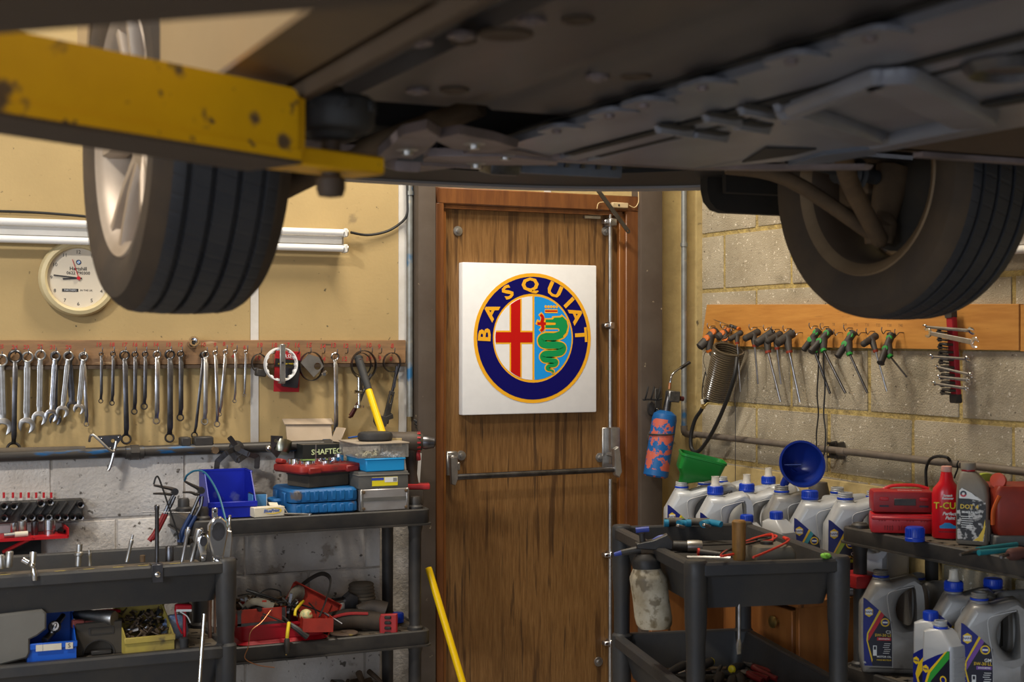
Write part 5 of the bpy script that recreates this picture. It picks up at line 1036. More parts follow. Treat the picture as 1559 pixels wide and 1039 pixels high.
for px in (88, 132, 176, 214, 262, 5): b = MB(YM); b.box((at(px, 860, y=TLY - .115).x - TLX, -.163, TZ - .0028), (.03, .012, .0012)); part('yellow_mark', b, TL)
p = at(240, 868, y=TLY - .205) - Vector((TLX, TLY, 0)); b = MB(STEELD); b.box((p.x, -.2025, TZ - .022), (.032, .004, .052), bev=.001); b.box((p.x, -.185, TZ + .003), (.032, .035, .004)); part('clip_plate', b, TL); part('clip_bolt', MB(CHROME).lathe([(.0085, 0), (.008, .005), (.005, .007), (.001, .007)], (p.x, -.2045, TZ - .024), (0, -1, 0), n=10), TL)
SKG = 'sockets and bars standing in the left trolley'
def stand(px0, py0, px1, py1, y, prof, m, name, lab, n=14):
    """a turned tool from foot (px0,py0) to top (px1,py1); prof: (radius px, 0..1)"""
    a, c = at(px0, py0, y=y), at(px1, py1, y=y); L_ = (c - a).length; k = scl(a)
    b = MB(m); b.lathe([(r * k, t * L_) for r, t in prof], ax=(c - a), n=n); return solo(name, b, lab, 'tool', a, group=SKG)
yl = TLY - .135
SOCK = [(.1, 0), (5.5, 0), (5.8, .05), (5.6, .95), (4.8, 1), (3.4, 1), (3.3, .6), (.1, .6)]
stand(2, 866, 1, 845, yl, SOCK, STEELL, 'socket', 'chrome socket at the very left end of the left trolley ledge')
stand(13, 864, 15, 840, yl, SOCK, STEELL, 'socket', 'grey socket left of the chrome universal joint on the left trolley')
EXT = [(.1, 0), (2.7, 0), (2.7, .62), (3.3, .66), (3.3, .82), (2.0, .84), (2.0, 1), (.1, 1)]
stand(137, 862, 136, 838, yl, EXT, STEELL, 'extension_bar', 'short thin extension bar right of the stepped adapter')
stand(119, 862, 121, 829, yl, [(.1, 0), (4.5, 0), (4.5, .45), (7, .5), (7.2, .62), (4.6, .66), (4.6, 1), (.1, 1)], STEELL, 'socket_adapter', 'stepped chrome adapter standing on the left trolley ledge')
stand(193, 856, 202, 815, yl, EXT, STEELL, 'extension_bar', 'chrome extension bar leaning right midway along the left trolley')
stand(239, 857, 239, 769, yl, [(.1, 0), (3.2, 0), (3.2, .9), (3.8, .92), (3.8, .985), (2.6, 1), (.1, 1)], STEELD, 'steel_bar', 'tallest plain upright steel bar in the left trolley')
stand(217, 856, 217, 845, yl, [(.1, 0), (4, 0), (4, .9), (.1, 1)], RUST, 'brass_plug', 'small brown plug beside the tallest bar in the left trolley')
stand(258, 856, 258, 832, yl + .03, [(.1, 0), (6.2, 0), (6.4, .1), (6.3, .95), (5.5, 1), (4, 1), (3.8, .7), (.1, .7)], STEELD, 'socket', 'wide dull socket right of the tallest bar in the left trolley')
stand(277, 857, 287, 803, yl, [(.1, 0), (2.9, 0), (2.9, .74), (4.2, .8), (4.2, .93), (2.6, .95), (2.6, 1), (.1, 1)], STEEL, 'extension_bar', 'slim extension bar leaning right beside the thick one in the left trolley')
stand(291, 857, 304, 806, yl, [(.1, 0), (3.6, 0), (3.6, .6), (6, .66), (6.2, .98), (5, 1), (.1, 1)], STEELL, 'extension_bar', 'thick extension bar with wide socket end left of the chrome ratchet')
# universal joint hanging over the rim
f = thing('universal_joint', 'bright chrome universal joint hanging over the left trolley front rim', 'tool', at(50, 862, y=TLY - .195)); q = lambda px, py, y=TLY - .205: at(px, py, y=y) - f.location
b = MB(CHROME); b.lathe([(.001, 0), (.009, 0), (.010, .02), (.007, .034), (.001, .036)], q(53, 884), (-.1, 0, 1), n=14); part('lower_yoke', b, f)
b = MB(CHROME); b.lathe([(.009 * math.sin(rad(t)), -.009 * math.cos(rad(t))) for t in range(4, 180, 16)], q(49, 861), n=12); b.lathe([(.001, 0), (.007, .004), (.009, .02), (.010, .036), (.001, .037)], q(49.5, 861), (.1, .2, 1), n=14); part('upper_yoke', b, f)
b = MB(CHROME); b.lathe([(.001, 0), (.008, .002), (.009, .02), (.001, .022)], q(44, 858), (-.8, .2, .5), n=12); part('side_yoke', b, f)
# chrome air ratchets in the corner
def ratchet(px, py, s, lab, rz=0):
    f = thing('air_ratchet', lab, 'ratchet', at(px, py, y=TLY - .17), (0, 0, rz), 'chrome ratchets in the trolley corner')
    b = MB(CHROME); b.poly([(-.020 * s, .02 * s), (-.016 * s, .0), (.016 * s, .0), (.022 * s, .03 * s), (.030 * s, .07 * s), (.026 * s, .105 * s), (.008 * s, .122 * s), (-.014 * s, .118 * s), (-.028 * s, .095 * s), (-.029 * s, .055 * s)], [(.004, -.013 * s), (0, -.009 * s), (0, .009 * s), (.004, .013 * s)], frame((0, 0, 0), (1, 0, 0), (0, 0, 1))); part('head', b, f)
    b = MB(STEELD); b.poly(circ(.022 * s, 20, (0, .078 * s), ry=.030 * s), [(.001, .0132 * s), (.002, .0155 * s)], frame((0, 0, 0), (1, 0, 0), (0, 0, 1))); part('oval_plate', b, f)
    b = MB(CHROME); b.box((0, 0, -.012 * s), (.034 * s, .024 * s, .05 * s), bev=.004); b.lathe([(.008 * s, 0), (.008 * s, .006), (.001, .008)], (0, -.012 * s, -.012 * s), (0, -1, 0), n=12); part('neck', b, f)
    b = MB(CHROME); b.box((-.008 * s, 0, .133 * s), (.016 * s, .012 * s, .030 * s), bev=.002); b.cyl((-.008 * s, -.0063 * s, .138 * s), (-.008 * s, .0063 * s, .138 * s), .004 * s, m=BLACK, n=8); part('anvil', b, f)
ratchet(331, 848, .98, 'largest chrome ratchet head standing in the left trolley front corner')
ratchet(309, 846, .55, 'small chrome ratchet head left of the largest one')
f = thing('blow_gun', 'silver blow gun nozzle standing right of the largest ratchet head', 'air tool', at(345, 852, y=TLY - .16)); b = MB(STEELL); b.poly([(-.012, 0), (.010, 0), (.016, .06), (.014, .084), (.0, .088), (-.022, .05)], [(.003, -.009), (0, -.006), (0, .006), (.003, .009)], frame((0, 0, 0), (1, 0, 0), (0, 0, 1))); part('body', b, f); part('nozzle', MB(CHROME).lathe([(.006, 0), (.007, .012), (.004, .02), (.005, .05), (.001, .052)], (.006, 0, .08), (.08, 0, 1), n=10), f)
solo('blue_air_hose', MB(flat('blue_green_hose', (.01, .10, .17), .4)).tube([at(281, 733, y=-.40), at(285, 724, y=-.42), at(298, 717, y=-.44), at(314, 722, y=-.50), at(332, 752, y=-.60), at(343, 790, y=-.68), at(348, 815, y=-.73), at(350, 850, y=-.76), at(352, 870, y=-.80)], .0032, 8), 'thin blue green hose arching over the blue bin to the left trolley', 'hose')
# brake hose clamp pliers hooked on the rack posts
def pliers(px, py, sx, lab, mh, P1, P2, hx):
    f = thing('clamp_pliers', lab, 'pliers', at(px, py, y=-.41), (0, 0, 0), 'long nosed clamp pliers by the rack posts'); q = lambda a, b_, y=-.41: at(a, b_, y=y) - f.location
    part('upper_jaw', MB(STEELD).tube([q(*p) for p in P1], [.0035, .0075], 8, k=3), f); part('lower_jaw', MB(STEELD).tube([q(*p) for p in P2], [.003, .006], 8, k=3), f)
    part('pivot', MB(STEELD).lathe([(.001, -.009), (.011, -.009), (.012, 0), (.011, .009), (.001, .009)], ax=(0, -1, 0), n=14), f)
    for i, h in enumerate(hx): part('handle_arm', MB(STEELD).tube([q(*p) for p in h[:3]], .0055, 8, k=3), f); part('handle_sleeve', MB(mh).tube([q(*p) for p in h[2:]], [.0075, .0085], 10, k=3), f)
HRD = flat('dark_red_grip', (.20, .015, .015), .45); HBL = flat('navy_grip', (.012, .03, .10), .45)
pliers(266, 749, 1, 'clamp pliers with dark red grips left of the rear rack post', HRD, [(234, 739), (248, 742), (262, 745), (268, 748)], [(233, 752), (248, 752), (258, 753), (264, 752)], [[(264, 754), (258, 765), (250, 783), (243, 797), (236, 812), (227, 824)], [(266, 756), (260, 770), (253, 783), (246, 797), (239, 810), (231, 822)]])
pliers(306, 747, 1, 'clamp pliers with navy grips in front of the royal blue bin', HBL, [(281, 733), (290, 738), (300, 743), (307, 748)], [(278, 750), (290, 750), (298, 753), (304, 752)], [[(303, 756), (298, 768), (291, 784), (283, 799), (277, 812), (273, 826)], [(308, 756), (306, 770), (298, 786), (290, 800), (284, 813), (279, 826)]])
solo('bent_wire', MB(CABLE).tube([at(234, 738, y=-.43), at(237, 728, y=-.43), at(241, 727, y=-.43), at(248, 745, y=-.43), at(258, 775, y=-.43), at(268, 805, y=-.43), at(272, 822, y=-.43)], .0028, 6), 'bent dark wire crossing the red gripped pliers', 'wire')
solo('thin_needle', MB(STEELD).cyl(at(217, 780, y=-.42), at(290, 781, y=-.42), .0012, n=6), 'thin horizontal wire across the rear rack post', 'wire')
# ------------------------------------------------------------------ lower tray of the left trolley
ZT2 = .58 - .012; yb = TLY - .13
part('lower_deck', MB(DUSTP).poly(rrect(.90, .34, .03, 3), [(0, -.008), (0, 0)], M4((0, 0, ZT2)), holes=[[(x - .011, y - .008), (x + .011, y - .008), (x + .011, y + .008), (x - .011, y + .008)] for x in [-.40 + .048 * i for i in range(18)] for y in (-.14, -.09, 0, .09)]), TL)
GYB = mat('grey_plastic_housing', (.155, .145, .125), .6, c2=(.11, .10, .08), sc=5)
f = thing('grey_housing', 'big grey plastic housing with a stepped side at the left trolley lower end', 'housing', (at(20, 990, y=yb).x, yb + .0, ZT2)); k = scl(f.location)
b = MB(GYB); b.poly([(-50 * k, 0), (18 * k, 12 * k), (22 * k, 20 * k), (22 * k, 40 * k), (32 * k, 44 * k), (46 * k, 54 * k), (46 * k, 78 * k), (40 * k, 84 * k), (-50 * k, 80 * k)], [(.005, .04), (0, .035), (0, -.035), (.006, -.04)][::-1], frame((0, 0, 0), (1, 0, 0), (0, 0, 1))); part('shell', b, f); part('dark_top', MB(DUSTP).box((-10 * k, .02, 86 * k), (.1, .06, .012), (0, -4, 0), bev=.004), f)
o = bin_('small_blue_bin', 'small bright blue bin with paper labels on the left trolley lower tray', (fx(80, yb - .02), yb + .045, ZT2), .132, .145, .125, -2, mat('mid_blue_bin', (.010, .085, .44), .4, c2=(.012, .10, .5), sc=6), .47, cut=.75)
for x, s, w_ in ((-.035, '', .018), (.0, '', .05), (.046, 'S', .02)):
    b = MB(CREAM); b.box((x, -.0815, .047), (w_, .001, .018)); part('label', b, o)
    if s: part('lettering', MB(BLACK).text(s, .017, frame((x, -.0825, .047), (1, 0, 0), (0, 0, 1)), None, .0002), o)
f = thing('bearing_tool', 'dark steel tool with round head lying in the small blue bin', 'tool', at(85, 962, y=yb - .005)); q = lambda px, py, y=yb: at(px, py, y=y) - f.location
b = MB(STEELD); b.tube([q(96, 938, yb + .04), q(86, 952), q(78, 966), q(68, 976, yb - .02)], [.008, .011], 10); part('shaft', b, f); part('round_head', MB(STEELD).lathe([(.001, -.008), (.014, -.008), (.019, 0), (.014, .008), (.001, .008)], q(83, 955), (-.3, -.8, .4), n=16), f)
f = thing('arch_block', 'dirty black plastic block with an arch recess beside the small blue bin', 'block', (fx(152, yb), yb + .03, ZT2)); k = scl(f.location)
b = MB(mat('dirty_black_block', (.045, .038, .03), .8, c2=(.09, .07, .048), sc=6)); w2, h2 = 35 * k, 50 * k; ar = [(22 * k * math.cos(rad(t)), 21 * k * math.sin(rad(t)) + 1 * k) for t in range(0, 181, 15)]
b.poly([(-w2, 0)] + [(-22 * k, 0)] + ar[::-1] + [(22 * k, 0), (w2, 0), (w2, h2), (-w2 * .96, h2)], [(.002, -.01), (0, -.006), (0, .06)][::-1] if 0 else [(0, -.06), (0, .006), (.002, .01)], frame((0, 0, 0), (1, 0, 0), (0, 0, 1))); part('body', b, f)
part('back_plate', MB(BRB).box((0, .03, h2 * .3), (w2 * 1.9, .02, h2 * .55)), f); part('arch_rib', MB(BLACKP).poly([(x * 1.12, y * 1.1) for x, y in ar] + ar[::-1], [(0, .008), (.001, .013)], frame((0, 0, 0), (1, 0, 0), (0, 0, 1))), f); part('panel_frame', MB(BLACKP).poly(rrect(38 * k, 11 * k, .003, 2, (4 * k, 37 * k)), [(0, .009), (.001, .0125)], frame((0, 0, 0), (1, 0, 0), (0, 0, 1)), holes=[rrect(32 * k, 7 * k, .002, 2, (4 * k, 37 * k))]), f); part('foot_tab', MB(BLACKP).box((4 * k, -.004, 4 * k), (30 * k, .02, 6 * k), bev=.002), f)
f = thing('chrome_torch', 'worn chrome cylinder lying across the top of the dark blocks', 'cylinder', at(150, 941, y=yb + .06)); a = at(113, 935, y=yb + .12) - f.location; c = at(174, 942, y=yb + .02) - f.location
b = MB(STEELL); b.lathe([(.001, 0), (.015, 0), (.016, .02), (.017, (c - a).length * .5), (.021, (c - a).length * .75), (.022, (c - a).length - .004), (.020, (c - a).length), (.001, (c - a).length)], a, c - a, n=22); part('barrel', b, f)
part('red_strip', MB(RPL).tube([at(140, 932, y=yb + .09) - f.location, at(165, 930, y=yb + .09) - f.location, at(183, 931, y=yb + .09) - f.location], .005, 6), f)
f = thing('red_plug', 'small dusty red connector lying on the arch block', 'connector', at(128, 950, y=yb + .04), (0, 4, 6)); DRD = mat('dusty_red', (.26, .055, .045), .6, c2=(.15, .04, .03), sc=10)
part('plug_body', MB(DRD).box((-.018, 0, 0), (.034, .022, .024), bev=.003), f); part('barrel', MB(DRD).lathe([(.009, 0), (.0105, .006), (.0105, .03), (.008, .042), (.004, .05), (.001, .052)], (-.002, 0, -.002), (1, 0, -.05), n=12), f)
YB = mat('grimy_yellow_bin', (.52, .40, .07), .55, c2=(.30, .22, .06), sc=7, amt=.9, spots=[((.07, .055, .04), 11, .60, .9)])
o = bin_('yellow_bin', 'grimy yellow bin full of dark clips on the left trolley lower tray', (fx(224, yb), yb + .06, ZT2), .142, .17, .118, 2, YB, .44, cut=.80)
b = MB(STEELD, GRIME, RUST); random.seed(9)
for i in range(110):
    d_ = random.uniform(0, 1); b.box((fx(224, yb) + random.uniform(-.06, .06), yb + .0 + d_ * .12, ZT2 + .045 + d_ * .05 + random.uniform(-.005, .012)), (random.uniform(.008, .028), random.uniform(.004, .014), .003), [random.uniform(-60, 60) for _ in range(3)], random.choice(b.mats))
o = solo('clip_heap', b, 'heap of dark metal clips in the grimy yellow bin', 'clips'); o['kind'] = 'stuff'
f = thing('red_valve_tool', 'red painted upright tool with white band near the rear leg', 'tool', at(281, 974, y=yb + .02)); b = MB(RPL); b.cyl((0, 0, 0), (0, 0, .085), .005, n=10); part('stem', b, f); part('head', MB(RPL).box((-.004, 0, .095), (.05, .02, .022), (0, 4, 0), bev=.004), f); part('white_band', MB(WL).box((-.004, -.0005, .088), (.045, .021, .007), (0, 4, 0)), f)
part('bail', MB(RPL).tube([(-.028, 0, .09), (-.022, -.005, .05), (-.008, -.004, .018)], .0028, 6), f); part('wire', MB(WL).tube([(-.015, -.01, .085), (.005, -.012, .07), (.015, -.01, .05)], .0018, 6), f)
b = MB(mat('blue_white_bag', (.30, .36, .45), .35, c2=(.03, .07, .25), sc=22, lo=.45, hi=.55, bump=.8)); b.lathe([(.001, 0), (.035, .006), (.042, .04), (.034, .075), (.02, .09), (.001, .092)], sc=(1, .6), n=16); solo('crumpled_bag', b, 'crumpled blue and white bag behind the red upright tool', 'bag', (fx(268, yb + .05), yb + .07, ZT2))
f = thing('black_bush', 'short black rubber bush at the right end of the left trolley lower tray', 'bush', (fx(281, yb - .02), yb - .01, ZT2)); part('body', MB(RUBBER).lathe([(.001, 0), (.014, 0), (.014, .034), (.009, .036), (.001, .036)], n=16), f)
solo('dark_lump', MB(BRB).lathe([(.001, 0), (.028, .002), (.026, .018), (.012, .03), (.001, .032)], n=9, sc=(1, .7)), 'dark lump of rubber between the yellow bin and the black bush', 'lump', (fx(266, yb), yb + .0, ZT2))
# rods and pipes leaning by the trolley right end
solo('chrome_bar', MB(CHROME).cyl(at(311, 935, y=-.845), at(302, 1060, y=-.87), .0062, n=12), 'bright chrome bar leaning outside the left trolley front leg', 'bar')
for i, (a, c, m) in enumerate((((318, 880), (322, 1039), 'copper'), ((327, 885), (327, 1039), 'dark'), ((322, 905), (317, 1039), 'thin'))):
    solo('leaning_pipe', MB(mat('dull_copper', (.20, .11, .07), .5, .5)) .cyl(at(*a, y=-.60 + .02 * i), at(c[0], c[1] + 40, y=-.62), .0055 - .0015 * i, n=10), ('thick dull copper pipe inside the left trolley front leg', 'middle dull pipe next to the left trolley front leg', 'thinnest dull pipe by the left trolley front leg')[i], 'pipe', group='pipes leaning by the left trolley')
for i, (P, m) in enumerate((([(205, 1039), (235, 1032), (270, 1027), (298, 1026)], mat('brass', (.60, .40, .12), .3, 1)), ([(250, 1039), (275, 1035), (310, 1034)], RPL), ([(112, 1039), (116, 1028), (121, 1018), (122, 1014)], HRD))):
    solo('thin_rod', MB(m).tube([at(*p, y=yb) for p in P], .005 if i < 2 else .007, 8), ('brass rod lying under the left trolley lower tray', 'red rod lying under the left trolley lower tray', 'dark red handle end rising under the left trolley lower tray')[i], 'tool')
# small red wall shelf with socket rail above the left trolley
f = thing('red_wall_shelf', 'small red bracket shelf of sockets on the white wall at the left edge', 'shelf', at(40, 812, y=-.06)); q = lambda px, py, y: at(px, py, y=y) - f.location
SRD = flat('glossy_red_shelf', (.42, .010, .014), .35)
a, c = q(-70, 814, -.20), q(104, 812, -.20); part('shelf_plate', MB(SRD).bx((a.x, -.14, -.006), (c.x, .0, .004)), f)
part('brace', MB(SRD).tube([q(52, 818, -.20), q(5, 841, -.12)], .006, 6, k=1), f); part('end_lip', MB(SRD).box((c.x, -.07, .012), (.004, .14, .03), (0, 0, 0)), f)
part('back_board', MB(BLACK).bx((a.x, -.022, -.13), (q(62, 830, -.07).x, -.0, -.006)), f)
f = thing('socket_rail', 'black moulded socket rail with red pegs standing on the red shelf', 'socket rail', at(60, 785, y=-.09)); q = lambda px, py, y=-.10: at(px, py, y=y) - f.location
a, c = q(-60, 802), q(127, 760); part('rail_body', MB(BLACKP).bx((a.x, -.0, a.z), (c.x, .035, c.z), bev=.004), f)
for i in range(8): p_ = q(10 + i * 14, 775); part('rib', MB(BLACKP).box((p_.x, -.006, p_.z), (.006, .014, .055), (0, 35, 0), bev=.001), f)
for px in (7, 21, 33, 45, 56.5, 68, 79.5): p_ = q(px, 757); part('red_peg', MB(SRD).cyl((p_.x, .016, p_.z - .006), (p_.x, .016, p_.z + .012), .004, n=10), f)
SK2 = 'sockets on the black rail'
for px, py, r in ((5, 770, 5.5), (20, 770, 5.5), (61, 766, 5.5), (75, 764, 5), (121, 768, 5), (5, 788, 5.5), (34, 788, 5), (47, 787, 5.2), (60, 788, 5.3), (73, 787, 5), (86, 787, 5), (98, 787, 4.8), (109, 787, 4.8), (121, 787, 4.8)):
    p_ = at(px, py, y=-.10); k = scl(p_); b = MB(STEELD); b.lathe([(r * k * .62, -.01), (r * k * .62, .026), (r * k, .028), (r * k, -.01)], ax=(0, -1, 0), n=18, closed=True)
    solo('rail_socket', b, 'steel socket in the %s row of the black rail, open end forward, at photo column %d' % ('upper' if py < 780 else 'lower', px), 'socket', p_, group=SK2) if False else solo('rail_socket', b, 'steel socket plugged open end forward in the %s row of the black rail' % ('upper' if py < 780 else 'lower'), 'socket', p_, group=SK2 + (', upper row' if py < 780 else ', lower row'))
zs2 = at(40, 812, y=-.06).z + .004
for px, w_, h, m, lab in ((21, 5, 20, STEEL, 'narrow chrome socket standing on the red shelf behind the white tube'), (34, 7, 22, STEELL, 'chrome socket second from the left on the red shelf'), (53, 5.5, 20, STEELD, 'tall slim dark socket in the middle of the red shelf'), (75, 9, 22, STEEL, 'widest chrome socket standing on the red shelf')):
    x_ = at(px, 806, y=-.15).x; k = scl(Vector((x_, -.15, 1))); b = MB(m); b.lathe([(.001, 0), (w_ * k * .9, 0), (w_ * k * .9, .012), (w_ * k, .014), (w_ * k, h * k), (w_ * k * .7, h * k), (w_ * k * .7, h * k * .7), (.001, h * k * .7)], n=18); solo('shelf_socket', b, lab, 'socket', (x_, -.15, zs2), group='sockets standing on the red shelf')
f = thing('white_tube_part', 'cream and grey tubular part lying on the red shelf front', 'tube', (at(22, 806, y=-.18).x, -.185, zs2 + .009)); part('cream_end', MB(CREAM).cyl((0, 0, 0), (.04, 0, .001), .009, n=14), f); part('grey_end', MB(STEELL).cyl((-.032, 0, -.001), (0, 0, 0), .008, n=14), f)
b = MB(STEELD); b.lathe([(.004, 0), (.0075, 0), (.0075, .03), (.004, .03)], ax=(.5, -1, 0), n=14, closed=True); solo('shelf_socket', b, 'small dark socket lying open end forward at the red shelf right end', 'socket', (at(90, 803, y=-.14).x, -.14, zs2 + .0078), group='sockets standing on the red shelf')
# ================================================================== right wall
xpl = -.022
A, B_, Cc, D = at(1076, 464, x=xpl), at(1551, 463, x=xpl), at(1551, 534, x=xpl), at(1067, 527, x=xpl)
TO = Vector((xpl, A.y, D.z)); tb = thing('tool_plank', 'orange pine plank of hooks on the grey block wall', 'tool board', TO)
def yz(p): return (-(p.y - TO.y), p.z - TO.z)
TM = frame((0, 0, 0), (0, -1, 0), (0, 0, 1))     # local x runs towards the camera, z out of the wall
b = MB(PINE); b.poly([yz(A), yz(B_), yz(Cc), yz(D)], [(0, -.020), (0, -.001), (.001, 0)], TM); part('plank', b, tb)
b = MB(PINE); e = at(1553, 464, x=xpl), at(1640, 462, x=xpl), at(1640, 537, x=xpl), at(1553, 535, x=xpl); b.poly([yz(p) for p in e], [(0, -.020), (0, -.002)], TM); part('plank', b, tb)
def rp(px, py, d): return at(px, py, x=-d)
def hook2(px, py):
    p = rp(px, py, .022) - TO; b = MB(STEELD); b.tube([p, p + Vector((-.02, 0, 0)), p + Vector((-.03, 0, -.010)), p + Vector((-.038, 0, .002)), p + Vector((-.036, 0, .012))], .0016, 6, k=3); part('hook', b, tb)
for i, s in enumerate(('T5', 'T8', 'T10', 'T15', 'T20', 'T25', 'T30', 'T40')): 
    p = rp(1252 + i * 17, 494 + i * .3, .0222) - TO; part('pencil_mark', MB(flat('pencil_brown', (.22, .11, .04), .8)).text(s, .014, frame(p, (0, -1, 0), (0, 0, 1)), None, .0002), tb)
THD = mat('dark_rubber_handle', (.030, .026, .023), .6, c2=(.055, .045, .036), sc=14); THO = flat('orange_handle', (.50, .12, .012), .5); THG = flat('green_handle', (.015, .22, .03), .5); THR = flat('dark_red_collar', (.22, .03, .012), .5)
GT = 'T handled keys hanging on the pine plank'
def tkey(hx0, hy0, hx1, hy1, sx0, sy0, sx1, sy1, hr, sr, acc, lab, da=.045, db=.10):
    a, c = rp(hx0, hy0, da), rp(hx1, hy1, db); t = thing('t_handle_key', lab, 'hex key', a, group=GT); k = scl(a); hr *= 1.3; e_ = (a - c) * .12; a = a + e_; c = c - e_
    s0, s1 = rp(sx0, sy0, (da + db) / 2), rp(sx1, sy1, (da + db) / 2 - .02); m = a.lerp(c, .35)
    b = MB(THD); L_ = (c - a).length; d = c - a; b.tube([(0, 0, 0), d * .15, d * .5, d * .85, d], [hr * k, hr * k * .85], 12, flat_=.8); b.lathe([(hr * k, 0), (hr * k * .7, .006), (.001, .008)], (0, 0, 0), -d, n=12); b.lathe([(hr * k * .85, 0), (hr * k * .5, .004), (.001, .006)], d, d, n=12); part('handle', b, t)
    b = MB(THD); b.cyl(m - a, s0 - a, hr * k * .95, hr * k * .62, 12); part('neck', b, t)
    part('collar', MB(acc).cyl((s0 - a) - (s1 - s0).normalized() * .006, (s0 - a) + (s1 - s0).normalized() * .003, hr * k * .66, n=12), t, 'coloured collar')
    if acc is not THR:
        nrm = Vector((-1, -.6, .3)).normalized()
        for q_ in (.12, .5): part('grip_inlay', MB(acc).lathe([(hr * k * .75, -.002), (hr * k * .6, .004), (.001, .005)], d * q_ + nrm * hr * k * .62, nrm, n=12), t)
    part('shaft', MB(STEEL if acc is not THG else STEELD).cyl(s0 - a, s1 - a, sr * k, n=10), t)
    hook2(hx0 - 1, hy0 - 7)
tkey(1090, 504, 1070, 524, 1082, 532, 1089, 546, 6.0, 2, THO, 'short orange and black T key at the left end of the pine plank')
tkey(1110, 503, 1096, 512, 1106, 516, 1110, 522, 5.5, 1.6, THO, 'T key stub behind the chrome S hook', .04, .08)
tkey(1128, 507, 1114, 515, 1124, 522, 1129, 596, 3.6, 1.2, THR, 'thin T key hanging in front of the coiled hose', .05, .09)
tkey(1154, 506, 1138, 514, 1151, 526, 1156, 584, 4.6, 1.5, THR, 'slim T key just right of the coiled hose')
tkey(1176, 507, 1156, 520, 1172, 535, 1191, 611, 5.6, 2, THR, 'T key with the longest bright shaft slanting right, left one of two')
tkey(1188, 509, 1172, 518, 1185, 530, 1191, 584, 4.4, 1.5, THR, 'slim T key between the two long bright shafted ones')
tkey(1206, 508, 1188, 520, 1204, 535, 1220, 611, 5.8, 2, THR, 'long bright shafted T key left of the open cup hook')
tkey(1246, 504, 1228, 527, 1243, 534, 1266, 597, 5.4, 2, THG, 'green and black T key right of the open cup hook', .04, .07)
tkey(1263, 505, 1240, 530, 1257, 531, 1290, 596, 5.8, 2, THG, 'green and black T key in front of the hanging black cord')
tkey(1299, 507, 1280, 536, 1296, 536, 1323, 595, 5.8, 1.9, THG, 'green and black T key hanging alone mid plank', .045, .085)
tkey(1333, 512, 1318, 522, 1335, 534, 1352, 595, 4.6, 1.5, THR, 'slim brown T key between the last two green ones')
tkey(1357, 511, 1344, 545, 1357, 539, 1382, 570, 5.6, 1.4, THG, 'green and black T key with the shortest shaft, last on the plank')
for px in (1222, 1283, 1318, 1376): hook2(px, 507)
# chrome S hook, awl
solo('s_hook', MB(CHROME).tube([rp(1104, 502, .06), rp(1107, 499.5, .07), rp(1113, 501, .08), rp(1112, 507, .08), rp(1104, 513, .08), rp(1098, 517, .08), rp(1099, 520.5, .08), rp(1108, 519, .075), rp(1118, 515, .07)], .0022, 8), 'chrome S hook on the left end of the pine plank', 'hook')
f = thing('awl', 'thin awl with an orange tipped black handle lying above the T keys', 'awl', rp(1120, 500, .04)); q = lambda px, py, d=.05: rp(px, py, d) - f.location
part('handle', MB(THD).cyl(q(1112, 496), q(1125, 501), .0065, n=10), f); part('tip', MB(THO).cyl(q(1123.5, 500.5), q(1126, 501.5), .0075, n=10), f); part('needle', MB(STEEL).cyl(q(1087, 487, .03), q(1112, 496), .0014, n=6), f)
# smoky coiled hose with its black tail
HOSEM = mat('smoky_brown_hose', (.085, .062, .036), .18, c2=(.14, .105, .062), sc=9, trans=.25, coat=.5)
a, c = rp(1110, 531, .09), rp(1090, 606, .09); f = thing('coiled_air_hose', 'smoky brown coiled air hose hanging from the pine plank left end', 'hose', a)
d = (c - a); dn = d.normalized(); u = dn.cross(Vector((.5, .8, 0))).normalized(); v = dn.cross(u); P = []
N_ = 24
for i in range(N_ * 14 + 1):
    t = i / (N_ * 14); an = 2 * PI * i / 14; r = .058 * (1 - .18 * t); P.append(d * t + (u * math.cos(an) * r + v * math.sin(an) * r * .55) + dn * .012 * math.sin(an))
part('coil', MB(HOSEM).tube(P, .0056, 6, k=1), f)
solo('black_air_hose', MB(CABLE).tube([rp(1122, 545, .13), rp(1119, 568, .15), rp(1110, 600, .15), rp(1096, 635, .14), rp(1079, 668, .13), rp(1063, 688, .13), rp(1053, 683, .13), rp(1052, 663, .13), rp(1058, 640, .13), rp(1067, 626, .13), rp(1069, 622, .13)], .0078, 10), 'thick black rubber hose looping below the coiled hose', 'hose')
f = thing('hose_fitting', 'brass and black hose fitting at the foot of the coiled hose', 'fitting', rp(1071, 618, .13)); b = MB(mat('brass', (.60, .40, .12), .3, 1)); b.cyl((0, 0, -.012), (0, 0, .012), .008, n=6); b.cyl((.003, -.004, .0), (.012, -.012, .012), .006, n=10); part('brass_nut', b, f); part('collar', MB(CREAM).cyl((-.002, 0, .008), (-.006, 0, .024), .0075, n=10), f); part('cap', MB(BLACK).box((.01, -.006, .02), (.03, .02, .012), bev=.003), f)
solo('cable_tie', MB(CABLE).tube([rp(1074, 566, .13), rp(1070, 585, .13), rp(1069, 605, .13), rp(1072, 616, .13), rp(1077, 605, .13), rp(1078, 585, .13), rp(1074, 566, .13)], .0022, 6), 'long black cable tie loop on the coiled hose', 'cable tie')
solo('dark_string', MB(CABLE).tube([rp(1075, 565, .13), rp(1071, 550, .12), rp(1073, 538, .10), rp(1080, 532, .08)], .0012, 6), 'thin dark string from the cable tie up to the T key', 'string')
solo('hanging_wire', MB(STEELD).tube([rp(1126, 520, .10), rp(1121, 580, .11), rp(1118, 605, .11), rp(1119.5, 625, .11), rp(1119.5, 740, .11), rp(1119.5, 800, .11)], .0013, 6), 'thin straight wire hanging from a T key down behind the jugs', 'wire')
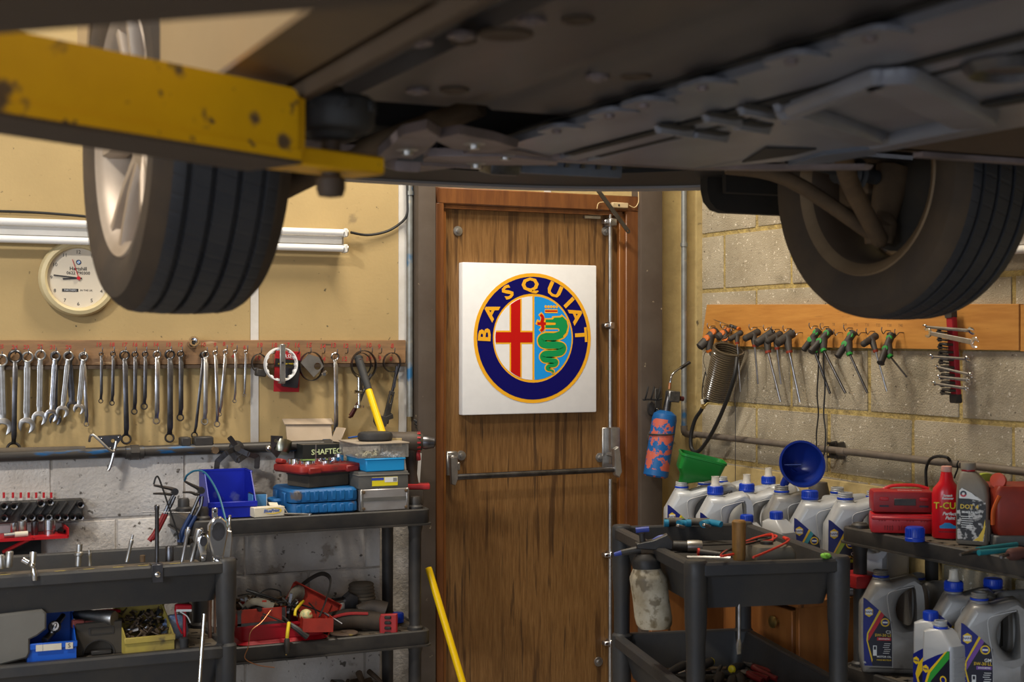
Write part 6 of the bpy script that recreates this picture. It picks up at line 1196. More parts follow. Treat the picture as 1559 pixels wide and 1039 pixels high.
solo('black_string', MB(CABLE).tube([rp(1246, 525, .05), rp(1246, 560, .05), rp(1244, 600, .05), rp(1246, 630, .05), rp(1243, 660, .06), rp(1244, 688, .07), rp(1250, 698, .07), rp(1255, 690, .07), rp(1257, 660, .06), rp(1254, 630, .05), rp(1256, 590, .05), rp(1254, 560, .05), rp(1254, 525, .05)], .0028, 6), 'long black string loop hanging from the plank over the wall pipe', 'string')
# red strip spanner rack
f = thing('spanner_strip', 'red and black strip holder fixed upright on the pine plank', 'tool holder', rp(1455, 540, .03)); q = lambda px, py, d=.04: rp(px, py, d) - f.location
SR = flat('strip_red', (.34, .012, .022), .45)
SM = frame((0, 0, 0), (0, -1, 0), (0, 0, 1)); a, c = q(1451, 474), q(1459, 611); lean = math.atan2(-(c.y - a.y), a.z - c.z)
b = MB(SR); L_ = (c - a).length; ST = Matrix.Translation((a + c) / 2) @ SM @ Matrix.Rotation(lean, 4, 'Z'); b.poly(rrect(.030, L_, .006), [(0, 0), (0, .014), (.003, .018)], ST); part('strip', b, f)
for s_ in (-1, 1): part('end_cap', MB(BLACKP).poly(rrect(.034, .03, .006), [(0, 0), (.002, .021)], ST @ M4((0, s_ * (L_ / 2 - .008), 0))), f)
for i in range(9):
    yy = L_ / 2 - .055 - i * (L_ - .09) / 8; b = MB(BLACKP); b.box((-.006, yy, .030), (.036, .008, .028), (0, 0, -10), bev=.002, M=ST); b.box((-.010, yy - .010, .040), (.038, .005, .012), (0, 0, -10), M=ST); b.box((-.024, yy - .006, .038), (.006, .016, .012), M=ST); part('clip', b, f)
GS = 'spanners clipped across the red strip'
def xspanner(px0, py0, px1, py1, r0, r1, sw, m, lab, big=False, d=.10):
    a, c = rp(px0, py0, d), rp(px1, py1, d); k = scl(a); t = thing('combination_spanner', lab, 'spanner', a, group=GS); dv = c - a; L_ = dv.length; X = frame((0, 0, 0), dv, (0, 0, 1) if big else (-.55, 0, .8))
    b = MB(m); th = .005; b.poly([(r0 * k * .7, -sw * k * .38), (L_ - r1 * k * .7, -sw * k * .5), (L_ - r1 * k * .7, sw * k * .5), (r0 * k * .7, sw * k * .38)], [(.001, -.0028), (0, -.0018), (0, .0018), (.001, .0028)], X); part('shank', b, t)
    def jaw(r, dr, nm, x0):
        aa = [rad(x) for x in range(-58, 239, 14)]; o = [(r * math.cos(x), r * math.sin(x)) for x in aa] + [(-r * .46, -r * .82), (-r * .46, r * .02), (-r * .26, r * .26), (r * .26, r * .26), (r * .46, r * .02), (r * .46, -r * .82)]
        part(nm, MB(CHROME).poly(o, [(r * .06, -th / 2), (0, -th / 3), (0, th / 3), (r * .06, th / 2)], X @ M4((x0, 0, 0), (0, 0, dr))), t)
    jaw(r0 * k, -90 if not big else -80, 'jaw', 0); jaw(r1 * k, 75, 'jaw', L_)
xspanner(1409, 498, 1479, 504, 5, 6.5, 5, STEELL, 'top spanner across the red strip, seen edge on')
xspanner(1413, 507, 1484, 522, 7.5, 8.5, 8, STEELL, 'largest spanner across the red strip with a bright open ring end', True, .115)
xspanner(1418, 543, 1473, 547, 4.5, 5, 4, STEELL, 'spanner across the middle of the red strip just below the plank')
xspanner(1426, 559, 1478, 571, 4.5, 4.5, 4, STEELL, 'slanting spanner fourth from the top of the red strip')
xspanner(1429, 574, 1474, 579, 4.2, 4.5, 4.5, STEELL, 'fifth spanner from the top of the red strip')
xspanner(1422, 584, 1472, 592, 4.2, 5, 4.5, STEELL, 'lowest spanner across the red strip')
# horizontal pipe, clips, loops
za = rp(1300, 690, .045).z; pO = Vector((-.045, -1.0, za)); pp = thing('conduit_pipe', 'brown dirty pipe running along the block wall above the jugs', 'pipe', pO)
part('pipe', MB(PIPED).cyl((0, .93, .004), (0, -2.0, -.002), .0122, n=16), pp)
for px in (1261, 1272): y_ = at(px, 684, x=-.045).y - pO.y; part('saddle', MB(STEELD).poly(rrect(.016, .062, .007), [(0, 0), (.003, .028)], frame((.034, y_, 0), (0, -1, 0), (0, 0, 1))).cyl((.0, y_, .024), (-.003, y_, .024), .005, n=8).cyl((.0, y_, -.024), (-.003, y_, -.024), .005, n=8), pp)
y_ = at(1280, 684, x=-.045).y - pO.y; part('coupling', MB(PIPED).cyl((0, y_ + .01, 0), (0, y_ - .03, 0), .0145, n=16), pp)
xc = PX(1041, -.06); solo('corner_pipe', MB(GALV).cyl((xc, -.062, za + .01), (xc, -.062, 3.6), .0115, n=14).cyl((xc, -.062, 1.86), (xc, -.062, 1.875), .0145, n=14), 'vertical galvanised pipe in the corner right of the door', 'pipe')
solo('pipe_elbow', MB(PIPED).tube([(xc, -.062, za + .04), (xc + .003, -.064, za + .012), (xc + .03, -.068, za + .003), (-.05, -.07, za + .003)], .0145, 12), 'brown elbow joining the corner pipe to the wall pipe', 'pipe fitting')
solo('looped_cable', MB(CABLE).tube([rp(1412, 752, .06), rp(1410, 735, .06), rp(1410, 715, .06), rp(1416, 700, .07), rp(1428, 695, .075), rp(1442, 697, .07), rp(1446, 702, .05)], .0048, 8), 'black cable looped over the wall pipe behind the red cases', 'cable')
solo('pipe_tie', MB(CABLE).tube([rp(1459, 702, .06), rp(1457, 708, .065), rp(1458, 714, .06), rp(1455, 722, .06), rp(1453, 728, .05)], .0028, 6), 'black cable tie hanging from the wall pipe behind the red bottle', 'cable tie')
lf2 = lampfit('fluorescent_fitting', Vector((-.004, at(1305, 375, x=-.05).y, 1.775)), 1.5, -90, 'unlit twin tube light fitting on the block wall behind the right wheel')
# ------------------------------------------------------------------ blow torch on the dark post
TBL = mat('peeling_blue_red_can', (.006, .09, .28), .45, c2=(.47, .10, .065), sc=22, amt=1, lo=.495, hi=.51, spots=[((.30, .22, .2), 60, .70)]); TBB = mat('blue_can_paint', (.006, .09, .28), .45, c2=(.01, .08, .24), sc=9)
yT = -.145; a, c = at(1012, 636, y=yT), at(998, 727, y=yT); f = thing('blow_torch', 'blue and peeling red gas torch hung in a wire bracket on the dark post', 'blow torch', c); k = scl(a); d = a - c; L_ = d.length; R_ = 19 * k
part('cylinder', MB(TBL).lathe([(.001, 0), (R_ * .85, 0), (R_, .008), (R_, L_ * .97)], (0, 0, 0), d, n=28, cap=(True, False)), f)
part('base_band', MB(TBB).lathe([(R_ * 1.006, .006), (R_ * 1.006, L_ * .12)], (0, 0, 0), d, n=28, cap=(False, False)), f)
part('shoulder', MB(TBB).lathe([(R_, L_ * .96), (R_ * 1.01, L_ * .97), (R_ * .92, L_ * 1.05), (R_ * .5, L_ * 1.11), (.001, L_ * 1.115)], (0, 0, 0), d, n=28), f)
q = lambda px, py, y=yT: at(px, py, y=y) - c
part('neck', MB(STEELD).tube([q(1014, 632), q(1017, 612), q(1021, 596)], [.017, .012], 12), f)
b = MB(mat('knurled_dark_block', (.10, .10, .10), .4, .8, c2=(.30, .29, .28), sc=60)); b.box(q(1024, 604), (.052, .034, .044), (0, 6, 0), bev=.004); part('valve_block', b, f)
part('knob', MB(CHM).lathe([(.001, 0), (.010, 0), (.010, .018), (.001, .02)], q(1034, 607), (1, -.1, -.1), n=14), f)
part('copper_ferrule', MB(mat('copper_wire', (.45, .20, .09), .4, .7)).cyl(q(1019, 593), q(1020, 583), .006, n=10), f); part('burner_tube', MB(CHROME).tube([q(1020, 588), q(1022, 574), q(1028, 566), q(1040, 558)], .0045, 10), f); part('burner_tip', MB(STEELD).tube([q(1036, 561), q(1050, 552)], .0068, 12, k=1), f)
f = thing('wire_bracket', 'black wire tool bracket with prongs screwed to the dark post', 'bracket', at(1000, 625, y=-.08)); q = lambda px, py, y=-.10: at(px, py, y=y) - f.location
part('back_plate', MB(BLACKP).box(q(1001, 630, -.080), (.024, .006, .20), bev=.002), f)
b = MB(BLACKP); b.tube([q(979, 609), q(990, 608), q(1000, 609), q(1008, 607)], .004, 8, k=2); part('cross_rod', b, f)
for px in (982, 991, 1001): part('prong', MB(BLACKP).tube([q(px, 609), q(px + 2, 602, -.12), q(px + 5, 589, -.125)], .0034, 8, k=2), f)
part('screw', MB(CHROME).lathe([(.007, 0), (.005, .003), (.001, .004)], q(1001, 624, -.084), (0, -1, 0), n=10), f)
b = MB(BLACKP); P = [at(1007, 661, y=yT) - f.location + Vector((.050 * math.cos(rad(t)), .050 * math.sin(rad(t)), .0)) for t in range(0, 360, 20)]; b.tube(P, .0035, 8, k=1, closed=True); part('holding_ring', b, f)
for py in (622, 668): part('clamp_disc', MB(BLACKP).lathe([(.001, 0), (.03, 0), (.026, .012), (.001, .014)], q(990, py, -.082), (0, -1, 0), n=18, sc=(.5, 1)), f)

# ------------------------------------------------------------------ wooden desk along the right wall
DKW = mat('varnished_desk_wood', (.30, .115, .030), .42, c2=(.19, .065, .016), sc=5, amt=.9, stretch=(3, 3, .6), spots=[((.07, .03, .012), 14, .68)]); DKX = -.49; ZD = .68
dk = thing('wooden_desk', 'varnished orange brown wooden desk behind the right trolley carrying the oil jugs', 'desk', (-.25, -.75, 0))
def dpart(nm, a, c, lab=None): b = MB(DKW); b.tf = Matrix.Translation((.25, .75, 0)); b.bx(a, c, bev=.003); return part(nm, b, dk, lab)
dpart('desk_top', (DKX - .012, -1.375, ZD - .022), (-.02, -.44, ZD)); dpart('side_panel', (DKX, -1.36, .02), (-.03, -1.34, ZD - .022)); dpart('side_panel', (DKX, -.47, .02), (-.03, -.45, ZD - .022)); dpart('side_panel', (DKX, -.96, .02), (-.03, -.94, ZD - .022)); dpart('back_panel', (-.16, -.94, .10), (-.14, -.45, ZD - .022)); dpart('top_rail', (DKX, -.94, ZD - .085), (DKX + .02, -.45, ZD - .022)); dpart('plinth', (DKX + .02, -1.34, .02), (-.04, -.96, .08))
for i, (z0, z1) in enumerate(((.44, .645), (.26, .43), (.09, .25))):
    p = dpart('drawer', (DKX - .008, -1.335, z0), (DKX + .35, -.965, z1))
    b = MB(mat('brass_knob', (.42, .30, .10), .35, .9, c2=(.2, .14, .06), sc=20)); b.tf = Matrix.Translation((.25, .75, 0)); kp = at(1180, 947, x=DKX - .02); b.lathe([(.006, 0), (.007, .008), (.014, .012), (.020, .020), (.019, .026), (.010, .030), (.001, .0305)], (DKX - .008, kp.y if i == 0 else -1.15, kp.z if i == 0 else (z0 + z1) / 2), (-1, 0, 0), n=22); k_ = part('knob', b, p, 'dull brass knob')

# ------------------------------------------------------------------ oil jugs
JG = mat('silver_grey_jug', (.43, .44, .45), .36, .12, c2=(.35, .35, .355), sc=5, amt=.7, spots=[((.10, .085, .07), 8, .68, .7)]); JGD = mat('oily_grey_jug', (.27, .265, .255), .38, .15, c2=(.17, .15, .125), sc=6, amt=.8, spots=[((.06, .05, .04), 8, .64, .8)])
RIDGE = mat('pale_worn_edge', (.48, .48, .48), .5, c2=(.35, .34, .33), sc=20); NAVY = flat('label_navy', (.006, .012, .16), .4); LBK = flat('label_black', (.010, .010, .022), .4); LYE = flat('label_gold', (.70, .47, .015), .4); CAPC = mat('clear_spout', (.75, .70, .60), .3, alpha=.55)
LW = flat('label_white', (.72, .72, .70), .5)
def jx(u): return -.09 + (u - 190) * .000414
def jz(v): return (985 - v) * .000406
def jug(lab, loc, rz, s=1, accent=None, texts=(), cap_=None, m=JG, group='silver grey oil jugs', full=True):
    f = thing('oil_jug', lab, 'oil jug', loc, (0, 0, rz), group); dp = .058
    X = frame((0, 0, 0), (1, 0, 0), (0, 0, 1)); S_ = Matrix.Scale(s, 4)
    out = [(-.086, .004), (-.080, 0), (.080, 0), (.088, .006), (.090, .05), (.091, .12), (.090, .20), (.087, .252), (.080, .276), (.066, .286), (.046, .284), (.0, .270), (-.006, .272), (-.050, .272), (-.056, .262), (-.078, .222), (-.088, .205), (-.090, .19), (-.090, .05)]
    hole = [(.066 - .0, .252), (.046, .248), (.022, .226), (.012, .190), (.020, .158), (.042, .134), (.060, .130), (.069, .150), (.072, .20)]
    hole = [(p.x, p.y) for p in smooth_pts([(x, y, 0) for x, y in hole], 3, True)]
    b = MB(m); b.tf = S_; b.poly(out, [(.020, -dp), (.010, -dp + .004), (.003, -dp + .011), (0, -dp + .022), (0, dp - .022), (.003, dp - .011), (.010, dp - .004), (.020, dp)], X, holes=[inset(hole, -.0)]); part('body', b, f, ang=60)
    b = MB(m); b.tf = S_; b.lathe([(.0255, .266), (.0255, .276), (.021, .280), (.021, .284), (.0228, .286), (.021, .289), (.0228, .292), (.021, .295), (.0225, .298), (.0215, .300), (.017, .300), (.017, .27)], (-.028, 0, 0), n=24, cap=(False, False)); part('neck', b, f)
    part('collar', MB(BCAP).lathe([(.0235 * s, .279 * s), (.0248 * s, .280 * s), (.0248 * s, .284 * s), (.0235 * s, .285 * s)], (-.028 * s, 0, 0), n=22, closed=True), f)
    b = MB(RIDGE); b.tf = S_; b.tube([(.060, -dp - .000, .262), (.02, -dp - .0005, .252), (-.012, -dp - .0005, .238), (-.012, -dp - .0005, .20), (-.002, -dp, .13), (-.000, -dp, .02)], .0015, 6); part('ridge', b, f)
    b = MB(m); b.tf = S_; b.poly([(.0, .13), (.02, .115), (.05, .105), (.075, .115), (.08, .14), (.06, .13), (.03, .125)], [(.002, dp - .004), (0, dp + .001)], X); part('hand_shelf', b, f)
    if cap_:
        b = MB(BCAP); b.tf = S_; b.lathe([(.0262, .278), (.0275, .284), (.0255, .287), (.0255, .304), (.0235, .306), (.001, .306)], (-.028, 0, 0), n=26)
        for i in range(24): a = i * PI / 12; b.box((-.028 + .0257 * math.cos(a), .0257 * math.sin(a), .294), (.002, .002, .016), (0, 0, math.degrees(a)))
        part('blue_cap', b, f)
        if cap_ == 'spout': b = MB(CAPC); b.tf = S_; b.lathe([(.019, .304), (.014, .312), (.0125, .335), (.0135, .338), (.0115, .338), (.011, .31)], (-.028, 0, 0), n=20, cap=(False, True)); part('clear_spout', b, f)
    if accent is not None:
        y = dp + .0002
        def lp(P, h, mm, nm): part(nm, MB(mm).poly([(jx(u) * s, jz(v) * s) for u, v in P], [(0, y * s), (0, (y + h) * s)], X), f)
        lp([(205, 430), (222, 437), (300, 505), (352, 555), (404, 600), (404, 925), (212, 925), (203, 700)], .0004, NAVY, 'label')
        lp([(345, 548), (404, 600), (404, 925), (268, 925), (240, 800), (238, 745), (262, 690)], .0008, LBK, 'label_black')
        lp([(316, 516), (328, 528), (240, 690), (236, 745), (270, 880), (264, 900), (226, 740), (230, 688)], .0012, LYE, 'label_stripe')
        lp([(329, 530), (350, 552), (270, 690), (240, 745), (238, 735), (243, 690)], .0013, accent, 'accent_stripe')
        def hx(u, v, r): return [(u + r * math.cos(rad(60 * i + 30)), v + r * 1.15 * math.sin(rad(60 * i + 30))) for i in range(6)]
        lp(hx(244, 533, 32), .0012, LYE, 'hexagon'); lp([(222, 515), (266, 515), (266, 551), (222, 551)], .0016, LW, 'name_panel')
        lp(circ(31, 18, (356, 606)), .0012, LYE, 'round_seal'); lp(circ(22, 16, (356, 606)), .0015, NAVY, 'round_seal'); lp([(338, 600), (374, 600), (374, 612), (338, 612)], .0017, LW, 'seal_bar')
        def lt(t, u, v, sz, mm, al='CENTER'): part('lettering', MB(mm).text(t, sz * s, frame((jx(u) * s, -(y + .0018) * s, jz(v) * s), (1, 0, 0), (0, 0, 1)), None, .0001, al, bold=.0002), f)
        lt('NAPA', 244, 533, .0085, NAVY)
        if texts:
            lt(texts[0], 396, 676, .0125, LW, 'RIGHT'); lt(texts[1], 398, 700, .0115, LYE, 'RIGHT')
            lp([(300, 716), (397, 716), (397, 738), (300, 738)], .0013, accent, 'accent_bar')
            if full:
                lt('SYNTHETIC', 350, 727, .0062, LW); lt('MOTOR OIL', 398, 856, .0075, LW, 'RIGHT'); lt('HUILE MOTEUR', 398, 880, .006, LYE, 'RIGHT'); lt('5L', 215, 900, .008, LW)
                for i in range(6): part('small_print', MB(LW).box(((jx(372) - .002 * (i % 3)) * s, -(y + .001) * s, jz(760 + i * 14) * s), (.018 * s, .0006, .0016 * s)), f)
                lp([(272, 776), (298, 776), (298, 850), (272, 850)], .0012, LW, 'pictogram'); lp([(277, 782), (293, 782), (293, 806), (277, 806)], .0015, LBK, 'pictogram_window')
    return f
def jug_at(px, py, zt, rz, lab, **k):
    """stands the jug so that its neck top meets the sight line at height zt"""
    xw = k.pop('xw', None)
    P = at(px, py, z=zt) if xw is None else at(px, py, x=xw); zt = P.z; base = k.pop('base', ZD); dx = k.pop('dx', 0); dy = k.pop('dy', 0); s = (zt - base) / .30; o = Matrix.Rotation(rad(rz), 3, 'Z') @ Vector((-.028 * s, 0, 0))
    return jug(lab, (P.x - o.x + dx, P.y - o.y + dy, base), rz, s, **k)
TEAL = flat('accent_teal', (.03, .26, .30), .4); LIME = flat('accent_lime', (.30, .42, .02), .4); ARED = flat('accent_red', (.50, .012, .02), .4); APUR = flat('accent_purple', (.16, .06, .30), .4); AGRN = flat('accent_green', (.03, .28, .04), .4)
G1 = 'silver grey oil jugs on the desk'
jug_at(1038, 734, .98, -26, 'oil jug with the green funnel in its neck, first jug from the door', accent=LIME, texts=('A5', '5W-30'), full=False, group=G1)
jug_at(1089, 743, .985, -27, 'oil jug with a clear spout cap beside the green funnel', cap_='spout', accent=LIME, group=G1)
jug_at(1137, 739, .98, -28, 'oil jug with a clear spout cap behind the hanging wire, third in the front row', cap_='spout', group=G1)
jug_at(1190, 740, .992, -29, 'smudged oil jug with the blue funnel in its neck', m=JGD, group=G1)
jug_at(1233, 750, .987, -30, 'oil jug with a teal label stripe and plain blue cap', cap_='plain', accent=TEAL, texts=('FD', '0W-30'), full=False, group=G1)
jug_at(1287, 750, 1.0, -31, 'open oil jug with a lime label stripe at the near end of the desk', accent=LIME, texts=('C2', '5W-30'), full=False, group=G1)
G2 = 'oil jugs in the back row against the block wall'
jug_at(1080, 729, .98, -26, 'oil jug in the back row, its handle showing behind the second jug', group=G2, dx=-.02)
jug_at(1125, 728, .972, -27, 'open oil jug in the back row behind the third front jug', group=G2, dx=-.03, dy=.07)
jug_at(1170, 728, .985, -90, 'oil jug with a clear spout cap against the wall left of the blue funnel', cap_='spout', group=G2, xw=-.075)
jug_at(1275, 742, .99, -90, 'open oil jug in the back row behind the near end jug', group=G2, xw=-.075)
jug_at(1330, 748, 1.0, -90, 'open oil jug in the back row beside the red cases', group=G2, xw=-.075)
b = MB(YPLAST); b.bx((-.010, -1.46, .66), (.004, -.04, .992), bev=.003); o = put('plaster_patch', b.mesh('plaster_patch'), wr)
# one litre bottles
def bottle(lab, loc, rz, h, accent, cap_, group, tx=None):
    f = thing('oil_bottle', lab, 'oil bottle', loc, (0, 0, rz), group); w_, d_ = .052, .040
    b = MB(JG); hb = h - .062
    b.loft([[(x * k, y * k, z) for x, y in rrect(2 * w_, 2 * d_, .014, 4)] for k, z in ((.94, 0), (1, .006), (1, hb * .9))] + [[(x * .98, y * .98, hb + (.03 * (-x / w_ + 1) / 2)) for x, y in rrect(2 * w_, 2 * d_, .014, 4)], [(-.016 + x * .45, y * .62, hb + .037) for x, y in rrect(2 * w_, 2 * d_, .014, 4)]]); part('body', b, f)
    for i in range(9): part('grip_rib', MB(JG).box((w_ + .0, 0, .03 + i * (hb - .05) / 9), (.003, d_ * 1.5, .004), bev=.001), f)
    b = MB(JG); b.lathe([(.0185, hb + .03), (.0185, hb + .040), (.0165, hb + .042), (.018, hb + .046), (.0165, hb + .050), (.0178, hb + .054), (.017, h - .004), (.013, h - .004)], (-.018, 0, 0), n=20, cap=(False, False)); part('neck', b, f)
    part('collar', MB(BCAP).lathe([(.0185, hb + .036), (.0198, hb + .037), (.0198, hb + .042), (.0185, hb + .043)], (-.018, 0, 0), n=20, closed=True), f)
    if cap_:
        b = MB(BCAP); b.lathe([(.0205, hb + .036), (.0205, h - .002), (.019, h), (.001, h)], (-.018, 0, 0), n=24)
        for i in range(22): a = i * PI / 11; b.box((-.018 + .0206 * math.cos(a), .0206 * math.sin(a), h - .012), (.002, .002, .018), (0, 0, math.degrees(a)))
        part('blue_cap', b, f)
    X = frame((0, 0, 0), (1, 0, 0), (0, 0, 1)); y = d_ + .0003
    def lp(P, hh, mm, nm): part(nm, MB(mm).poly([(-w_ + .006 + u * (2 * w_ - .012), .012 + v * (hb - .02)) for u, v in P], [(0, y), (0, y + hh)], X), f)
    lp([(0, 0), (1, 0), (1, .98), (.55, .86), (.2, .74), (0, .66)], .0004, NAVY, 'label'); lp([(.95, .98), (1, .98), (1, 0), (.30, 0), (.18, .3), (.3, .5)], .0007, LBK, 'label_black'); lp([(.84, .95), (.92, .97), (.30, .5), (.18, .3), (.34, 0), (.26, 0), (.10, .3), (.22, .52)], .0011, LYE, 'label_stripe'); lp([(.92, .97), (1, .98), (1, .84), (.34, .36), (.18, .2), (.18, .3), (.30, .5)], .0010, accent, 'accent_stripe')
    lp([(.13 + .12 * math.cos(rad(60 * i + 30)), .55 + .075 * math.sin(rad(60 * i + 30))) for i in range(6)], .0012, LYE, 'hexagon'); lp(circ(.12, 16, (.78, .42), ry=.075), .0012, LYE, 'round_seal'); lp(circ(.08, 14, (.78, .42), ry=.05), .0015, NAVY, 'round_seal')
    def lt(t, u, v, sz, mm): part('lettering', MB(mm).text(t, sz, frame((-w_ + .006 + u * (2 * w_ - .012), -(y + .0016), .012 + v * (hb - .02)), (1, 0, 0), (0, 0, 1)), None, .0001, bold=.0002), f)
    lt('NAPA', .13, .55, .0055, NAVY)
    if tx: lt(tx, .66, .26, .011, LW); lp([(.42, .14), (.96, .14), (.96, .19), (.42, .19)], .0012, accent, 'accent_bar'); lt('1L', .12, .06, .008, LW)
    return f
def bottle_at(px, py, zt, base, rz, lab, **k): P = at(px, py, z=zt); o = Matrix.Rotation(rad(rz), 3, 'Z') @ Vector((-.018, 0, 0)); return bottle(lab, (P.x - o.x, P.y - o.y, base), rz, zt - base, **k)
bottle_at(1137, 784, .905, ZD, -80, 'small grey oil bottle with blue cap, nearer the door of the two on the desk', accent=LYE, cap_=True, group='one litre oil bottles on the desk')
bottle_at(1182, 779, .926, ZD, -80, 'small grey oil bottle with blue cap beside the teal striped jug', accent=LYE, cap_=True, group='one litre oil bottles on the desk')
solo('dirty_oil_pot', MB(mat('oily_dark_pot', (.06, .05, .04), .5, c2=(.12, .10, .08), sc=8)).lathe([(.001, 0), (.045, .0), (.048, .02), (.046, .24), (.034, .29), (.030, .31), (.001, .312)], n=22), 'dirty dark pot behind the blue cap of the teal striped jug', 'pot', (at(1252, 735, z=.99).x - .005, at(1252, 735, z=.99).y + .015, ZD))
# funnels
FG = mat('green_funnel_plastic', (.006, .17, .022), .4, c2=(.006, .12, .018), sc=6)
P = at(1040, 736, z=.975); f = thing('green_funnel', 'rectangular green funnel standing in the first oil jug', 'funnel', P + Vector((0, 0, .002)), (4, 14, -24))
b = MB(FG); rr = lambda w_, d_, z, r, ox=0: [(x + ox, y, z) for x, y in rrect(w_, d_, r, 4)]
b.loft([rr(.022, .022, -.05, .0105, -.0), rr(.034, .034, .002, .016), rr(.10, .07, .030, .016, .032), rr(.150, .105, .052, .02, .040), rr(.160, .112, .098, .02, .045), rr(.166, .118, .100, .02, .045), rr(.166, .118, .108, .02, .045), rr(.158, .110, .108, .02, .045), rr(.146, .101, .054, .02, .040), rr(.09, .06, .033, .016, .032), rr(.028, .028, .006, .013)], cap=(True, True)); part('funnel_body', b, f)
FB = mat('blue_funnel_plastic', (.006, .022, .20), .3, c2=(.005, .016, .14), sc=6)
P = at(1191, 742, z=.985); f = thing('blue_funnel', 'round dark blue funnel leaning wide mouth forward in a smudged oil jug', 'funnel', P)
Cm = at(1221, 707, Z=(P - EYE).dot(FW) - .10) - P; ax = Vector((-.26, -.86, .24)).normalized()
b = MB(FB); sp0 = Vector((0, 0, -.03)); th0 = Cm - ax * .075; 
b.tube([sp0, Vector((.006, -.004, .012)), th0.lerp(Vector((.006, -.004, .012)), .4), th0], [.011, .020], 14, k=3); part('spout', b, f)
b = MB(FB); b.lathe([(.020, -.080), (.030, -.062), (.064, -.030), (.074, -.014), (.076, .0), (.079, .0), (.079, .006), (.072, .006), (.070, -.008), (.058, -.028), (.024, -.062), (.001, -.070)], Cm, ax, n=40); part('mouth', b, f)
part('divider', MB(flat('pale_blue_fin', (.05, .08, .26), .4)).poly([(0, -.058), (.045, -.012), (.058, .0), (.0, .0)], [(0, -.0015), (0, .0015)], frame(Cm - ax * .008, ax.cross(Vector((0, 0, 1))), ax)), f)
# ------------------------------------------------------------------ plastic rack against the right wall
ZR = .912; RO = Vector((-.20, -1.895, 0))
rk = rack('plastic_shelving', RO, -.43, .43, -.14, .14, (.10, ZM, ZR), 'oily black plastic shelving at the right edge with red cases and oil jugs', .925, rim=.05, grid=(18, 5)); rk.rotation_euler.z = rad(90)
def onr(px, py, z=ZR): return at(px, py, z=z)
RC = mat('bright_red_case', (.52, .012, .018), .38, c2=(.36, .012, .016), sc=6, amt=.7); RC2 = mat('grimy_red_case', (.38, .012, .016), .45, c2=(.16, .012, .012), sc=8, amt=.8)
f = thing('red_tool_case', 'bright red plastic case with slotted vents, lower of two on the right shelving', 'case', (onr(1370, 812).x + .02, onr(1370, 812).y + .015, ZR), (0, 0, -36))
part('body', MB(RC).box((0, 0, .030), (.185, .10, .058), bev=.010), f); part('lid_lip', MB(RC).box((0, -.002, .046), (.180, .106, .010), bev=.003), f)
for i in range(4):
    for j in range(3): part('vent', MB(RC2).box((-.068 + i * .040 + j * .008, -.0505, .044), (.004, .004, .013), bev=.001), f)
for i in range(3):
    for j in range(4): part('vent', MB(RC2).box((-.052 + i * .040 + j * .007, -.0505, .018), (.0035, .004, .013), bev=.001), f)
f2 = thing('red_socket_case', 'grimy red case with a black badge, upper of two on the right shelving', 'case', (onr(1370, 812).x + .022, onr(1370, 812).y + .02, ZR + .0595), (0, 0, -32))
part('body', MB(RC2).box((0, 0, .034), (.178, .095, .064), bev=.011), f2); part('badge', MB(BLACKP).box((.004, -.0485, .034), (.062, .003, .020), bev=.001), f2)
for x in (-.056, .058): part('slot', MB(RC).box((x, -.048, .043), (.026, .003, .010), bev=.002), f2); part('slot', MB(LBK).box((x, -.048, .022), (.026, .003, .005)), f2)
part('carry_handle', MB(RC).tube([(-.05, .03, .062), (-.02, .034, .074), (.045, .034, .076), (.085, .03, .066)], .006, 8, flat_=.6), f2); part('lettering', MB(LW).text('Powerbuilt', .016, frame((.02, -.02, .0662), (1, 0, 0), (0, 1, 0)), None, .0002, shear=.2), f2)
cap('screw_lid', 'bright blue screw cap standing on the right shelving before the red cases', onr(1393, 824), .026, .040, BCAP)
# red polish bottle
TCR = mat('polish_bottle_red', (.55, .008, .016), .25, c2=(.48, .008, .014), sc=6); p = onr(1441, 819)
f = thing('polish_bottle', 'red polish bottle with yellow lettering beside the red cases', 'bottle', p, (0, 0, -35))
b = MB(TCR); el = lambda w_, d_, z: [(w_ * math.cos(t * PI / 14), d_ * math.sin(t * PI / 14), z) for t in range(28)]
b.loft([el(.038, .024, 0), el(.041, .027, .006), el(.041, .027, .125), el(.038, .026, .142), el(.026, .022, .156), el(.020, .020, .165), el(.0165, .0165, .182), el(.014, .014, .194)]); part('body', b, f)
part('pale_neck', MB(mat('worn_neck', (.62, .40, .32), .6, c2=(.5, .05, .04), sc=40)).lathe([(.0145, .190), (.0155, .192), (.0150, .206), (.012, .207), (.001, .207)], n=18), f)
XF = frame((0, -.0275, 0), (1, 0, 0), (0, 0, 1))
def blt(t, x, z, sz, mm, sh=0, h=.0): part('lettering', MB(mm).text(t, sz, frame((x, -.0278 - h, z), (1, 0, 0), (0, 0, 1)), None, .0004, shear=sh, bold=.0004), f)
YT = flat('lettering_yellow', (.75, .60, .01), .4)
blt('T-CUT', .001, .094, .027, BLACK); blt('T-CUT', 0, .0945, .0265, YT, 0, .0006); blt('Perfect', .004, .072, .013, LW, .3); blt('Paint', .006, .060, .013, LW, .3); blt('Scratch', .0, .124, .0085, LW, .2); blt('Remover', .0, .116, .0085, LW, .2)
b = MB(flat('car_print_blue', (.01, .22, .50), .4)); b.poly([(-.022, .03), (.024, .03), (.025, .037), (.016, .040), (.006, .046), (-.008, .046), (-.016, .040), (-.023, .037)], [(0, 0), (0, .0006)], XF); part('car_print', b, f); part('print_line', MB(LBK).box((0, -.0276, .020), (.05, .0006, .0015)), f)
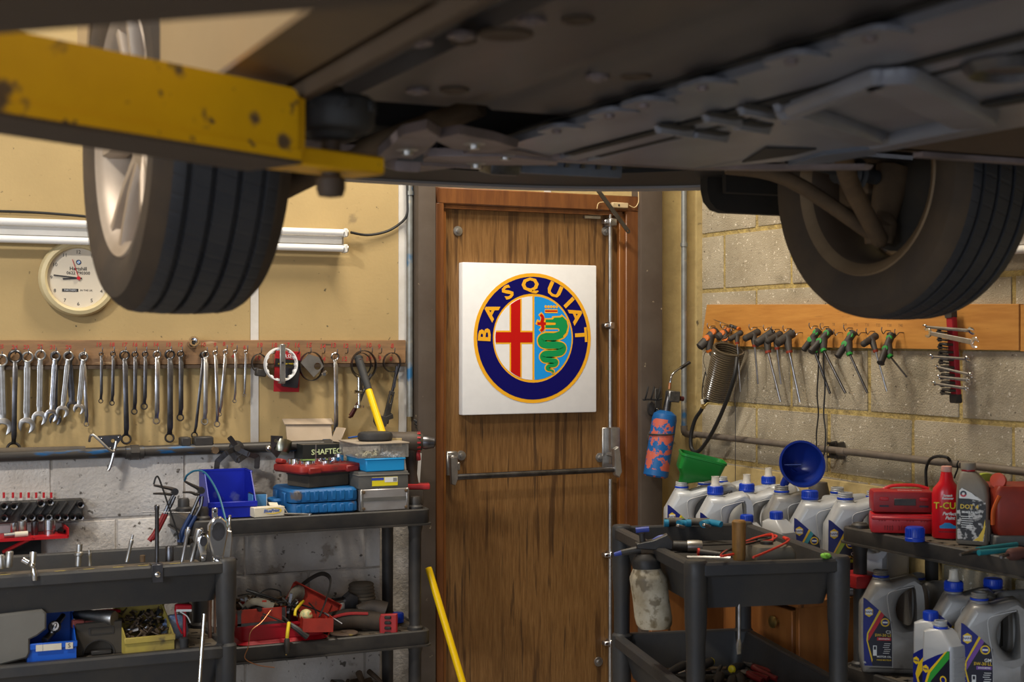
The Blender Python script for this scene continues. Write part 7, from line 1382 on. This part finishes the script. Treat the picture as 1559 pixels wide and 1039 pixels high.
# grey brake fluid bottle
GBT = mat('grubby_grey_bottle', (.19, .165, .13), .5, c2=(.12, .10, .075), sc=6, amt=.8); p = onr(1483, 829)
f = thing('brake_fluid_bottle', 'grubby grey brake fluid bottle with a torn black and yellow label', 'bottle', (p.x + .012, p.y + .015, ZR), (0, 0, -52))
rq = lambda w_, d_, z, ox=0: [(x + ox, y, z) for x, y in rrect(w_, d_, .012, 4)]
b = MB(GBT); b.loft([rq(.084, .060, 0), rq(.088, .064, .006), rq(.088, .064, .135), rq(.080, .060, .165, -.002), rq(.046, .044, .198, -.012), rq(.036, .036, .202, -.014)]); part('body', b, f)
b = MB(GBT); b.lathe([(.016, .198), (.016, .206), (.0205, .207), (.0205, .224), (.019, .226), (.001, .226)], (-.014, 0, 0), n=22); part('cap', b, f); part('seal_ring', MB(RPL).lathe([(.0175, .202), (.019, .203), (.019, .207), (.0175, .208)], (-.014, 0, 0), n=22, closed=True), f)
X = frame((0, 0, 0), (1, 0, 0), (0, 0, 1))
LT = mat('torn_label', (.016, .015, .015), .5, c2=(.55, .53, .5), sc=42, amt=.95, lo=.53, hi=.58)
part('label', MB(LT).poly([(-.038, .012), (.032, .010), (.038, .05), (.038, .118), (.0, .145), (-.026, .158), (-.034, .15), (-.040, .09)], [(0, .0322), (0, .0328)], X), f)
part('label_top', MB(LW).poly([(-.0335, .128), (-.006, .128), (.024, .124), (.0, .144), (-.026, .157), (-.033, .15)], [(0, .0326), (0, .0332)], X), f)
part('label_swoosh', MB(LYE).poly([(.004, .012), (.030, .011), (.037, .05), (.036, .072), (.030, .045), (.018, .022)], [(0, .0326), (0, .0333)], X), f)
b = MB(LBK); b.poly(circ(.009, 20, (-.022, .141)), [(0, .0330), (0, .0336)], X, holes=[circ(.004, 12, (-.022, .141))]); b.poly([(-.022 + .009 * math.cos(rad(t)), .141 + .009 * math.sin(rad(t))) for t in range(200, 341, 14)] + [(-.022 + .004 * math.cos(rad(t)), .141 + .004 * math.sin(rad(t))) for t in range(340, 199, -14)], [(0, .0334), (0, .0338)], X, m=ARED); part('round_emblem', b, f)
for t, x, z, sz, mm in (('DOT 4', -.006, .105, .017, LYE), ('BRAKE FLUID', -.004, .090, .0075, LW), ('SYNTHETIC', -.004, .117, .0075, LBK)): part('lettering', MB(mm).text(t, sz, frame((x, -.0336, z), (1, 0, 0), (0, 0, 1)), None, .0003, bold=.0003), f)
for i in range(6): part('small_print', MB(LW).box((-.012, -.0334, .078 - i * .006), (.034 - .004 * (i % 2), .0006, .0018)), f)
for x in (.0445,): 
    for y in (-.018, -.004, .010): part('grip_rib', MB(GBT).box((x, y, .04), (.003, .004, .06), bev=.001), f)
# red can, yellow green roll, pliers, screwdriver
OR_ = mat('oily_red_orange_can', (.28, .028, .012), .45, c2=(.12, .018, .010), sc=6, amt=.8); p = at(1545, 790, x=-.17)
f = thing('red_oil_drainer', 'oily dark red can with a round orange cap at the right edge shelf', 'oil can', (-.15, p.y, ZR), (0, 0, -25))
b = MB(OR_); b.loft([rq(.17, .15, .03), rq(.19, .16, .05), rq(.19, .16, .15), rq(.17, .15, .165)]); part('body', b, f); part('grey_base', MB(GREYC).box((0, 0, .015), (.20, .17, .03), bev=.004), f); part('orange_cap', MB(flat('orange_red_cap', (.50, .05, .012), .45)).lathe([(.001, -.01), (.021, -.01), (.022, 0), (.021, .01), (.001, .012)], (-.075, -.04, .178), (-.5, -.8, .1), n=22), f)
part('orange_edge', MB(flat('orange_edge', (.55, .10, .02), .45)).tube([(-.10, -.07, .06), (-.10, -.075, .10), (-.085, -.08, .14)], .010, 8, flat_=.5), f)
p = at(1500, 735, x=-.09); solo('tape_roll', MB(flat('yellow_green_roll', (.32, .38, .04), .5)).lathe([(.012, -.02), (.045, -.02), (.048, 0), (.045, .02), (.012, .02)], ax=(-.4, -.9, .1), n=28, closed=True), 'yellow green roll half hidden behind the brake fluid bottle', 'roll', (p.x, p.y, ZR + .13))
solo('roll_box', MB(BRB).box((0, 0, .04), (.09, .09, .08), bev=.004), 'dark box under the yellow green roll on the right shelving', 'box', (p.x, p.y, ZR), (0, 0, -20))
TLP = flat('teal_grip', (.015, .17, .20), .45); f = thing('teal_pliers', 'pliers with teal grips lying on the right shelving edge', 'pliers', onr(1505, 838, ZR + .01)); q = lambda px, py: onr(px, py, ZR + .012) - f.location
part('grip', MB(TLP).tube([q(1488, 838), q(1512, 834), q(1548, 829)], [.008, .006], 10), f); part('grip', MB(TLP).tube([q(1490, 842), q(1515, 840), q(1550, 836)], [.008, .006], 10), f); part('jaws', MB(STEELD).tube([q(1490, 840), q(1476, 842), q(1462, 845)], [.009, .004], 8), f)
f = thing('dark_screwdriver', 'screwdriver with a grimy red brown handle at the right shelving edge', 'screwdriver', onr(1545, 846, ZR + .014)); q = lambda px, py: onr(px, py, ZR + .014) - f.location
part('handle', MB(mat('grimy_red_handle', (.10, .035, .028), .6, c2=(.05, .03, .025), sc=14)).lathe([(.010, 0), (.016, .01), (.017, .05), (.012, .08), (.008, .09)], q(1535, 845), q(1560, 842) - q(1535, 845), n=14), f); part('blade', MB(STEELD).cyl(q(1535, 845), q(1524, 849), .004, n=8), f)
# jugs on the rack's middle shelf
G3 = 'oil jugs on the right shelving middle shelf'; ZB = ZM
def jug_low(px, py, rz, s, lab, **k):
    xw = k.pop('xw', None); P = at(px, py, z=ZB + .30 * s) if xw is None else at(px, py, x=xw); s = (P.z - ZB) / .30; o = Matrix.Rotation(rad(rz), 3, 'Z') @ Vector((-.028 * s, 0, 0)); return jug(lab, (P.x - o.x, P.y - o.y, ZB), rz, s, m=k.pop('m', JGD), group=G3, **k)
jug_low(1341, 868, -34, 1.005, 'oil jug with a red label stripe at the left end of the right shelving', accent=ARED, texts=('C3', '5W-30 LS'))
jug_low(1491, 902, -35, 1.0, 'oil jug with a purple label stripe at the frame right edge', accent=APUR, texts=('GM', '5W-30 LL'))
jug_low(1452, 888, -36, 1.0, 'dusty oil jug with a clear spout cap behind the small green labelled bottle', cap_='spout', accent=TEAL)
jug_low(1512, 884, -90, 1.0, 'dusty oil jug with a blue cap behind the purple striped jug', cap_='plain')
jug_low(1398, 873, -90, .98, 'dark oil jug close behind the red striped jug', xw=-.11)
G4 = 'one litre oil bottles on the right shelving'
bottle_at(1432, 943, ZB + .226, ZB, -82, 'small oil bottle with a green label stripe, uncapped, on the right shelving', accent=AGRN, cap_=False, group=G4, tx='75W-80')
bottle_at(1417, 931, ZB + .230, ZB, -82, 'small oil bottle with a blue cap behind the green striped one', accent=LYE, cap_=True, group=G4)
solo('red_oily_case', MB(RC2).box((0, 0, .02), (.10, .12, .04), bev=.008), 'grimy dark red case end behind the right shelving leg', 'case', at(1308, 892, x=-.33), (0, 0, -5))
# ================================================================== right service trolley
RTO = Vector((-.85, -1.479, 0)); RTZ, RTM, RRZ = .90, .565, 76.2
RTR = trolley('service_trolley', 'black plastic service trolley on the right with a sprayer on its side', RTO, RRZ, .775, .455, RTZ, RTM, leg=.029, depth=.09)
def tw(px, py, z): return at(px, py, z=z)
MI = (Matrix.Translation(RTO) @ Matrix.Rotation(rad(RRZ), 4, 'Z')).inverted()
# screwdriver through the front rim
a = at(1125, 852, z=RTZ); f = thing('wooden_screwdriver', 'big screwdriver with a worn wooden handle dropped through the right trolley rim', 'screwdriver', a); k = scl(a)
part('handle', MB(mat('worn_wood_handle', (.33, .16, .035), .5, c2=(.10, .055, .02), sc=9, amt=.9, stretch=(5, 5, 1))).lathe([(.001, -.002), (9 * k, -.002), (10.4 * k, .01), (10.4 * k, .085), (10.8 * k, .10), (9 * k, .104), (.001, .105)], n=12), f)
b = MB(STEEL); b.cyl((0, 0, -.002), (0, 0, -.215), .0042, n=12); b.loft([[(x, y, z) for x, y in rrect(w_, t, min(w_, t) * .3, 2)] for w_, t, z in ((.0085, .0085, -.212), (.015, .006, -.225), (.015, .004, -.238), (.012, .0018, -.252))]); part('blade', b, f); part('collar', MB(STEELL).cyl((0, 0, -.054), (0, 0, -.066), .0065, n=10), f)
# multimeter with red and black leads
p = at(1165, 838, z=RTZ); f = thing('multimeter', 'grubby grey test meter with red leads in the right trolley', 'meter', (p.x, p.y, RTZ - .034), (0, 0, -14)); MM = mat('grubby_meter_grey', (.13, .115, .09), .6, c2=(.08, .07, .055), sc=9)
b = MB(MM); b.loft([rq(.105, .16, .0), rq(.118, .175, .01), rq(.118, .175, .035), rq(.10, .155, .052)]); part('body', b, f); part('tilt_lip', MB(BLACKP).box((.02, .05, .054), (.05, .03, .006), bev=.002), f); part('dial', MB(BLACKP).lathe([(.018, 0), (.017, .008), (.001, .009)], (0, -.01, .052), n=18), f)
RL = flat('red_lead', (.60, .03, .015), .4); q = lambda px, py, z=RTZ - .02: at(px, py, z=z) - f.location
for i, P in enumerate(([(1135, 826), (1148, 816), (1165, 816), (1168, 823), (1150, 826), (1138, 834), (1134, 842), (1140, 850), (1152, 846)], [(1137, 822), (1150, 813), (1163, 818), (1172, 824)], [(1186, 818), (1196, 821), (1200, 828), (1197, 842), (1193, 850)])): part('red_lead', MB(RL).tube([q(*p_, RTZ + .022 + .004 * (i == 2)) for p_ in P], .0032, 8), f)
part('black_lead', MB(CABLE).tube([q(*p_, RTZ + .024) for p_ in ((1138, 830), (1148, 820), (1163, 820), (1146, 830), (1136, 838), (1140, 848))], .003, 8), f); part('red_probe', MB(RL).cyl(q(1185, 818, RTZ + .028), q(1196, 821, RTZ + .028), .005, n=8), f)
fo = thing('tool_insert', 'dark foam tool insert filling the right trolley upper tray', 'tool insert', (RTO.x, RTO.y, RTZ - .12), (0, 0, RRZ)); b = MB(mat('dark_foam', (.020, .019, .018), .9, c2=(.045, .036, .028), sc=9)); b.poly(rrect(.66, .335, .03, 4), [(.015, 0), (0, .01), (0, .07), (.004, .074)]); part('foam', b, fo)
for i in range(5): part('foam_ridge', MB(mat('dark_foam', (.02, .02, .02))).box((-.25 + i * .12, 0, .0755), (.012, .30, .006), bev=.002), fo)
# air tool, socket strip, driver, spanners
p = at(1045, 833, z=RTZ - .03); f = thing('air_tool', 'black and steel air tool lying in the right trolley behind the sprayer', 'air tool', p); q = lambda px, py, z=RTZ - .03: at(px, py, z=z) - p
part('body', MB(BLACKP).cyl(q(1015, 832), q(1048, 833), .017, n=18), f); part('steel_nose', MB(STEELL).lathe([(.019, 0), (.020, .006), (.020, .034), (.018, .044), (.001, .044)], q(1046, 833), q(1069, 833) - q(1046, 833), n=20), f)
f = thing('socket_strip', 'dark strip of small sockets lying in the right trolley', 'socket rail', at(1090, 832, z=RTZ - .07), (0, 0, 2)); part('strip', MB(BLACKP).box((0, 0, 0), (.13, .045, .02), bev=.003), f)
for i in range(6): part('small_socket', MB(CHROME).lathe([(.004, 0), (.007, 0), (.007, .02), (.004, .02)], (-.05 + i * .02, 0, .008), n=12, closed=True), f)
f = thing('red_ring_driver', 'black driver with a red ring end lying in the right trolley front', 'driver', at(1070, 842, z=RTZ - .035)); q = lambda px, py, z=RTZ - .035: at(px, py, z=z) - f.location
part('grip', MB(BLACKP).tube([q(1064, 842), q(1078, 843), q(1098, 845)], [.013, .008], 12), f); part('red_ring', MB(RL).cyl(q(1062, 842), q(1065, 842), .0135, n=14), f)
solo('long_flat_spanner', MB(STEELL).tube([at(1046, 849, z=RTZ - .03), at(1075, 849, z=RTZ - .03), at(1112, 850, z=RTZ - .03)], .005, 8, flat_=.5), 'pale flat bar lying along the right trolley front rim inside', 'bar')
# blue grey pliers on the rear rim
BLG = flat('bright_blue_grip', (.015, .19, .33), .4); GPG = mat('grey_soft_grip', (.11, .10, .09), .7, c2=(.08, .07, .06), sc=10)
for nm, lab, P in (('side_cutters', 'grey and blue gripped side cutters on the right trolley rear rim, farther left', ((1014, 795), (1030, 794), (1040, 797), (1052, 797))), ('combination_pliers', 'grey and blue gripped pliers on the right trolley rear rim, farther right', ((1048, 795), (1066, 795), (1080, 796), (1098, 799)))):
    f = thing(nm, lab, 'pliers', tw(P[0][0], P[0][1], RTZ + .012), group='gripped pliers on the rear rim'); q = lambda px, py, z=RTZ + .012: at(px, py, z=z) - f.location
    part('grey_grip', MB(GPG).tube([q(*P[0]), q(*P[1]), q(P[2][0], P[2][1] - 1)], [.013, .013], 12, flat_=.8), f); part('blue_grip', MB(BLG).tube([q(P[1][0] + 4, P[1][1] + 4), q(*P[2]), q(*P[3])], [.013, .010], 12, flat_=.7), f); part('blue_end', MB(BLG).tube([q(P[0][0] - 3, P[0][1] + 2), q(P[0][0] + 4, P[0][1] + 2)], .012, 10, k=1), f); part('jaw', MB(STEEL).box(q(P[2][0] - 4, P[2][1] + 5), (.03, .012, .010), (0, 15, 10), bev=.002), f)
f = thing('green_clip', 'bright green plastic clip on the right trolley front right corner', 'clip', at(1256, 848, z=RTZ + .006), (0, 20, 30)); GC = flat('lime_clip', (.22, .52, .06), .35); part('clip_body', MB(GC).box((0, 0, 0), (.034, .016, .012), bev=.004), f); part('clip_tab', MB(GC).box((.012, 0, .006), (.016, .022, .012), bev=.004), f)
# pump sprayer hooked on the trolley side
Zs = 4.0; f = thing('pump_sprayer', 'dirty white pump sprayer bottle with black and blue head on the right trolley side', 'sprayer', at(1000, 960, Z=Zs)); q = lambda px, py, dz=0: at(px, py, Z=Zs + dz) - f.location
ax = q(985, 866) - q(997, 958); L_ = ax.length; Rb = .053
SPR = mat('oily_white_bottle', (.56, .50, .38), .5, c2=(.30, .235, .14), sc=14, amt=.9, spots=[((.13, .095, .05), 22, .545, .8), ((.20, .15, .08), 40, .57, .7)])
part('bottle', MB(SPR).lathe([(.001, 0), (Rb * .80, .002), (Rb * .95, .014), (Rb, .035), (Rb * .97, L_ * .5), (Rb, L_ * .82), (Rb * .98, L_ * .86), (Rb * .78, L_ * .98), (Rb * .70, L_ * 1.02), (.001, L_ * 1.02)], q(997, 958), ax, n=32), f)
b = MB(BLACKP); b.lathe([(Rb * .74, L_ * 1.0), (Rb * .74, L_ * 1.12), (Rb * .66, L_ * 1.17), (Rb * .46, L_ * 1.24), (.001, L_ * 1.26)], q(997, 958), ax, n=28)
for i in range(20): a_ = i * PI / 10; 
part('collar', b, f)
b = MB(BLACKP); h0, h1 = q(972, 834), q(1024, 828); b.poly([(-.055, -.006), (.0, -.016), (.045, -.02), (.05, .004), (.035, .026), (-.005, .014), (-.055, .010)], [(.003, -.016), (0, -.012), (0, .012), (.003, .016)], frame((h0 + h1) / 2 + Vector((0, 0, .004)), h1 - h0, (0, 0, 1))); part('head', b, f)
SBL = flat('sprayer_blue', (.03, .055, .30), .45); part('trigger', MB(SBL).tube([q(995, 824), q(1005, 819), q(1016, 818)], [.007, .008], 10, flat_=.7), f); part('pump_rod', MB(BLACKP).cyl(q(979, 830), q(977, 812), .009, n=12), f); part('pump_knob', MB(SBL).tube([q(968, 808), q(977, 807), q(988, 806)], .0085, 10, flat_=.8), f)
part('nozzle', MB(BLACKP).cyl(q(975, 837), q(946, 842), .0115, .008, n=14), f); part('nozzle_tip', MB(SBL).cyl(q(946, 842), q(935, 845), .007, .0055, n=12), f)
# lower tray: screwdrivers and red pliers
random.seed(21); zl = RTM - .10; YK = flat('driver_yellow', (.60, .46, .01), .45)
for i, (px, py, ex, ey, lab, red) in enumerate(((1085, 1007, 1050, 1020, 'black screwdriver with yellow oval end, back of the right trolley lower tray', 0), (1113, 1020, 1150, 1008, 'black and yellow screwdriver beside the blade tip, lower tray', 0), (1126, 1030, 1128, 1046, 'round yellow screwdriver end facing up, right of two in the lower tray', 0), (1116, 1033, 1112, 1048, 'round yellow screwdriver end facing up, left of two in the lower tray', 0), (1097, 1028, 1090, 1046, 'short black and yellow screwdriver at the lower tray front', 0), (1147, 1016, 1190, 1034, 'pliers with dark red grips in the lower tray, farther back', 1), (1138, 1026, 1165, 1036, 'pliers with dull red grips in the lower tray, nearer the front', 1), (1045, 1012, 1020, 1024, 'steel ended dark bar at the lower tray left', 0))):
    a, c = at(px, py, z=zl + .03), at(ex, ey, z=zl + .02); d = c - a; d = d.normalized() * min(d.length, .16)
    f = thing('tray_pliers' if red else 'tray_screwdriver', lab, 'pliers' if red else 'screwdriver', a, group='hand tools in the right trolley lower tray')
    if red:
        sd = d.cross(Vector((0, 0, 1))).normalized()
        for s_ in (-1, 1): part('grip', MB(HRD).tube([Vector((0, 0, 0)), d * .4 + sd * .012 * s_, d + sd * .016 * s_], [.010, .009], 10), f)
        part('jaw', MB(STEELD).tube([Vector((0, 0, 0)), -d * .35], [.012, .005], 8, k=1), f)
    else:
        part('handle', MB(BLACKP).lathe([(.011, .004), (.015, .012), (.014, .05), (.010, .085), (.007, .09)], (0, 0, 0), d, n=14), f); part('end_cap', MB(YK if i != 7 else STEELL).lathe([(.001, -.002), (.009, 0), (.0125, .005), (.012, .010)], (0, 0, 0), d, n=14), f); part('blade', MB(STEEL).cyl(d.normalized() * .085, d.normalized() * .16, .003, n=8), f)
b = MB(BLACKP, STEELD, RUST, GRIME)
for i in range(40):
    x, y = random.uniform(-.28, .25), random.uniform(-.13, .13); p_ = RTO + Matrix.Rotation(rad(RRZ), 3, 'Z') @ Vector((x, y, 0)); d = Vector((random.uniform(-1, 1), random.uniform(-1, 1), random.uniform(-.15, .15))).normalized(); p_.z = zl + random.uniform(0, .02); b.cyl(p_ - d * .05, p_ + d * .05, random.uniform(.004, .010), random.uniform(.003, .006), 8, random.choice(b.mats))
o = solo('small_tool_heap', b, 'jumble of small dark tools on the right trolley lower tray floor', 'tools'); o['kind'] = 'stuff'
